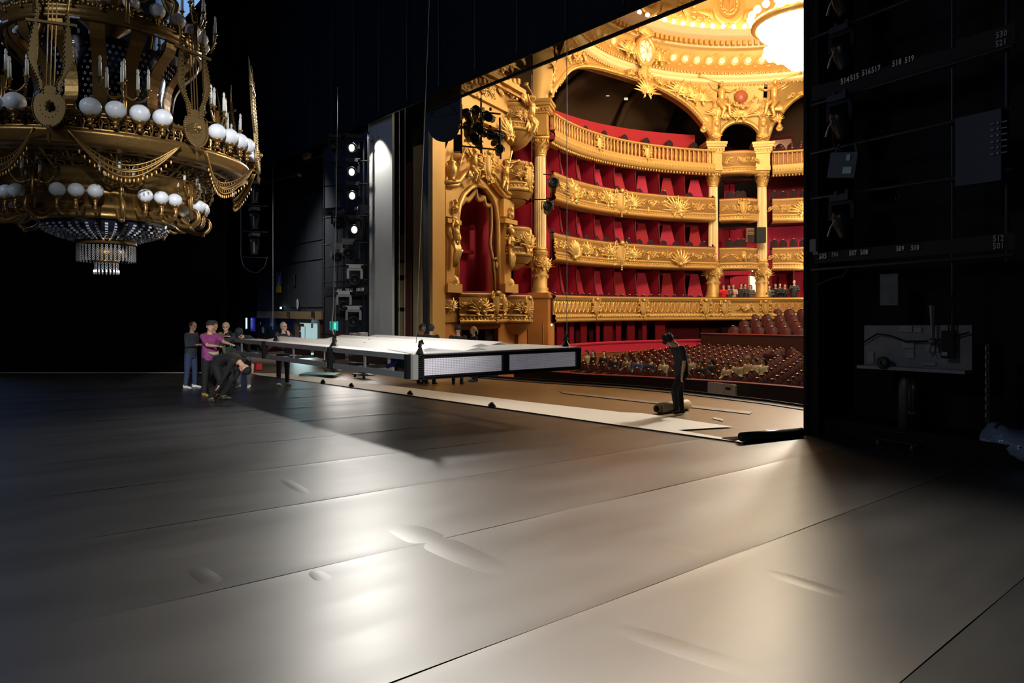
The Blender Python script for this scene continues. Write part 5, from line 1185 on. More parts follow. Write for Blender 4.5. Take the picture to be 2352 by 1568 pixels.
for i, (x, y, lit) in enumerate(((808, 341, 1), (808, 396, 1), (809, 450, 1), (814, 527, 1), (770, 340, 0), (778, 515, 0), (815, 640, 0), (775, 590, 0), (800, 580, 0), (790, 700, 0), (812, 735, 0))):
    p = fp(x, y, YT - .45); l = ('lit spotlight on the far tower, ' + ('topmost of four', 'second of four from the top', 'third of four from the top', 'lowest of four')[i]) if lit else 'unlit black lamp on the far tower, ' + ('', '', '', '', 'beside the topmost lit one', 'left of the lowest lit one', 'just above the board of white numbers', 'high on the left side', 'in the middle beside the grey plate', 'left, under the board of white numbers', 'right, lowest of all')[i]
    Mx = Matrix.Translation(p) @ Matrix.Rotation(rad(62), 4, 'Z'); t = thing('moving_lamp', l, 'spotlight', Mx @ Matrix.Scale(1.25, 4))
    m = MB(); m.lathe([(0, -.2), (.12, -.18), (.15, -.08), (.16, .10), (.15, .22), (.16, .28), (.13, .28), (.12, .22), (0, .2)], 14, Matrix.Rotation(rad(98), 4, 'X')); m.obj('lamp_body', BLACKM, t, True)
    m = MB(); m.bar((-.2, .0, .0), (-.2, .0, .26), .05, .07); m.bar((.2, .0, .0), (.2, .0, .26), .05, .07); m.bar((-.22, 0, .28), (.22, 0, .28), .08, .06); m.obj('yoke', BLACKM, t)
    m = MB(); m.box((0, 0, .36), (.36, .2, .09)); m.box((0, -.02, .42), (.5, .05, .03)); m.obj('base_box', SCUFF, t)
    if lit: m = MB(); m.lathe([(0, 0), (.11, 0)], 14, Matrix.Rotation(rad(98), 4, 'X') @ Matrix.Translation((0, .0, .24)) @ Matrix.Diagonal((.8, 1, 1, 1))); m.obj('lens', LENS, t)
for i, (x, y) in enumerate(((808, 341), (808, 396), (809, 450), (814, 527))):
    p = fp(x, y, YT - .95); light('tower_spot', 'SPOT', p, 70, (1, .95, .88), (-5, 1, 0), spot_size=rad(50), spot_blend=.7, shadow_soft_size=.12)
m = MB(); p = fp(815, 575, YT - .3); m.box(p, (.75, .05, .65)); tag(m.obj('grey_plate', mat('dark_grey_plate', (.035, .037, .038), .5)), 'dark grey square plate mounted on the far tower', 'plate')
light('tower_foot_fill_light', 'SPOT', fp(812, 738, YT - .6), 270, (1, .93, .86), (-9, 4.5, -.1), spot_size=rad(70), spot_blend=.7, shadow_soft_size=1.0)  # no lit lamp here; added for the floor sheen below the platform
# pale column with a lit top, and the masking to its right
x0, x1 = fp(849, 700, 12.9).x, fp(900, 700, 12.9).x
m = MB(); m.box(((x0 + x1) / 2, 12.96, 6), (x1 - x0, .1, 14)); cl = struct('pillar', m, mat('grey_column_paint', (.36, .36, .35), .6), label='pale grey column lit from above at the left side of the stage opening')
m = MB(); m.box((x0 - .03, 12.9, 6), (.05, .06, 14)); m.obj('edge_strip', mat('pale_edge', (.6, .55, .5), .5), cl)
xs_ = lambda px, y: fp(px, 700, y).x
def slab(name, px0, px1, y, z0, z1, mt, label, th=.06):
    m = MB(); a, b = xs_(px0, y), xs_(px1, y); m.box(((a + b) / 2, y + th / 2, (z0 + z1) / 2), (b - a, th, z1 - z0)); return struct(name, m, mt, label=label)
DKG = mat('charcoal_masking', (.020, .020, .019), .7)
slab('wall_masking', 898, 912, 13.3, -.5, 13, TBLK, 'charcoal masking right of the pale column', .05)
slab('wall_masking', 912, 990, 14.4, -.5, 13, mat('brownish_black', (.022, .017, .012), .7), 'brown-black wall between the pale column and the gold jamb', .1)
OCH = mat('aged_beige_plaster', (.33, .25, .13), .8, var=.25, vscale=2)
ta = thing('wall_ladder', 'narrow beige service shaft with dark rungs between the pale column and the gold jamb', 'ladder')
za = lambda y, Y=14.2, px=920: on_y(px, y, Y).z
for y0, y1 in ((540, 598), (604, 632), (638, 706), (715, 790)):
    m = MB(); a, b = xs_(913, 14.2), xs_(929, 14.2); m.box(((a + b) / 2, 14.25, (za(y0) + za(y1)) / 2), (b - a, .1, za(y0) - za(y1))); m.obj('plaster_panel', OCH, ta)
for y in (600, 635, 640, 710):
    m = MB(); a, b = xs_(908, 14.1), xs_(932, 14.1); m.box(((a + b) / 2, 14.1, za(y)), (b - a, .1, .06)); m.obj('rung', BLACKM, ta)
m = MB(); x = xs_(909, 14); m.box((x, 14, 4), (.06, .06, 8)); m.obj('rail', mat('pale_rail', (.5, .48, .42), .5), ta)
RUST = mat('rust_red_steel', (.085, .025, .016), .6)
slab('pillar', 932, 943, 13.9, -.6, 7.5, RUST, 'rust red steel upright near the gold jamb')
slab('pillar', 949, 968, 13.8, -.6, 8, mat('aged_beige_plaster', (0, 0, 0)), 'worn beige wooden upright near the gold jamb')
slab('pillar', 972, 984, 13.6, -.6, 9, BLACK, 'black upright against the gold jamb')
for px, y0 in ((917, 250), (930, 300)):
    a, b = fp(px, y0, 12.85), fp(px, 700, 12.85); m = MB(); m.tube([V(a.x, 12.85, E + 7.3), V(a.x, 12.85, .5)], .010, 5); tag(m.obj('hanging_line', mat('grey_line', (.30, .30, .28), .5)), {917: 'thin line hanging right beside the pale column', 978: 'thin pale line hanging just left of the gold jamb', 930: 'thin line hanging over the beige service shaft'}[px], 'line')
a = fp(1302, 100, 12.85); m = MB(); m.tube([V(a.x, 12.85, E + 7.3), V(a.x, 12.85, .9)], .010, 5); tag(m.obj('hanging_line', mat('grey_line', (0, 0, 0))), 'thin pale line hanging in the stage opening before the red tier boxes', 'line')
a = AV.p(*AV.uv(1079, 400), 2.9); m = MB(); m.tube([V(a.x, a.y, E + 9.2), V(a.x, a.y, 1.3)], .010, 5); tag(m.obj('hanging_line', mat('grey_line', (0, 0, 0))), 'thin line hanging in front of the arched stage box', 'line')

# ---------------------------------------------------------------- side stage behind, left of the far tower: panelled black wall, doorway
WL = 15.2
CH = mat('charcoal_panel', (.030, .031, .033), .65, var=.2)
m = MB(); a, b = xs_(505, WL), xs_(850, WL); m.box(((a + b) / 2, WL + .3, 8), (b - a, .1, 21)); fw_ = struct('wall_front', m, CH, label='panelled charcoal wall at the side of the stage')
for i, px in enumerate((523, 548, 590, 622, 657, 694, 733)):
    nx = (548, 590, 622, 657, 694, 733, 760)[i]; a, b = xs_(px, WL), xs_(nx, WL)
    for z0, z1 in ((2.0, E + 2.5), (E + 2.6, E + 3.5), (E + 3.6, 12)):
        m = MB(); m.box(((a + b) / 2, WL + .2, (z0 + z1) / 2), (b - a - .12, .06, z1 - z0 - .03)); m.obj('wall_panel', CH, fw_)
def wp(px, py, y=WL): return on_y(px, py, y)
m = MB(); a, b = wp(590, 722, WL - .8), wp(738, 722, WL - .8); m.box(((a.x + b.x) / 2, WL - .4, a.z), (b.x - a.x, .8, .38)); be = struct('beam', m, mat('brown_beam', (.14, .09, .04), .6, var=.15), label='brown boxed beam over the lit doorway of the side stage')
for x in (662, 718):
    m = MB(); p = wp(x, 722, WL - .9); m.box(p, (.10, .12, .3)); m.obj('bracket', BLACK, be)
pl = wp(676, 790); 
DW = MB(); a, b = wp(684, 741), wp(733, 741); zt_ = a.z
m = MB(); m.box(((a.x + b.x) / 2, WL + .12, (zt_ - .9) / 2), (b.x - a.x, .03, zt_ + .9)); dr = struct('door_2', m, mat('lit_corridor', (.55, .75, .78), .7, emit=(.55, .80, .82), es=.55), label='open doorway to a brightly lit pale corridor')
m = MB(); m.box((a.x + .35, WL + .06, zt_ - .12), (.7, .04, .16)); m.obj('yellow_strip', mat('hazard_yellow', (.75, .6, .04), .5), dr)
for k in range(5): m = MB(); m.box((a.x + .1 + .14 * k, WL + .03, zt_ - .12), (.06, .03, .16), None); m.obj('black_stripe', BLACK, dr)
for x, y, w_, h_, c in ((689, 754, .2, .25, (.12, .16, .2)), (690, 770, .14, .4, (.1, .13, .15)), (717, 748, .22, .24, (.3, .34, .36)), (701, 770, .03, 1.0, (.4, .5, .5))):
    m = MB(); m.box(wp(x, y, WL + .05), (w_, .03, h_)); m.obj('notice', mat('notice_%d' % x, c, .6), dr)
m = MB(); m.box(((a.x + b.x) / 2, WL + .0, zt_ + .14), (b.x - a.x + .3, .2, .2)); m.obj('metal_lintel', mat('grey_lintel', (.12, .13, .13), .5), dr)
m = MB(); m.box((a.x - .2, WL, 0), (.25, .25, 2.6)); m.box((b.x + .2, WL, 0), (.25, .25, 2.6)); m.obj('frame', mat('brown_frame', (.10, .05, .025), .6), dr)
light('corridor_lamp', 'AREA', ((a.x + b.x) / 2, WL - .3, .6), 30, (.6, .9, .95), ((a.x + b.x) / 2 + 4, 6, -.4), shape='RECTANGLE', size=1.2, size_y=1.5)
# poster, clock, exit lamp, mirror strip, blue tube
t = thing('poster', 'blue and yellow poster on the charcoal side wall', 'poster', wp(640.5, 648, WL + .05))
m = MB(); m.box((0, 0, 0), (.66, .02, 1.2)); m.obj('blue_sheet', mat('poster_blue', (.10, .16, .5), .5), t)
m = MB(); m.box((0, -.02, -.43), (.66, .02, .32)); m.ball((.0, -.02, -.27), (.28, .01, .16), 12, 6); m.obj('yellow_field', mat('poster_yellow', (.75, .55, .03), .5), t)
m = MB(); m.box((.02, -.02, -.02), (.3, .01, .10)); m.box((.1, -.02, .16), (.12, .01, .2)); m.obj('pale_marks', mat('poster_pink', (.55, .40, .6), .5), t)
m = MB(); m.box((-.05, -.015, .5), (.62, .01, .2)); m.obj('grey_top', mat('poster_grey', (.10, .10, .12), .5), t)
light('poster_light', 'SPOT', wp(640, 700, WL - 2.2), 30, (1, 1, 1), wp(640, 648, WL), spot_size=rad(32), spot_blend=.5, shadow_soft_size=.05)
t = thing('wall_clock', 'small oval pale clock on the charcoal side wall above the beam', 'clock', wp(683, 698, WL + .05)); m = MB(); m.lathe([(0, .02), (.14, .02), (.17, 0)], 18, Matrix.Rotation(PI / 2, 4, 'X') @ Matrix.Scale(1.7, 4, (0, 1, 0))); m.obj('face', mat('grey_face', (.45, .45, .45), .5), t, True); m = MB(); m.box((0, -.03, .0), (.02, .01, .2)); m.obj('hand', BLACK, t)
t = thing('exit_sign', 'tiny glowing white-green sign on the charcoal wall above the beam', 'sign', wp(645, 707, WL + .02)); m = MB(); m.box((0, 0, 0), (.14, .05, .12)); m.obj('lit_face', mat('pale_green_glow', (.8, 1, .95), .4, emit=(.75, 1, .95), es=3), t)
t = thing('wall_mirror', 'narrow dark framed mirror on the charcoal side wall right of the poster', 'mirror', wp(675, 642, WL + .05)); m = MB(); m.box((0, 0, 0), (.22, .04, .72)); m.obj('frame', BLACK, t); m = MB(); m.box((.06, -.03, .0), (.06, .01, .6)); m.obj('glass', mat('mirror_glass', (.6, .6, .5), .15, .9), t)
t = thing('tube_lamp', 'glowing blue tube lamp standing behind the leaning man in the dark sweater', 'lamp', wp(566, 742, WL - 1)); m = MB(); m.box((0, 0, 0), (.11, .05, .62)); m.obj('tube', mat('blue_tube', (.1, .4, 1), .4, emit=(.12, .42, 1), es=7), t); m = MB(); m.box((-.14, .02, -.02), (.08, .05, .7)); m.obj('housing', mat('violet_edge', (.05, .03, .5), .4, emit=(.06, .04, .9), es=.8), t)
light('blue_tube_light', 'POINT', wp(566, 745, WL - 1.3), 7, (.15, .25, 1), shadow_soft_size=.2)
t = thing('control_panel', 'violet-lit cabinet face beside the blue tube lamp', 'cabinet', wp(581, 745, WL - .8)); m = MB(); m.box((0, 0, 0), (.5, .1, .8)); m.obj('casing', mat('violet_cabinet', (.03, .02, .12), .5, emit=(.03, .01, .25), es=.35), t); m = MB(); m.box((0, -.07, .3), (.08, .02, .08)); m.obj('indicator', mat('violet_dot', (.1, .05, 1), .5, emit=(.15, .05, 1), es=2), t)
for x, y, w_, h_, l in ((598, 742, .09, .16, 'small white label left of the pinned papers'), (624, 740, .42, .48, 'white papers pinned on the dark wall under the beam'), (604, 758, .3, .34, 'white paper low on the dark wall behind the leaning man')):
    m = MB(); m.box(wp(x, y, WL - .05), (w_, .02, h_)); tag(m.obj('paper', mat('white_paper', (.40, .40, .40), .8)), l, 'paper')
# laptop desk with green screen, crates
t = thing('screen', 'screen glowing teal and green at the foot of the far tower', 'monitor', fp(767, 748, 11.6))
m = MB(); m.box((0, 0, 0), (.62, .05, .34)); m.obj('teal_face', mat('teal_screen', (.02, .2, .22), .4, emit=(.02, .30, .34), es=.8), t); m = MB(); m.box((.14, -.03, .0), (.12, .02, .24)); m.obj('green_window', mat('green_screen', (.1, .8, .3), .4, emit=(.10, .9, .35), es=1.3), t)
t = thing('desk', 'brown control desk under the green screen at the foot of the far tower', 'desk', V(fp(770, 760, 11.7).x, 11.7, 0)); m = MB(); m.box((0, 0, fp(770, 764, 11.7).z - .05), (1.0, .7, .05)); m.obj('desk_top', WOODD, t); m = MB(); m.box((0, .1, .1), (.9, .5, 1.0)); m.obj('body', mat('brown_desk', (.05, .025, .012), .7), t)
for x, y, w_, l in ((814, 775, .30, 'reddish-grey box standing on the desk row at the foot of the far tower'), (833, 774, .26, 'pale grey box at the foot of the far tower beside the column')):
    m = MB(); p = fp(x, y, 11.9); m.box(p - V(0, 0, .38), (w_, .3, 1.1)); tag(m.obj('box', mat('box_%d' % x, (.20, .15, .15) if x < 820 else (.32, .32, .31), .7)), l, 'box')
# bank of lamps on a pipe ladder left of the panelled wall
t = thing('pipe_ladder', 'grey pipe ladder hanging by the chandelier, with lamps on its rungs', 'rigging'); YL = 9.2
g = mat('worn_grey_pipe', (.22, .22, .22), .4, .6)
m = MB(); m.tube([on_y(553, 455, YL), on_y(553, 590, YL)], .02, 6); m.obj('pole', g, t)
for y0, y1 in ((469, 474), (530, 533), (590, 592)):
    m = MB(); m.tube([on_y(553, y0, YL), on_y(614, y1, YL)], .018, 6); m.obj('rung', g, t)
m = MB(); m.tube([on_y(x, y, YL) for x, y in ((554, 592), (560, 612), (575, 624), (592, 626), (608, 612), (614, 590))], .012, 6); m.obj('cable', g, t)
for i, (y, l) in enumerate(((420, 'topmost dark lamp hanging on the grey pipe ladder'), (480, 'middle dark lamp hanging on the grey pipe ladder'), (539, 'lowest dark lamp hanging on the grey pipe ladder'))):
    q = on_y(584, y, YL - .2); t = thing('moving_lamp', l, 'spotlight', q)
    m = MB(); m.box((0, 0, 0), (.42, .28, .12)); m.obj('base_box', mat('grey_casing', (0, 0, 0)), t)
    m = MB(); m.box((-.21, 0, -.22), (.06, .1, .3)); m.box((.21, 0, -.22), (.06, .1, .3)); m.box((0, 0, -.1), (.48, .1, .06)); m.obj('yoke', BLACKM, t)
    m = MB(); m.lathe([(0, .12), (.15, .10), (.17, -.05), (.12, -.4), (.13, -.46), (.1, -.46), (0, -.42)], 14, Matrix.Translation((0, 0, -.25))); m.obj('lamp_body', mat('dark_lamp_housing', (.06, .06, .06), .3, .3), t, True)
m = MB(); m.tube([wp(605, 420, WL - 1.5), wp(688, 401, WL - 1.5)], .03, 6); m.ball(wp(688, 401, WL - 1.5), .12, 8, 6); tag(m.obj('boom_arm', mat('worn_grey_pipe', (0, 0, 0))), 'slanting grey pipe with a round end in front of the charcoal wall', 'pipe')
for px in (627, 770, 797):
    a = on_y(px, 400, 12.82); m = MB(); m.tube([V(a.x, a.y, E + 7.2), V(a.x, a.y, .9)], .009, 5); tag(m.obj('hanging_line', mat('grey_line', (0, 0, 0))), {627: 'thin line hanging left of the blue and yellow poster', 770: 'thin line hanging at the left side of the far tower', 797: 'thin line hanging through the middle of the far tower'}[px], 'line')
t = thing('catwalk', 'dark railed catwalk under the black border left of the far tower', 'catwalk')
for k in range(24):
    x = 590 + 8 * k; a = wp(x, 395 - .42 * (x - 590), 13.4); m = MB(); m.bar(a, a + V(0, 0, -.35), .1, .05); m.obj('post', BLACKM, t)
a, b = wp(585, 398, 13.4), wp(765, 325, 13.4)
m = MB(); m.bar(a, b, .06); m.bar(a - V(0, 0, .4), b - V(0, 0, .4), .15, .1); m.obj('deck', BLACKM, t)
m = MB(); m.box(wp(705, 358, 13.2), (.5, .2, .24)); tag(m.obj('junction_box', mat('brass_box', (.4, .27, .15), .5)), 'small tan box fixed to the catwalk near the far tower', 'box')
# red fire bucket box, small things under the platform's far end
m = MB(); p = on_floor(592, 850); m.box(p + V(0, 0, .14), (.28, .2, .22)); tag(m.obj('red_box', mat('red_plastic', (.6, .03, .03), .4)), 'small red box on the floor beyond the far end of the platform', 'box')
t = thing('picture_frame', 'small cream framed box leaning behind the crouching man', 'box', on_floor(575, 857) + V(0, 0, .2)); m = MB(); m.box((0, 0, 0), (.34, .1, .3), Matrix.Rotation(.2, 4, 'Y')); m.obj('frame', mat('cream_frame', (.6, .52, .3), .6), t); m = MB(); m.box((0, -.06, 0), (.26, .02, .22), Matrix.Rotation(.2, 4, 'Y')); m.obj('dark_panel', BLACK, t)
m = MB(); p0, p1 = on_floor(655, 864), on_floor(735, 866); m.bar(p0 + V(0, .6, .05), p1 + V(0, .6, .05), .8, .04); tag(m.obj('teal_mat', mat('teal_mat', (.10, .30, .32), .5)), 'pale teal mat on the floor under the platform', 'mat')
for x, y, l in ((766, 858, 'low metal trolley under the middle of the platform'), (835, 868, 'second low metal trolley under the platform, nearer the panelled end')):
    t = thing('trolley', l, 'trolley', on_floor(x, y) + V(0, 0, .12)); m = MB(); m.box((0, 0, 0), (.8, .4, .03)); m.box((0, 0, .1), (.3, .2, .12)); m.obj('deck', SCUFF, t)
    for sx in (-.3, .3): m = MB(); m.ball((sx, -.15, -.06), .05, 8, 5); m.obj('wheel', mat('wheel_rubber', (0, 0, 0)), t)
# ---------------------------------------------------------------- far gilded edge seen beyond the chandelier
# ---------------------------------------------------------------- hoisted platform with LED end
K1, K2 = V(-9.78, 6.2), V(-9.42, 9.85)
K3, K4 = V(-19.35, 9.7), V(-19.35, 6.05)
ZT, ZB = E - .765, E - 1.185
pf = thing('hoisted_platform', 'long white topped platform hoisted above the stage floor, its open aluminium side towards us', 'platform')
WP = mat('white_platform_panel', (.74, .73, .71), .5, var=.04); GD = mat('pale_grey_deck', (.50, .51, .52), .5)
BRN = mat('brown_ply', (.16, .09, .06), .6, var=.25, vscale=3)
def zz(p, z): return V(p.x, p.y, z)
def beam(a, b, z, h, mt, nm='beam', w_=.06): m = MB(); m.bar(zz(a, z), zz(b, z), w_, h); return m.obj(nm, mt, pf)
bA = K1 + (K4 - K1) * .012
def onside(px): # point on the near long side seen at this column
    d = ray(px, 800); n = K4 - K1; t = (K1.x * n.y - K1.y * n.x) / (d.x * n.y - d.y * n.x); return V(d.x * t, d.y * t)
posts = [512, 608, 760, 941]
segs = [(512, 604), (613, 752), (768, 932)]
for a, b in segs:
    A_, B_ = onside(a), onside(b); beam(A_, B_, ZT - .05, .095, ALU); beam(A_, B_, ZB + .05, .10, ALU)
for px, w_ in ((512, .05), (608, .11), (760, .13), (941, .16)):
    p = onside(px); m = MB(); m.bar(zz(p, ZB), zz(p, ZT), w_, .09); m.obj('post', BLACKM if px != 512 else ALU, pf)
for px in (555, 674, 838): p = onside(px); m = MB(); m.bar(zz(p, ZB + .08), zz(p, ZT - .08), .035, .05); m.obj('upright', ALU, pf)
p = onside(952); m = MB(); m.bar(zz(p, ZB), zz(p, ZT), .10, .08); m.obj('corner_plate', mat('grey_corner', (.22, .22, .21), .5), pf)
# inner frame, far side
nrm_ = (K2 - K1).normalized()
beam(K2, K3 + V(1.9, 0), ZT - .05, .095, ALU); beam(K2, K3 + V(1.9, 0), ZB + .05, .1, ALU)
beam(K4, K4 + V(0, .55), ZT - .05, .095, ALU); beam(K4, K4 + V(0, .55), ZB + .05, .1, ALU)
for x0 in (-17.4, -15.6, -13.8, -12.0):
    beam(V(x0, 6.15), V(x0, 9.7), ZT - .09, .07, ALU); beam(V(x0, 6.15), V(x0, 9.7), ZB + .05, .07, ALU)
for a, b, mt in ((-17.3, -15.7, BRN), (-15.5, -13.9, BRN), (-13.7, -12.1, BRN), (-11.9, -10.0, BLACK), (-19.2, -17.5, mat('red_brown_ply', (.14, .06, .045), .6))):
    m = MB(); m.bar(V(a, 7.0, (ZT + ZB) / 2), V(b, 7.0, (ZT + ZB) / 2), .02, .33); m.obj('inner_panel', mt, pf)
# top: white flange, ridged white panels and pale deck near the LED end
m = MB(); m.add([zz(onside(560), ZT), zz(onside(940), ZT), zz(K1, ZT), zz(K1 + V(-.1, .42), ZT), V(-17.6, 6.42, ZT), zz(onside(560) + V(0, .05), ZT)], [(0, 1, 2, 3, 4, 5)]); o = m.obj('top_flange', WP, pf); s_ = o.modifiers.new('t', 'SOLIDIFY'); s_.thickness = .02
for i, (x0, x1, y0, y1) in enumerate(((-17.2, -10.35, 6.45, 7.2), (-15.9, -9.95, 7.25, 8.0), (-17.0, -10.9, 8.05, 8.8), (-16.6, -11.2, 8.85, 9.6))):
    m = MB(); a = [V(x0, y0, ZT - .015), V(x1, y0, ZT - .015), V(x1 + .1, (y0 + y1) / 2, ZT + .075), V(x0 + .1, (y0 + y1) / 2, ZT + .075), V(x0, y1, ZT - .015), V(x1, y1, ZT - .015)]
    m.add(a, [(0, 1, 2, 3), (3, 2, 5, 4), (1, 5, 2), (0, 3, 4), (0, 4, 5, 1)]); m.obj('ridged_panel', WP, pf)
    for xx in (x0 + (x1 - x0) * .33, x0 + (x1 - x0) * .66):
        m = MB(); m.box((xx, (y0 + y1) / 2, ZT + .076), (.012, .04, .008)); m.obj('joint', BLACKM, pf)
m = MB(); m.add([zz(K1 + V(-1.9, .45), ZT + .012), zz(K1 + V(-.03, 0), ZT + .012), zz(K2 + V(-.03, 0), ZT + .012), V(-11.0, 9.8, ZT + .012)], [(0, 1, 2, 3)]); o = m.obj('end_deck', GD, pf); s_ = o.modifiers.new('t', 'SOLIDIFY'); s_.thickness = .03
# sheet added under the ridges to block light leaking through the gaps
m = MB(); m.add([zz(K1 + V(-.1, .3), ZT - .02), zz(K2 + V(-.1, -.1), ZT - .02), V(-17.2, 9.65, ZT - .02), V(-17.2, 6.35, ZT - .02)], [(0, 1, 2, 3)]); m.obj('light_stop_sheet', WP, pf)
# LED end
eu = (K2 - K1); EL = eu.length; eu.normalize(); en = V(eu.y, -eu.x)
led = Matrix(((eu.x, -en.x, 0, K1.x), (eu.y, -en.y, 0, K1.y), (0, 0, 1, 0), (0, 0, 0, 1)))
m = MB(); m.box((EL / 2, .06, (ZT + ZB) / 2 - .01), (EL, .08, ZT - ZB + .02), led); m.obj('end_back', BLACK, pf)
m = MB()
for z in (ZT - .02, ZT - .055, ZB + .03, ZB - .005): m.box((EL / 2, -.01, z), (EL, .05, .018), led)
m.obj('end_rails', BLACKM, pf)
for a, b in ((.0, .17), (1.78, 1.93), (EL - .12, EL)):
    m = MB()
    for k in range(10): m.box(((a + b) / 2, -.01, ZB + .05 + k * .036), (b - a, .04, .008), led)
    m.box((a + .01, -.01, (ZT + ZB) / 2), (.015, .05, ZT - ZB), led); m.box((b - .01, -.01, (ZT + ZB) / 2), (.015, .05, ZT - ZB), led); m.obj('slotted_edge', SCUFF, pf)
LEDM = mat('pale_led_cell', (.62, .60, .66), .5, emit=(.80, .78, .88), es=.10)
for a, b, nx in ((.18, 1.77, 30), (1.94, EL - .13, 30)):
    ny = 10; cw = (b - a) / nx; z0, z1 = ZB + .055, ZT - .075; chh = (z1 - z0) / ny
    cell = MB(); cell.box((0, 0, 0), (cw * .80, .02, chh * .82)); cm = cell.mesh('led_cell', LEDM)
    gp = MB(); gp.box(((a + b) / 2, .01, (z0 + z1) / 2), (b - a, .01, z1 - z0), led); g_ = gp.obj('led_panel', mat('led_grid_grey', (.12, .12, .14), .6), pf)
    for i in range(nx):
        for j in range(ny): link('led_cell', cm, g_, led @ Matrix.Translation((a + cw * (i + .5), -.005, z0 + chh * (j + .5))))
# shackles on the corners, cables
def shackle(p, l):
    t = thing('hoist_shackle', l, 'shackle', p); m = MB(); m.lathe([(.09, 0), (.05, .07), (.02, .12), (.02, .2)], 8); m.obj('cone', BLACKM, t); m = MB(); m.tube([(-.06, 0, .1), (-.03, 0, .2), (.04, 0, .22), (.08, 0, .16)], .018, 5); m.obj('strap', BLACKM, t)
for px, l in ((627, 'black hoist shackle on the near edge of the platform by the leaning man'), (759, 'black hoist shackle on the platform edge under the thick cable'), (957, 'black hoist shackle at the near corner of the panelled end')):
    p = onside(px); shackle(zz(p + V(0, .08), ZT + .02), l)
shackle(zz(K2 + V(-.3, -.1), ZT + .02), 'black hoist shackle at the far corner of the panelled end')
p = onside(757); m = MB(); m.tube([on_y(775, 200, 7.6), on_y(772, 480, 7.2), on_y(768, 600, 6.9), on_y(766, 700, 6.7), on_y(761, 755, 6.4), zz(p + V(.1, .1), ZT + .12), zz(p + V(-.12, -.05), ZT - .1), zz(p + V(-.1, -.06), ZB + .15)], [.010, .010, .011, .012, .018, .02, .022, .02], 6); tag(m.obj('hoist_cable', mat('grey_cable', (.07, .07, .07), .4)), 'thick dark hoist cable running down to the middle of the platform', 'cable')
p = zz(K1 + V(-.02, .05), ZT); m = MB(); m.tube([at_depth(987, -30, 11.4), V(p.x, p.y, ZT + .2)], .005, 5); tag(m.obj('hoist_line', mat('dark_line', (.07, .07, .065), .6)), 'thin hoist line running up from the near corner of the panelled end', 'line')
for x, y, c, l in ((848, 849, (.02, .06, .4), 'blue plug and cable inside the open side of the platform'), (885, 848, (.03, .08, .45), 'second blue plug inside the open side of the platform, nearer the end')):
    q = onside(x); q = zz(q + V(0, .5), ZB + .12); m = MB(); m.tube([q + V(-.2, 0, -.05), q + V(.05, 0, .05), q + V(.14, 0, .1)], [.03, .05, .035], 7); m.tube([q + V(-.4, .1, .1), q + V(-.2, 0, -.05)], .012, 5); tag(m.obj('plug', mat('plug_blue', c, .4), None, True), l, 'plug')
# ---------------------------------------------------------------- huge stage chandelier at the left
CC = V(-12.62, 2.16)
cd_ = (-CC).normalized(); CR = (-cd_).cross(UP)
CM = Matrix(((CR.x, -cd_.x, 0, CC.x), (CR.y, -cd_.y, 0, CC.y), (0, 0, 1, E), (0, 0, 0, 1)))   # local: x to the picture's right, y away, z up from eye height
OG = mat('antique_gold', (.25, .150, .048), .38, .75, bump=.08, bscale=14, var=.15, vscale=6)
OGD = mat('dark_antique_gold', (.26, .16, .05), .45, .7, var=.2)
OPAL = mat('opal_glass', (.66, .71, .80), .35, 0, spec=.5)
CANDLE = mat('candle_sleeve', (.70, .76, .74), .5)
CRY = mat('crystal', (.55, .60, .68), .12, .3, spec=.8)
big = thing('stage_chandelier', 'huge antique-gold chandelier with opal globes, lyres and crystal strings hung over the stage', 'chandelier', CM @ Matrix.Diagonal((.97, .97, 1, 1)))
def cy(psi, r, z=0.0): a = rad(psi); return Vector((r * sin(a), -r * cos(a), z))
def cyM(psi, r, z, sc=1.0):   # local x tangential, -y outwards
    a = rad(psi); x = Vector((cos(a), sin(a), 0)); y = Vector((-sin(a), cos(a), 0)); q = cy(psi, r, z)
    return Matrix(((x.x, y.x, 0, q.x), (x.y, y.y, 0, q.y), (0, 0, 1, z), (0, 0, 0, 1))) @ Matrix.Scale(sc, 4)
def clathe(name, prof, m, n=96, smooth=True): mb = MB(); mb.lathe(prof, n); return mb.obj(name, m, big, smooth)
# main ring
clathe('main_ring_rim', [(2.10, 2.62), (2.18, 2.66), (2.22, 2.63), (2.19, 2.60), (2.16, 2.59)], OG)
clathe('main_ring_base', [(2.15, 2.42), (2.22, 2.40), (2.24, 2.34), (2.18, 2.30), (2.20, 2.24), (2.10, 2.20), (1.98, 2.20)], OG)
clathe('main_ring_inner', [(2.02, 2.62), (1.2, 2.62), (1.2, 2.50), (2.02, 2.50)], OGD)
fp_ = MB()
for sx in (-1, 1):
    o_spiral(fp_, (sx * .055, .035), .042, 1.3, PI / 2, sx, .010, 0, 4); o_spiral(fp_, (sx * .04, -.05), .032, 1.2, -PI / 2, -sx, .009, 0, 4); fp_.tube([(sx * .105, -.005, -.085), (sx * .085, -.005, 0), (sx * .105, -.005, .085)], .010, 4)
fp_.tube([(0, 0, -.085), (0, -.01, .085)], .012, 4); fp_.box((0, 0, .088), (.215, .02, .018)); fp_.box((0, 0, -.088), (.215, .02, .018))
FRET = fp_.mesh('fret_panel', OG)
for k in range(64): link('fret_panel', FRET, big, cyM(-16 + 5.625 * k, 2.16, 2.505))
bd = MB(); bd.ball((0, 0, 0), .022, 6, 4)
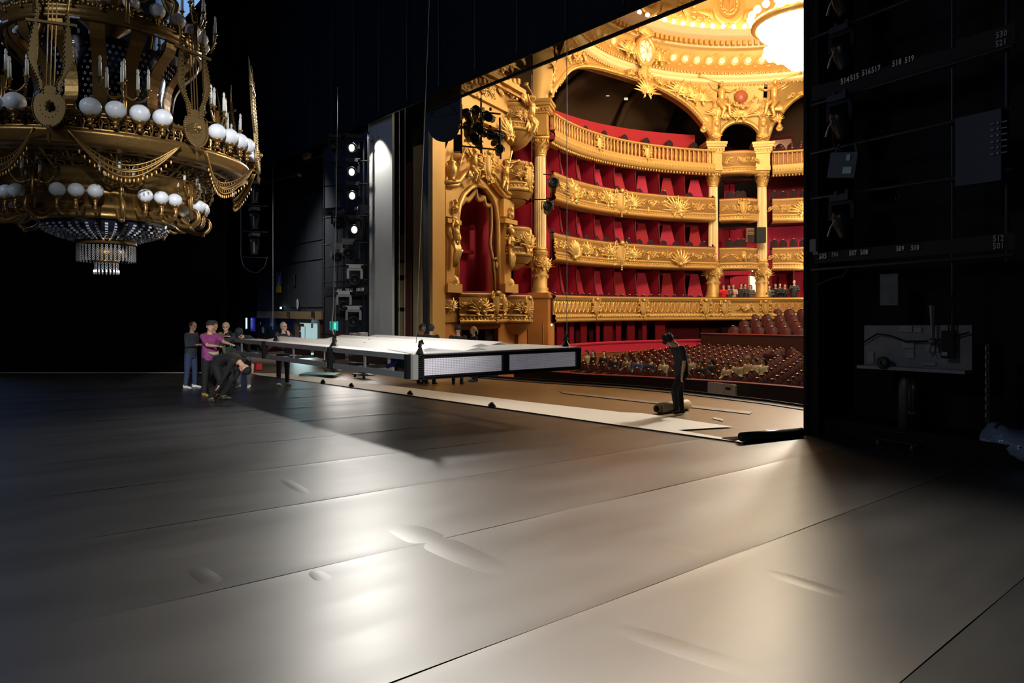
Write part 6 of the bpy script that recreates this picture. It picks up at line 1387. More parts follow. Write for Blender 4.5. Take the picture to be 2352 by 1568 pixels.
# underside: slotted annulus and fretwork panels
mb = MB(); n = 96
for k in range(n):
    a0 = k * 3.75; 
    for r0, r1, z0, z1, fl in ((2.10, 2.04, 2.205, 2.20, 1), (2.04, 1.90, 2.20, 2.195, k % 2), (1.90, 1.86, 2.195, 2.19, 1)):
        if fl: mb.add([cy(a0, r0, z0), cy(a0 + 3.75, r0, z0), cy(a0 + 3.75, r1, z1), cy(a0, r1, z1)], [(0, 1, 2, 3)])
mb.obj('slotted_plate', OG, big)
up_ = MB()
for sx in (-1, 1):
    o_spiral(up_, (sx * .13, .08), .085, 1.6, PI / 2, sx, .017, 0, 4); o_spiral(up_, (sx * .15, -.10), .07, 1.3, -PI / 2, -sx, .015, 0, 4); o_spiral(up_, (sx * .24, 0), .05, 1.2, 0, sx, .012, 0, 4)
    up_.tube([(sx * .28, 0, -.17), (sx * .31, 0, .19)], .018, 4)
up_.ball((0, 0, -.03), (.05, .01, .035), 8, 4); up_.box((0, 0, .185), (.62, .02, .03)); up_.box((0, 0, -.175), (.56, .02, .03)); up_.tube([(0, 0, .17), (0, 0, .02)], .02, 4); up_.tube([(0, 0, -.07), (0, 0, -.17)], .02, 4)
UFR = up_.mesh('underside_panel', OG)
for k in range(18):
    M = cyM(-16 + 20 * k, 1.66, 2.11) @ Matrix.Rotation(rad(61), 4, 'X'); link('underside_panel', UFR, big, M)
clathe('under_shadow_plate', [(1.86, 2.24), (1.3, 2.22)], OGD)
# body
clathe('body', [(1.46, 2.06), (1.47, 2.02), (1.44, 2.00), (1.41, 1.90), (1.36, 1.80), (1.34, 1.79), (1.36, 1.76), (1.33, 1.74), (1.31, 1.72), (1.33, 1.70), (1.28, 1.66), (1.20, 1.60), (1.12, 1.54), (1.14, 1.51), (1.10, 1.48), (1.02, 1.42), (1.05, 1.40), (.98, 1.36), (.90, 1.38)], OG)
# crystal bowl
clathe('bowl_shell', [(.92, 1.38), (.88, 1.28), (.74, 1.19), (.48, 1.13)], mat('dark_blue_glass', (.015, .018, .035), .15), 64)
mb = MB()
for k in range(44):
    a = k * 360 / 44
    for j in range(9):
        t = j / 8; r = .95 - .46 * t ** 1.5; z = 1.375 - .27 * t ** .55; M = cyM(a, r, z); mb.box((0, 0, 0), (.045 * (1 - .4 * t), .02, .028), M)
o = mb.obj('bowl_crystals', CRY, big); o['kind'] = 'stuff'
mb = MB()
for k in range(120):
    mb.ball(cy(k * 3, .955, 1.40), .022, 6, 4)
for k in range(16): mb.ball(cy(k * 22.5, .52, 1.12), .035, 8, 5)
o = mb.obj('bowl_beads', CRY, big, True); o['kind'] = 'stuff'
# lower drum
clathe('drum_band', [(.44, 1.14), (.45, 1.12), (.45, 1.04), (.43, 1.03), (.43, 1.08)], OG, 40)
clathe('drum_core', [(.2, 1.1), (.26, .95), (.30, .86), (.2, .80), (0, .79)], OG, 32)
clathe('small_hoop', [(.17, .80), (.19, .79), (.19, .76), (.16, .75), (0, .74)], OG, 32)
def ringlet(mb, M, r):
    n = 8; P = []
    for q in (r * .55, r): P.append([M @ Vector((q * cos(2 * PI * k / n), 0, q * sin(2 * PI * k / n))) for k in range(n)])
    mb.grid(P, 0, True)
mb = MB()
for k in range(44):
    for j in range(7): ringlet(mb, cyM(k * 360 / 44, .435, 1.00 - .036 * j), .019)
for k in range(20):
    for j in range(3): ringlet(mb, cyM(k * 18, .18, .73 - .04 * j), .02)
    mb.ball(cy(k * 18, .18, .60), (.014, .014, .04), 6, 4)
o = mb.obj('crystal_strings', CRY, big); o['kind'] = 'stuff'
# S straps, crystal net
for k in range(16):
    psi = -5 + 22.5 * k; mb = MB(); prof = [(1.40, 4.15), (1.36, 3.98), (1.20, 3.82), (1.05, 3.60), (.99, 3.30), (1.02, 3.10), (1.10, 3.02), (1.12, 2.98), (1.08, 2.92), (1.13, 2.80), (1.15, 2.62)]
    prof = [(q.x, q.z) for q in smooth([(r, 0, z) for r, z in prof], 3)]; P = [[cy(psi, r, z) + Vector((cos(rad(psi)), sin(rad(psi)), 0)) * e for e in (-.10, .10)] for r, z in prof]; mb.grid(P); mb.grid([[p + Vector((sin(rad(psi)), -cos(rad(psi)), 0)) * -.02 for p in r] for r in P]); mb.obj('strap', OG, big)
mb = MB()
for k in range(72):
    for j in range(15):
        z = 2.75 + .085 * j; r = .92 + .12 * abs(j / 14 - .4) ** 1.5 * 2; ringlet(mb, cyM(k * 5 + 2.5 * (j % 2), r, z), .021)
o = mb.obj('crystal_net', CRY, big); o['kind'] = 'stuff'
clathe('net_backing', [(.86, 2.7), (.84, 3.4), (.95, 4.1)], mat('dark_blue_glass', (0, 0, 0)), 48)
# upper ring
clathe('upper_ring', [(1.38, 4.33), (1.44, 4.34), (1.46, 4.31), (1.44, 4.29), (1.44, 4.20), (1.46, 4.18), (1.45, 4.14), (1.38, 4.13), (1.34, 4.16), (1.34, 4.33)], OG)
sc = MB()
for k in range(3): sc.ball((-.05 + .05 * k, 0, .03 + (.02 if k == 1 else 0)), (.03, .02, .03), 8, 5)
SC_ = sc.mesh('scallop', OG, True)
for k in range(48): link('scallop', SC_, big, cyM(3.75 + 7.5 * k, 1.44, 4.32, 1.3))
# globe on its holder
def lathe_mesh(name, prof, m, n=16): b = MB(); b.lathe(prof, n); return b.mesh(name, m, True)
gb = MB(); gb.ball((0, 0, 0), (1, 1, .92), 20, 14); GLB = gb.mesh('globe', OPAL, True)
HOLD = lathe_mesh('holder', [(0, -1.9), (.18, -1.85), (.25, -1.7), (.12, -1.55), (.3, -1.45), (.35, -1.3), (.2, -1.2), (.45, -1.05), (.6, -.95), (.62, -.8), (.5, -.74)], OG, 12)
def globe(psi, r, z, R):
    g = link('globe', GLB, big, cyM(psi, r, z, R)); link('holder', HOLD, g, Matrix.Identity(4)); return g
for s in range(8):
    for q in (-11.2, -3.7, 3.7, 11.2): globe(6.5 + 45 * s + q, 2.29, 2.68, .134)
for k in range(24): globe(-2.3 + 15 * k, 1.46, 4.50, .118)
for s in range(8):
    for q in (-9.6, 0, 9.6): globe(-15 + 45 * s + q, 1.47, 1.69, .108)
# holder arms for the lower globes
for s in range(8):
    for q in (-9.6, 0, 9.6):
        psi = -15 + 45 * s + q; mb = MB(); mb.stube([cy(psi, 1.15, 1.52), cy(psi, 1.28, 1.40), cy(psi, 1.42, 1.38), cy(psi, 1.48, 1.46), cy(psi, 1.47, 1.56)], [.03, .035, .03, .025, .03], 6); mb.ball(cy(psi, 1.47, 1.44), .035, 6, 4); mb.obj('scroll_arm', OG, big, True)
    psi = 7.5 + 45 * s; mb = MB(); mb.stube([cy(psi, 1.1, 1.50), cy(psi, 1.3, 1.34), cy(psi, 1.5, 1.32), cy(psi, 1.62, 1.42), cy(psi, 1.6, 1.55), cy(psi, 1.5, 1.60), cy(psi, 1.47, 1.72), cy(psi, 1.47, 1.92)], [.035, .04, .035, .035, .03, .03, .028, .03], 6); mb.ball(cy(psi, 1.5, 1.3), .045, 6, 4); mb.obj('scroll_arm', OG, big, True)
# candelabra
cn = MB(); cn.lathe([(0, 0), (.022, 0), (.02, .2), (.012, .215), (.02, .235), (.014, .27), (0, .285)], 8); CN = cn.mesh('candle', CANDLE, True)
cn = MB(); cn.lathe([(0, -.07), (.02, -.06), (.015, -.02), (.04, 0), (.04, .01), (0, .01)], 8); CUP = cn.mesh('candle_cup', OG, True)
def candelabra(psi, r, z, sc=1.0):
    M = cyM(psi, r, z, sc); mb = MB(); mb.tube([M @ Vector((0, 0, -.55)), M @ Vector((0, 0, 0))], .03 * sc, 6)
    pts = [(-.30, -.08, .06), (-.2, .1, -.02), (-.05, -.14, .02), (.0, .05, .12), (.15, -.05, -.02), (.3, .06, .04)]
    for x, y, h in pts: mb.stube([M @ Vector((0, 0, -.14)), M @ Vector((x * .6, y * .6, -.2)), M @ Vector((x, y, -.13 + h))], .014 * sc, 5, 4)
    ar = mb.obj('candelabrum', OG, big, True)
    for x, y, h in pts: c_ = link('candle', CN, ar, M @ Matrix.Translation((x, y, h - .04))); link('candle_cup', CUP, ar, M @ Matrix.Translation((x, y, h - .05)))
for s in range(8):
    candelabra(6.5 + 45 * s, 1.98, 3.13, 1.05); candelabra(7.5 + 45 * s, 1.5, 1.98, 1.0); candelabra(10 + 45 * s, 1.55, 4.75, 1.1)
# lyres
def lyre_mesh():
    mb = MB(); I = Matrix.Identity(4); n = 22
    disc = [(.235 * cos(a) * (1 if sin(a) < .4 else .82), .24 * sin(a)) for a in [2 * PI * k / n for k in range(n)]]; mb.prism(disc, -.018, .018, I)
    L_ = [(-.14, .15), (-.17, .30), (-.25, .42), (-.33, .55), (-.30, .75), (-.25, .95), (-.235, 1.12)]; R_ = [(-.09, .15), (-.10, .28), (-.16, .36), (-.20, .50), (-.19, .72), (-.205, .95), (-.20, 1.12)]
    for sx in (-1, 1):
        for i in range(6):
            q = [L_[i], L_[i + 1], R_[i + 1], R_[i]]; q = [(x * sx, z) for x, z in q]; mb.prism(q if sx < 0 else q[::-1], -.018, .018, I)
        mb.tube([(sx * .21, 0, 1.1), (sx * .235, 0, 1.25), (sx * .27, 0, 1.4)], [.02, .014, .006], 5)
        for i in range(24):
            f = i / 23 * 5.99; j = int(f); t = f - j
            for Q in (L_, R_): mb.ball((sx * (Q[j][0] * (1 - t) + Q[j + 1][0] * t), -.02, Q[j][1] * (1 - t) + Q[j + 1][1] * t), .013, 5, 3)
    for k in range(38):
        a = PI * .85 + 1.30 * PI * k / 37; mb.ball((.235 * cos(a), -.02, .24 * sin(a)), .013, 5, 3)
    for k in range(9): mb.ball((.13 * cos(PI + PI * k / 8), -.022, .13 * sin(PI + PI * k / 8)), .007, 5, 3)
    mb.lathe([(0, .05), (.03, .05), (.05, .03), (.075, .0)], 10, Matrix.Rotation(PI / 2, 4, 'X')); mb.ball((0, -.05, 0), .045, 8, 5)
    for k in range(8): mb.ball((.05 * cos(k * PI / 4), -.03, .05 * sin(k * PI / 4)), .02, 5, 3)
    for x in (-.06, 0, .06): mb.tube([(x * .9, 0, .16), (x, 0, 1.22)], .010, 5)
    mb.bar((-.36, -.01, .98), (.36, -.01, .96), .035, .03); mb.bar((-.11, 0, .16), (.11, 0, .16), .04, .02)
    mb.lathe([(0, -.42), (.015, -.40), (.035, -.34), (.01, -.30), (.04, -.26), (.05, -.22)], 6)
    return mb.mesh('lyre', mat('lyre_gold', (.17, .11, .04), .45, .7), True)
LY = lyre_mesh()
for s in range(8):
    o = link('lyre', LY, big, cyM(-16 + 45 * s, 2.36, 2.62, 1.06) @ Matrix.Rotation(rad(-4), 4, 'X') @ Matrix.Diagonal((.78, 1, 1.08, 1)))
    for p in o.data.polygons: p.use_smooth = False
    mb = MB()
    for k in range(9): mb.ball(cy(-16 + 45 * s - 2.6 + .65 * k, 1.47, 4.13), .018, 6, 4)
    mb.obj('bead_string', CRY, big, True)
# garlands of chain between the lyres
for s in range(8):
    p0, p1 = -16 + 45 * s + 5, -16 + 45 * (s + 1) - 5
    for (sag, dr, rr_, kind) in ((.34, .03, .014, 0), (.44, .06, .016, 1)):
        mb = MB(); pts = []
        for i in range(25): t = i / 24; pts.append(cy(p0 + (p1 - p0) * t, 2.26 + dr - .25 * sin(PI * t), 2.34 - sag * 4 * t * (1 - t)))
        mb.tube(pts, rr_, 5); mb.tube([p + Vector((0, 0, -.07 * sin(PI * i / 24))) for i, p in enumerate(pts)], rr_ * .9, 5)
        for i in range(1, 24): mb.tube([pts[i], pts[i] + Vector((0, 0, -.07 * sin(PI * i / 24)))], .007, 4)
        mb.obj('chain_garland', OGD if kind else OG, big, True)
    mb = MB()
    for i in range(2, 23): t = i / 24; q = cy(p0 + (p1 - p0) * t, 2.32 - .25 * sin(PI * t), 2.34 - .44 * 4 * t * (1 - t) - .12); mb.ball(q, (.012, .012, .028), 6, 4)
    o = mb.obj('drops', mat('amber_drop', (.8, .45, .12), .2, .2), big, True); o['kind'] = 'stuff'
# centre shaft up and crown of scrolls
clathe('shaft', [(.12, 1.4), (.14, 2.2), (.2, 2.7), (.12, 3.4), (.16, 4.4), (.5, 4.7), (.55, 4.9), (.25, 5.3), (.35, 5.7), (.15, 6.2), (.12, 8)], OG, 20)
clathe('crown', [(.95, 5.0), (1.02, 5.02), (1.0, 5.14), (.95, 5.15)], OG, 48)
for k in range(8):
    psi = 10 + 45 * k; mb = MB(); mb.stube([cy(psi, 1.35, 4.3), cy(psi, 1.15, 4.6), cy(psi, 1.2, 4.9), cy(psi, .95, 5.1), cy(psi, .7, 5.6), cy(psi, .3, 5.9)], [.05, .06, .05, .05, .04, .04], 6); mb.obj('scroll_arm', OG, big, True)
mb = MB(); mb.tube([(0, 0, 8), (0, 0, 22)], .03, 6); mb.obj('cable', BLACKM, big)
# ---------------------------------------------------------------- people
SKIN = mat('skin_light', (.62, .36, .26), .55, var=.06); SKIN2 = mat('skin_tan', (.40, .21, .13), .55, var=.06); SKIN3 = mat('skin_brown', (.16, .08, .05), .55)
def remesh(mb, vox, name, m, it=2):
    me = mb.mesh(name, m); o = bpy.data.objects.new(name, me); COL.objects.link(o)
    r = o.modifiers.new('r', 'REMESH'); r.mode = 'VOXEL'; r.voxel_size = vox
    s = o.modifiers.new('s', 'SMOOTH'); s.factor = .5; s.iterations = it
    dg = bpy.context.evaluated_depsgraph_get(); ev = o.evaluated_get(dg); out = bpy.data.meshes.new_from_object(ev)
    bpy.data.objects.remove(o); bpy.data.meshes.remove(me); out.materials.clear(); out.materials.append(m)
    out.polygons.foreach_set('use_smooth', [True] * len(out.polygons)); out.name = name; return out
def chain(mb, pts, rs, n=10):
    mb.tube(pts, rs, n)
    for p, r in zip(pts, rs): mb.ball(p, r, n, 6)
def etube(mb, rows, n=16):   # rows: (centre, side vector*halfwidth, front vector*halfdepth)
    P = [[c + s * cos(2 * PI * k / n) + f * sin(2 * PI * k / n) for k in range(n)] for c, s, f in rows]
    b = len(mb.v); mb.grid(P, 0, True); mb.add(P[0], [tuple(range(n))[::-1]]); mb.add(P[-1], [tuple(range(n))])
def U(*v): return Vector(v).normalized()
def person(label, loc, face, H=1.75, lean=(0, 0), head=(0, 0), armL=((-.25, .05, -1), (-.05, .25, -1)), armR=((.25, .05, -1), (.05, .25, -1)), legL=((-.06, .02, -1), (-.02, -.03, -1)), legR=((.06, .02, -1), (.02, -.03, -1)),
           top='#', topc=(.02, .02, .02), sleeve=1.0, bot=(.02, .02, .03), shoe=(.02, .02, .02), hair=(.03, .02, .015), hairstyle='short', skin=None, vox=.0125, group=None, belly=0, extra=None, build=1.0, seat=False, low=False, tvar=.12):
    """local x = the person's right, y = front, z up. face = world direction looked along. lean = forward bend of lower/upper back."""
    skin = skin or SKIN; s = H / 1.75; J = {}
    pel = Vector((0, 0, .93)) if not seat else Vector((0, 0, .52))
    l1, l2 = rad(lean[0]), rad(lean[1])
    ch = pel + Vector((0, sin(l1), cos(l1))) * .30; nk = ch + Vector((0, sin(l2), cos(l2))) * .24
    b2 = Vector((0, sin(l2), cos(l2))); f2 = Vector((0, cos(l2), -sin(l2))); f1 = Vector((0, cos(l1), -sin(l1)))
    hp, hyaw = rad(head[0]), rad(head[1]); hb = Vector((0, sin(hp), cos(hp))); X = Vector((1, 0, 0))
    hc = nk + b2 * .03 + hb * .145
    HM = Matrix.Translation(hc) @ Matrix.Rotation(hyaw, 4, 'Z') @ Matrix.Rotation(-hp, 4, 'X')
    sh = {-1: nk - b2 * .055 - X * .185 * build, 1: nk - b2 * .055 + X * .185 * build}; hip = {-1: pel + Vector((-.095, 0, -.04)), 1: pel + Vector((.095, 0, -.04))}
    A = {}; Lg = {}
    for k, arm in ((-1, armL), (1, armR)):
        e = sh[k] + U(*arm[0]) * .29; w_ = e + U(*arm[1]) * .25; hd = U(*(arm[2] if len(arm) > 2 else arm[1])); A[k] = (sh[k], e, w_, hd)
    for k, lg in ((-1, legL), (1, legR)):
        kn = hip[k] + U(*lg[0]) * .42; an = kn + U(*lg[1]) * .40; Lg[k] = (hip[k], kn, an)
    dz = -min(Lg[-1][2].z, Lg[1][2].z) + .075
    M0 = Matrix.Translation(loc) @ Matrix.Rotation(math.atan2(face[1], face[0]) - PI / 2, 4, 'Z') @ Matrix.Scale(s, 4) @ Matrix.Translation((0, 0, dz if not seat else 0))
    mb = MB()
    # torso
    rows = [(pel - Vector((0, 0, .10)), X * .155, f1 * .10), (pel + (ch - pel) * .25, X * .150, f1 * .105), (pel + (ch - pel) * .6, X * .138, f1 * .10), (ch, X * .152, f2 * .105), (ch + (nk - ch) * .4, X * .168, f2 * .11), (ch + (nk - ch) * .75, X * .165, f2 * .095), (nk - b2 * .01, X * .085, f2 * .065)]
    etube(mb, rows); chain(mb, [nk - b2 * .03, nk + b2 * .02, nk + b2 * .03 + hb * .07], [.06, .055, .055])
    # head
    mb.ball((0, -.005, .02), (.077, .095, .105), 16, 12, HM); mb.ball((0, .03, -.055), (.052, .058, .055), 12, 8, HM); mb.ball((0, .085, -.085), (.028, .02, .02), 8, 6, HM)
    mb.tube([HM @ Vector(v) for v in ((0, .088, .03), (0, .104, 0), (0, .112, -.018))], [.010, .012, .016], 8); mb.ball((0, .092, -.05), (.026, .012, .010), 8, 5, HM); mb.ball((0, .084, .04), (.055, .016, .012), 10, 5, HM)
    for k in (-1, 1): mb.ball((k * .078, -.01, 0), (.012, .02, .032), 8, 6, HM); mb.ball((k * .045, .06, -.02), (.025, .03, .03), 8, 6, HM)
    for k in (-1, 1):
        a, e, w_, hd = A[k]; chain(mb, [a, a.lerp(e, .4), e, e.lerp(w_, .35), w_], [.055, .048, .039, .040, .026], 9)
        sd = hd.cross(Vector((0, 0, 1)) if abs(hd.z) < .8 else Vector((0, 1, 0))).normalized(); nn = sd.cross(hd).normalized()
        c = w_ + hd * .05; MH = Matrix(((sd.x, hd.x, nn.x, c.x), (sd.y, hd.y, nn.y, c.y), (sd.z, hd.z, nn.z, c.z), (0, 0, 0, 1)))
        mb.ball((0, 0, 0), (.040, .055, .018), 10, 7, MH)
        if not low:
            for i, (x, L) in enumerate(((-.030, .062), (-.011, .078), (.010, .072), (.029, .055))):
                mb.tube([MH @ Vector(v) for v in ((x * .8, .02, 0), (x, .05, .002), (x * 1.05, .05 + L * .5, -.006), (x * 1.05, .05 + L * .85, -.022))], [.011, .0105, .0095, .0085], 7)
            mb.tube([MH @ Vector(v) for v in ((k * -.02, -.02, -.005), (k * -.048, .012, -.012), (k * -.055, .045, -.022))], [.014, .012, .010], 7)
        h, kn, an = Lg[k]; chain(mb, [h, h.lerp(kn, .4), kn, kn.lerp(an, .3), an], [.085, .075, .055, .052, .036], 10)
        fa = Vector((k * .12, 1, 0)).normalized(); 
        mb.tube([an + Vector((0, 0, -.02)), an + fa * .06 + Vector((0, 0, -.04)), an + fa * .16 + Vector((0, 0, -.055))], [.036, .035, .02], 8)
    body = link('person', remesh(mb, vox if not low else .022, 'person', skin), None, M0); tag(body, label, 'person', group)
    # hair
    if hairstyle != 'none':
        m = MB(); hm = mat('hair_%.2f_%.2f' % (hair[0], hair[2]), hair, .7, bump=.5, bscale=60)
        if hairstyle in ('short', 'cropped'):
            th = .012 if hairstyle == 'cropped' else .022; m.ball((0, -.018, .035), (.078 + th, .092 + th, .096 + th * .8), 14, 10, HM); m.ball((0, -.05, -.02), (.066 + th * .5, .055 + th * .5, .065), 12, 8, HM)
        elif hairstyle == 'curly':
            rr = random.Random(5); m.ball((0, -.02, .055), (.11, .122, .112), 14, 10, HM)
            for _ in range(38):
                a, b = rr.uniform(0, 6.28), rr.uniform(.1, 1.4); m.ball((.105 * cos(a) * sin(b), -.015 + .118 * sin(a) * sin(b), .055 + .112 * cos(b)), .032, 6, 4, HM)
        elif hairstyle == 'long':
            m.ball((0, -.02, .03), (.092, .105, .11), 14, 10, HM); m.tube([HM @ Vector(v) for v in ((0, -.08, .0), (0, -.09, -.12), (0, -.10, -.25))], [.085, .075, .05], 10)
        elif hairstyle == 'ponytail':
            m.ball((0, -.018, .035), (.090, .106, .106), 14, 10, HM); m.tube([HM @ Vector(v) for v in ((0, -.10, .03), (0, -.14, -.04), (0, -.13, -.16))], [.03, .032, .015], 8)
        elif hairstyle == 'beanie':
            m.ball((0, -.014, .072), (.093, .104, .088), 14, 10, HM); m.tube([HM @ Vector((.090 * cos(a), -.012 + .104 * sin(a), .060)) for a in [2 * PI * k / 16 for k in range(17)]], .017, 6)
        elif hairstyle == 'cap':
            m.ball((0, -.012, .045), (.090, .104, .095), 14, 10, HM); m.ball((0, .11, .045), (.06, .06, .012), 10, 5, HM)
        hme = remesh(m, .012 if not low else .02, 'hair', hm, 1); link({'beanie': 'beanie', 'cap': 'cap'}.get(hairstyle, 'hair'), hme, body)
        # cut hair away from the face: nothing in front of the brow
        if hairstyle in ('short', 'cropped', 'curly', 'long', 'ponytail'):
            import bmesh
            bm = bmesh.new(); bm.from_mesh(hme); inv = HM.inverted(); kill = []
            for v in bm.verts:
                q = inv @ v.co
                if q.y > .045 and q.z < (.062 if hairstyle != 'cropped' else .085): kill.append(v)
                elif hairstyle == 'cropped' and q.z > .085 and q.y > .02: kill.append(v)
                elif hairstyle != 'long' and abs(q.x) > .07 and q.z < -.005 and q.y > -.03: kill.append(v)
            bmesh.ops.delete(bm, geom=kill, context='VERTS'); bm.to_mesh(hme); bm.free()
    if not low:
        m = MB()
        for k in (-1, 1): m.ball((k * .030, .083, .018), (.013, .008, .007), 8, 5, HM)
        link('eyes', m.mesh('eyes', mat('eye_dark', (.03, .02, .015), .3), True), body)
    # clothes
    tm = mat('cloth_%d' % int(1e6 * (topc[0] * 3 + topc[1] * 7 + topc[2] * 13)), topc, .85, bump=.3, bscale=25, var=tvar, vscale=4 if tvar < .3 else 14)
    m = MB(); g = 1.13
    rows2 = [(pel - Vector((0, 0, .09)), X * .185 * build, f1 * (.135 + belly)), (pel + (ch - pel) * .3, X * .178 * build, f1 * (.135 + belly)), (ch, X * .180 * build, f2 * (.132 + belly * .5)), (ch + (nk - ch) * .45, X * .195 * build, f2 * .135), (ch + (nk - ch) * .78, X * .185 * build, f2 * .118), (nk - b2 * .012, X * .095, f2 * .082)]
    etube(m, rows2)
    for k in (-1, 1):
        a, e, w_, hd = A[k]
        if sleeve >= 1: chain(m, [a, a.lerp(e, .5), e, w_ - (w_ - e) * .06], [.074, .064, .056, .040], 10)
        elif sleeve > .1: chain(m, [a, a.lerp(e, .72)], [.074, .064], 10)
    link('jacket' if top == 'jacket' else 'top', remesh(m, .016 if not low else .024, 'top', tm, 3), body)
    bm_ = mat('trouser_%d' % int(1e6 * (bot[0] * 3 + bot[1] * 7 + bot[2] * 13)), bot, .85, bump=.3, bscale=20, var=.1)
    m = MB(); etube(m, [(pel + Vector((0, 0, .06)), X * .165, f1 * .12), (pel - Vector((0, 0, .06)), X * .178, Vector((0, 1, 0)) * .13), (pel - Vector((0, 0, .13)), X * .15, Vector((0, 1, 0)) * .12)])
    for k in (-1, 1):
        h, kn, an = Lg[k]; chain(m, [h + Vector((0, 0, -.02)), h.lerp(kn, .5), kn, kn.lerp(an, .5), an + Vector((0, 0, .03))], [.102, .092, .072, .066, .058], 10)
    link('trousers', remesh(m, .016 if not low else .024, 'trousers', bm_, 3), body)
    sm = mat('shoe_%d' % int(1e6 * (shoe[0] * 3 + shoe[1] * 7 + shoe[2] * 13)), shoe, .5)
    for k in (-1, 1):
        h, kn, an = Lg[k]; fa = Vector((k * .12, 1, 0)).normalized(); m = MB(); up = Vector((0, 0, 1))
        if not (low and seat):
            etube(m, [(an + Vector((0, 0, .03)) - fa * .02, fa.cross(up) * .048, fa * .052), (an - Vector((0, 0, .02)) - fa * .01, fa.cross(up) * .048, fa * .07), (an - Vector((0, 0, .06)) + fa * .0, fa.cross(up) * .046, fa * .08), ])
            m.tube([an + fa * -.045 - up * .045, an + fa * .05 - up * .035, an + fa * .13 - up * .05, an + fa * .185 - up * .057], [.040, .046, .040, .022], 10, flat=.75)
            link('shoe', m.mesh('shoe', sm, True), body)
    return body, M0, HM, A
def glasses(body, HM):
    m = MB()
    for k in (-1, 1): m.tube([HM @ Vector((k * .032 + .024 * cos(a), .098, .018 + .017 * sin(a))) for a in [2 * PI * q / 10 for q in range(11)]], .003, 4); m.tube([HM @ Vector((k * .056, .095, .022)), HM @ Vector((k * .082, .0, .018))], .003, 4)
    link('glasses', m.mesh('glasses', BLACK), body)
tocam = lambda p: (-p.x, -p.y)
pxr = (RT.x, RT.y)     # picture right
def dirc(deg):         # 0 = towards the camera plane, 90 = towards the picture's right
    v = FW * -cos(rad(deg)) + RT * sin(rad(deg)); return (v.x, v.y)
# the group at the left end of the platform
P_ = lambda x, y: on_floor(x, y) 
b, M0, HM, A = person('man in a navy jacket, jeans and white shoes, standing at the far left', P_(438, 891), dirc(80), 1.72, (2, 4), (14, -8), armL=((-.05, .15, -1), (.05, 1, .15)), armR=((.12, .05, -1), (-.1, 1, .1)), legR=((.04, -.06, -1), (.02, -.1, -1)), legL=((-.05, .08, -1), (0, .0, -1)), top='jacket', topc=(.022, .028, .045), bot=(.03, .05, .12), shoe=(.75, .75, .74), hair=(.06, .045, .04), hairstyle='cropped'); glasses(b, HM)
b, M0, HM, A = person('person in a magenta patterned t-shirt and dark beanie, stretching both arms forward', P_(480, 908), dirc(62), 1.74, (2, 2), (8, -25), armL=((-.1, .75, -.45), (.1, 1, -.15)), armR=((.1, .6, -.6), (-.25, 1, -.05)), topc=(.27, .05, .20), tvar=.6, sleeve=.5, bot=(.012, .012, .014), shoe=(.42, .24, .05), hair=(.02, .02, .022), hairstyle='beanie', belly=.015)
m = MB(); m.tube([M0 @ Vector(v) for v in ((.12, .13, 1.04), (.03, .19, 1.0), (-.08, .18, 1.0), (-.17, .10, 1.05))], [.02, .045, .045, .02], 8); bag = tag(m.obj('belt_bag', mat('tan_bag', (.45, .38, .28), .6), None, True), 'small pale waist bag worn across the magenta t-shirt', 'bag')
person('man with swept dark hair and khaki jacket, looking over the beanie wearer', P_(489, 893), dirc(50), 1.74, (2, 6), (8, 15), topc=(.12, .10, .055), top='jacket', bot=(.03, .03, .03), hair=(.03, .022, .016), hairstyle='short', skin=SKIN2)
b, M0, HM, A = person('person with glasses and dark green top, hands clasped under the chin over a camera', P_(520, 888), dirc(12), 1.70, (6, 8), (6, 0), armL=((-.5, .75, -.75), (.9, .3, .9), (.9, .1, .1)), armR=((.5, .75, -.75), (-.9, .3, .9), (-.9, .1, .1)), topc=(.012, .045, .035), sleeve=.6, bot=(.02, .02, .025), hair=(.45, .32, .18), hairstyle='short'); glasses(b, HM)
t = thing('camera', 'black camera standing on the platform edge under the hands of the person in green', 'camera', zz(onside(528) + V(.0, .0), ZT + .10)); m = MB(); m.box((0, 0, 0), (.15, .08, .12)); m.box((0, 0, .075), (.06, .06, .04)); m.obj('body', BLACKM, t); m = MB(); m.lathe([(0, .12), (.04, .12), (.045, 0)], 12, Matrix.Rotation(PI / 2 + .1, 4, 'X') @ Matrix.Rotation(0, 4, 'Z')); m.obj('lens', BLACK, t, True)
b, M0, HM, A = person('man in a dark sweater leaning over the platform edge with arms spread, pale shoes', P_(560, 890), dirc(8), 1.78, (28, 48), (62, 0), armL=((-1, .35, -.55), (-.35, .25, -.6)), armR=((1, .35, -.55), (.35, .3, -.55)), topc=(.022, .027, .040), bot=(.085, .075, .085), shoe=(.5, .55, .5), hair=(.02, .02, .025), hairstyle='beanie')
b, M0, HM, A = person('grey-haired man in glasses and navy sweater holding a hand to his chin', P_(650, 885), dirc(45), 1.74, (2, 4), (6, 12), armR=((.2, .2, -1), (-.3, .9, .1)), armL=((-.05, .40, -.80), (.42, -.02, 1), (.2, -.1, 1)), topc=(.018, .02, .035), bot=(.018, .022, .04), shoe=(.5, .46, .38), hair=(.35, .33, .31), hairstyle='cropped'); glasses(b, HM)
b, M0, HM, A = person('man all in black bending down to a small device on the floor', P_(500, 920), dirc(80), 1.86, (70, 116), (140, 0), armL=((-.1, -.45, -1), (.0, -.55, -1)), armR=((.1, -.5, -1), (.0, -.6, -1)), legL=((-.1, .75, -1), (0, -.60, -1)), legR=((.12, .45, -1), (0, -.75, -1)), topc=(.012, .012, .013), bot=(.010, .010, .011), shoe=(.05, .05, .03), hair=(.01, .01, .01), hairstyle='beanie', build=1.06)
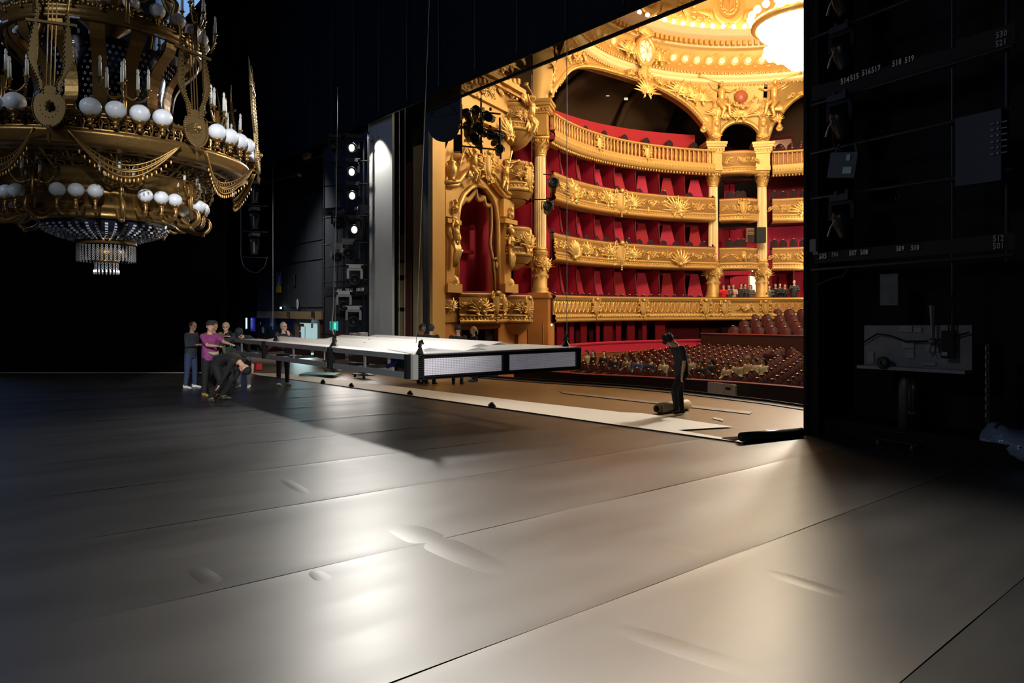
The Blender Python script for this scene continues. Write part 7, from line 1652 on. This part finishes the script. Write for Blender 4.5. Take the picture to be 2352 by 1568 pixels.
t = thing('floor_device', 'small black device on the floor under the hand of the bending man', 'device', P_(500, 922) + V(0, 0, .04)); m = MB(); m.box((0, 0, 0), (.24, .14, .07)); m.ball((.1, .0, .05), .04, 8, 5); m.obj('casing', BLACKM, t); m = MB(); m.tube([(-.1, 0, 0), (-.28, -.1, -.02), (-.4, .02, -.02)], .012, 5); m.obj('cable', BLACKM, t)
b, M0, HM, A = person('person in a white coat stooping behind the bending man in black', P_(590, 868), dirc(-60), 1.6, (30, 60), (70, 0), armL=((-.1, .3, -1), (0, .4, -1)), armR=((.1, .3, -1), (0, .4, -1)), topc=(.35, .35, .30), bot=(.1, .1, .1), hair=(.05, .04, .03)) if False else (None, None, None, None)
# far side of the platform, right of its middle
person('dark-haired man in a black suit, leftmost of the four behind the platform', P_(968, 880), dirc(60), 1.76, (2, 4), (6, 0), top='jacket', topc=(.014, .014, .018), bot=(.012, .012, .014), hair=(.012, .012, .012), skin=SKIN3, vox=.016)
person('person in a dark hooded jacket, second of the four behind the platform', P_(988, 882), dirc(160), 1.76, (4, 8), (10, 0), top='jacket', topc=(.018, .020, .026), bot=(.012, .012, .014), hair=(.03, .028, .026), vox=.016, build=1.1)
b, M0, HM, A = person('person in a dark cap and headset, third of the four behind the platform', P_(1051, 882), dirc(170), 1.74, (4, 6), (8, 0), top='jacket', topc=(.03, .03, .026), bot=(.03, .03, .03), hair=(.02, .02, .02), hairstyle='cap', vox=.016, build=1.12)
m = MB(); m.tube([HM @ Vector((.10 * cos(a), -.01, .03 + .115 * sin(a))) for a in [PI * k / 10 for k in range(11)]], .010, 5); m.ball((.095, -.01, .0), (.02, .03, .035), 8, 5, HM); m.ball((-.095, -.01, .0), (.02, .03, .035), 8, 5, HM); link('headset', m.mesh('headset', BLACKM, True), b)
person('person in black with a fair ponytail, rightmost of the four behind the platform', P_(1090, 876), dirc(-70), 1.72, (2, 4), (6, 0), armL=((-.15, .5, -.8), (.1, 1, .1)), armR=((.15, .4, -.9), (-.1, 1, .2)), topc=(.012, .012, .014), sleeve=.6, bot=(.012, .012, .014), hair=(.50, .36, .18), hairstyle='ponytail', vox=.016)
# stagehand on the forestage
b, M0, HM, A = person('man in a black t-shirt looking down, one foot on the tan roll', P_(1566, 952), dirc(-72), 1.80, (8, 24), (62, -6), armL=((-.12, -.12, -1), (-.02, .18, -1)), armR=((.10, -1, -.22), (-.2, .5, -.8)), legL=((-.05, .75, -1), (-.0, -.12, -1)), legR=((.05, -.06, -1), (.0, -.10, -1)), topc=(.020, .024, .028), sleeve=.5, bot=(.014, .014, .015), shoe=(.012, .012, .012), hair=(.010, .008, .008), hairstyle='curly', vox=.011)
m = MB(); k_ = A[-1][2]; m.lathe([(.034, -.018), (.036, 0), (.034, .018)], 14, Matrix.Translation(k_)); link('watch', m.mesh('watch', mat('watch_steel', (.6, .58, .52), .3, .8), True), b)
# audience in the stalls: (px, py of head top, cloth, hair, style)
aud = [(1352, 805, (.60, .52, .28), (.02, .015, .01), 'short', 'person in a pale yellow top by the corner of the panelled platform end'), (1366, 808, (.015, .012, .012), (.015, .01, .01), 'long', 'seated person with long dark hair in black, nearest the platform end in the stalls'), (1391, 810, (.012, .012, .012), (.02, .012, .01), 'long', 'second seated person with long dark hair beside the platform end'),
       (1417, 818, (.03, .03, .05), (.03, .02, .015), 'short', 'seated person in dark clothes left of the one in the blue scarf'), (1443, 822, (.25, .22, .14), (.02, .015, .01), 'short', 'seated person in a dull khaki top in the middle of the stalls'), (1468, 820, (.08, .12, .25), (.02, .015, .012), 'short', 'seated person with a blue scarf in the stalls'), (1497, 822, (.05, .05, .06), (.015, .01, .01), 'short', 'seated person in dark clothes left of the stagehand in black'),
       (1528, 826, (.50, .45, .26), (.02, .015, .01), 'short', 'seated person in cream just left of the stagehand in black'), (1588, 824, (.30, .26, .16), (.03, .02, .02), 'short', 'seated person just right of the stagehand in black'), (1614, 828, (.03, .02, .02), (.02, .015, .01), 'short', 'seated person in dark clothes, second right of the stagehand'), (1638, 826, (.03, .03, .03), (.015, .012, .01), 'long', 'seated person with dark hood, third right of the stagehand'),
       (1673, 836, (.55, .47, .28), (.015, .012, .01), 'short', 'seated person in a cream coat leaning back, leftmost of the pale group'), (1698, 833, (.45, .40, .26), (.01, .01, .01), 'short', 'dark-haired seated person in pale khaki, second of the pale group'), (1722, 826, (.50, .38, .20), (.25, .16, .06), 'curly', 'seated person with a fur-edged hood in the pale group'), (1737, 824, (.62, .56, .36), (.015, .012, .01), 'short', 'seated person in bright cream behind the fur hood'), (1757, 826, (.66, .60, .38), (.01, .01, .01), 'long', 'person in a pale jacket with a dark strap, rightmost of the pale group')]
for x, y, c, h, st, l in aud:
    y0 = 24.3 + (.9 if x < 1500 else 0); d = ray(x, y); zt_ = E + d.z * (y0 / d.y); 
    # choose the row whose seated head height meets this line of sight
    best = min([22.7 + .92 * r for r in range(12)], key=lambda yy: abs(E + d.z * (yy / d.y) - (stall_z(yy) + 1.32)))
    q = d * (best / d.y); zf = max(stall_z(best) + .05, E + d.z * (best / d.y) - 1.34)
    person(l, V(q.x, q.y - .12, zf), (.1 * ((x % 7) - 3), -1), 1.75, (-4, 2), (2 + (x % 5) * 3, (x % 9) * 6 - 24), armL=((-.1, .3, -1), (.4, .8, -.1)), armR=((.1, .3, -1), (-.4, .8, -.1)), legL=((-.1, 1, .0), (0, .1, -1)), legR=((.1, 1, .0), (0, .1, -1)), topc=c, hair=h, hairstyle=st, seat=True, low=True, bot=(.03, .03, .03))
# visitors standing at the lowest balcony, right
vis = [(1662, 655, (.60, .015, .015), (.05, .03, .02), 'short', 'visitor in a bright red coat, leftmost on the lowest balcony'), (1674, 655, (.06, .05, .05), (.1, .05, .02), 'long', 'visitor in dark clothes beside the red coat'), (1684, 654, (.60, .42, .33), (.25, .1, .04), 'long', 'visitor in a pale pink top on the lowest balcony'), (1702, 652, (.03, .03, .035), (.02, .015, .01), 'short', 'visitor in black left of the mask-carved column base'), (1711, 652, (.04, .05, .05), (.02, .01, .01), 'short', 'visitor in dark grey with a pale phone, left of the carved column base'),
       (1724, 655, (.12, .10, .09), (.015, .01, .01), 'long', 'visitor in brown just left of the carved column base'), (1767, 656, (.10, .12, .10), (.02, .015, .01), 'short', 'visitor in grey green right of the carved column base'), (1781, 652, (.015, .015, .018), (.02, .01, .01), 'short', 'first visitor in black right of the grey green one'), (1791, 651, (.02, .02, .022), (.02, .015, .01), 'long', 'second visitor in black, with long dark hair, before the lit doorway'), (1802, 653, (.012, .012, .014), (.01, .01, .01), 'short', 'third visitor in black right of the lit doorway'), (1824, 644, (.03, .035, .03), (.12, .06, .03), 'cropped', 'tall man with folded arms, rightmost on the lowest balcony')]
for i, (x, y, c, h, st, l) in enumerate(vis):
    p = frame_at(longb1, min(.8, .545 + .24 * (x - 1655) / 180 * .9), 0, -.45).translation; d = ray(x, y); t_ = (V(p.x, p.y).dot(FW)); q = d * t_; ht = E + d.z * t_; H_ = 1.68 if i < 10 else 1.82
    person(l, V(q.x, q.y, ht - H_ * 1.0), (-q.x + 3, -q.y), H_, (4, 6), (-6 + 4 * (i % 3), (i % 5) * 14 - 28), armL=((-.2, .5, -.8), (.5, .8, .1)), armR=((.2, .5, -.8), (-.5, .8, .2 if i % 2 else .6)), topc=c, hair=h, hairstyle=st, low=True, bot=(.02, .02, .03))
# ---------------------------------------------------------------- details inside the house
# floor for the lowest balcony so that its visitors stand on it, bright doorways behind them
m = MB(); loft(m, longb1, [(-.05, E - .55), (-2.6, E - .55)]); struct('floor', m, REDD, label='floor of the lowest balcony')
m = MB(); q = offs(arc(V(-23.3, 36.4), V(-19.9, 39.9), V(-13, 41), 14), -1.6); m.grid([[p + V(0, 0, z) for p in q] for z in (E - .6, E + 5.2)]); struct('wall_back', m, REDW, label='red rear wall behind the lowest and second balconies')
for (x, y0, y1, w_, l, hot) in ((1729, 632, 675, 18, 'bright doorway left of the carved column base on the lowest balcony', 1), (1785, 631, 650, 22, 'bright window panel right of the carved column base', 1), (1725, 526, 556, 22, 'framed dim window left of the black loudspeaker', 0), (1783, 524, 556, 24, 'framed dim window right of the black loudspeaker', 0)):
    a = at_depth(x, y0, 43.2); b = at_depth(x, y1, 43.2); m = MB(); wd = w_ / 1560 * 43.2
    m.bar(V(a.x, a.y, (a.z + b.z) / 2) - RT * wd / 2, V(a.x, a.y, (a.z + b.z) / 2) + RT * wd / 2, .05, a.z - b.z)
    o = m.obj('window_1' if not hot else 'door_3', mat('lit_cream_room', (1, .9, .7), .6, emit=(1, .88, .66), es=1.0) if hot else mat('dim_window', (.10, .05, .04), .4)); o['kind'] = 'structure'; o['label'] = l
    m = MB(); q0 = V(a.x, a.y, 0) - FW * .05
    for sx in (-1, 1): m.bar(q0 + RT * (sx * wd / 2) + V(0, 0, a.z), q0 + RT * (sx * wd / 2) + V(0, 0, b.z), .08)
    m.bar(q0 - RT * wd / 2 + V(0, 0, a.z), q0 + RT * wd / 2 + V(0, 0, a.z), .08)
    if not hot: [m.bar(q0 - RT * wd * .4 + V(0, 0, a.z - .12 - .1 * k), q0 + RT * wd * .4 + V(0, 0, a.z - .12 - .1 * k), .05) for k in range(3)]
    m.obj('frame', CREAM, o)
# wall lamps
WLAMP = mat('wall_lamp_glow', (1, .95, .9), .4, emit=(1, .93, .84), es=45)
for x, y, z, r, l in ((1863, 512, 40, .14, 'blazing lamp at the second tier against the edge of the near tower'), (1863, 621, 40, .16, 'blazing lamp above the lowest balcony against the edge of the near tower'), (1729, 620, 42, .08, 'small bright lamp above the bright doorway of the lowest balcony')):
    m = MB(); p = at_depth(x, y, z); m.ball(p, r, 10, 7); tag(m.obj('wall_lamp', WLAMP, None, True), l, 'lamp'); light('wall_lamp_light', 'POINT', p - FW * .4, 60, (1, .85, .7), shadow_soft_size=.15)
# loudspeaker on column C
p = at_depth(1746, 540, 40.6); t = thing('loudspeaker', 'black square loudspeaker fixed to the right column of the pair', 'loudspeaker', rotz(p, AZ)); m = MB(); m.box((0, 0, 0), (.56, .4, .92)); m.obj('cabinet', BLACK, t); m = MB(); m.box((0, -.21, 0), (.50, .02, .84)); m.obj('grille', mat('speaker_grille', (.02, .02, .02), .9), t)
# spotlights on column A
for x, y, l, s in ((1270, 428, 'upper of two black spotlights beside the fluted column nearest the stage', 1.5), (1258, 480, 'lower of two black spotlights beside the fluted column nearest the stage', 1.4)):
    t = thing('spotlight', l, 'spotlight', rotz(at_depth(x, y, 31.6), AZ, s) @ Matrix.Rotation(rad(70), 4, 'X')); put(PCB, t, Matrix.Identity(4)); put(PCY, t, Matrix.Identity(4)); put(PCC, t, Matrix.Identity(4))
m = MB(); m.tube([at_depth(1215, 458, 31.9), at_depth(1268, 458, 31.8)], .03, 5); m.tube([at_depth(1248, 400, 31.9), at_depth(1268, 402, 31.8)], .03, 5); tag(m.obj('lamp_bar', BLACKM), 'black bars carrying the two spotlights at the fluted column', 'bar')
# padded chair backs at the rails of the tiers
cbk = MB(); P = []
for j in range(6):
    tt = j / 5; hw = .24 * math.sqrt(max(0.02, 1 - max(0, (tt - .5) / .52) ** 2)); P.append([(hw * e, .05 * e * e, .55 * tt) for e in (-1, -.5, 0, .5, 1)])
cbk.grid(P); cbk.grid([[(x, y + .08, z) for x, y, z in r] for r in P]); CBK = cbk.mesh('backrest', mat('dark_velvet_chair', (.022, .004, .005), .85), True)
cbk = MB(); cbk.ball((0, -.02, .56), (.07, .05, .03), 8, 5); CBG = cbk.mesh('top_badge', mat('pale_badge', (.6, .5, .45), .3, .5), True)
cbk = MB(); cbk.box((0, .2, -.02), (.44, .44, .09)); CBS = cbk.mesh('seat', mat('dark_velvet_chair', (0, 0, 0)), True)
cbk = MB(); [cbk.bar((x, y, -.02), (x, y, -.62), .035) for x in (-.19, .19) for y in (0, .4)]; CBL = cbk.mesh('legs', BLACK)
def box_chair(path, s, zf, out, label, group, badge):
    t = thing('box_chair', label, 'chair', frame_at(path, s, zf + .62, out), group)
    put(CBK, t, Matrix.Identity(4)); put(CBS, t, Matrix.Identity(4)); put(CBL, t, Matrix.Identity(4))
    if badge: put(CBG, t, Matrix.Identity(4))
for li, nm in ((1, 'third'), (2, 'second')):
    for i in range(16):
        if i % 2 == 0 or li == 2: box_chair(bayAB, (i + .55) / 16, LV[li][0] - .80, -.55, 'dark chair at the rail of the %s tier boxes, place %s from the fluted column' % (nm, ordi(i)), 'dark chairs in the %s tier boxes' % nm, i % 3 == 0 and i > 6)
for i in range(24): box_chair(longb1, (i + .4) / 44 * 1.0, LV[3][0] - 1.0, -.6, 'dark pale-badged chair behind the lowest gilded balcony, %s from the fluted column' % ordi(i), 'dark chairs along the lowest balcony', True)
for i in range(9): box_chair(bayAB, (i + .6) / 9, LV[0][0] - .42, -1.25, 'dark chair against the bright red wall of the top tier, %s from the left' % ordi(i), 'dark chairs against the bright red wall', False)
for li, nm in ((1, 'third'), (2, 'second')):
    for i in range(8): box_chair(bayCD, (i + .4) / 12, LV[li][0] - .62, -.55 - .3 * (i % 2), 'dark pale-badged chair, rear bay of the %s tier, %s from the columns' % (nm, ordi(i)), 'dark chairs in the rear bay of the %s tier' % nm, True)
for li, nm in ((1, 'third'), (2, 'second')):
    for i in range(3): box_chair(bayBC, (i + .7) / 4, LV[li][0] - .62, -.55, 'dark chair between the paired columns, %s tier, %s from the left' % (nm, ordi(i)), 'chairs between the paired columns, %s tier' % nm, li == 2)
for r in range(3):
    for i in range(7): q = frame_at(bayCD, .05 + i * .07, LV[0][0] - .6 + .35 * r, -1.0 - .9 * r); t = thing('theatre_seat', 'dark red seat of the rear top tier, %s row up, %s from the left' % (ordi(r), ordi(i)), 'seat', q @ Matrix.Scale(1.1, 4), 'seats of the rear top tier'); [put(me, t, Matrix.Identity(4)) for me in SEAT[:4]]
# little signs in the dark top gallery
for x, y, w_ in ((1396, 220, 8), (1438, 227, 9), (1567, 235, 6)):
    p = at_depth(x, y, 41); m = MB(); m.bar(p - RT * w_ / 80, p + RT * w_ / 80, .05, .14 if x != 1396 else .05); tag(m.obj('gallery_sign', mat('dim_sign_glow', (.7, .65, .45), .5, emit=(.8, .75, .5), es=.5)), {1396: 'tiny pale light strip high in the dark top gallery', 1438: 'tiny lit square sign in the middle of the dark top gallery', 1567: 'tiny dim sign at the right of the dark top gallery'}[x], 'sign')
# small lights at the partition tops of the upper tiers
for x, y in ((1267, 746),): 
    m = MB(); m.ball(at_depth(x, y, 32), .04, 6, 4); tag(m.obj('pilot_lamp', LAMP), 'tiny bright lamp under the lowest balcony at the marble pier', 'lamp')
m = MB(); m.ball(on_floor(107, 851) + V(0, 0, .05), (.06, .04, .04), 6, 4); m.tube([on_floor(103, 853) + V(0, 0, .02), on_floor(111, 846) + V(0, 0, .12)], [.03, .05], 5); tag(m.obj('crumpled_tape', mat('white_scrap', (.7, .7, .72), .6)), 'small white scrap on the floor at the foot of the black curtain', 'scrap')
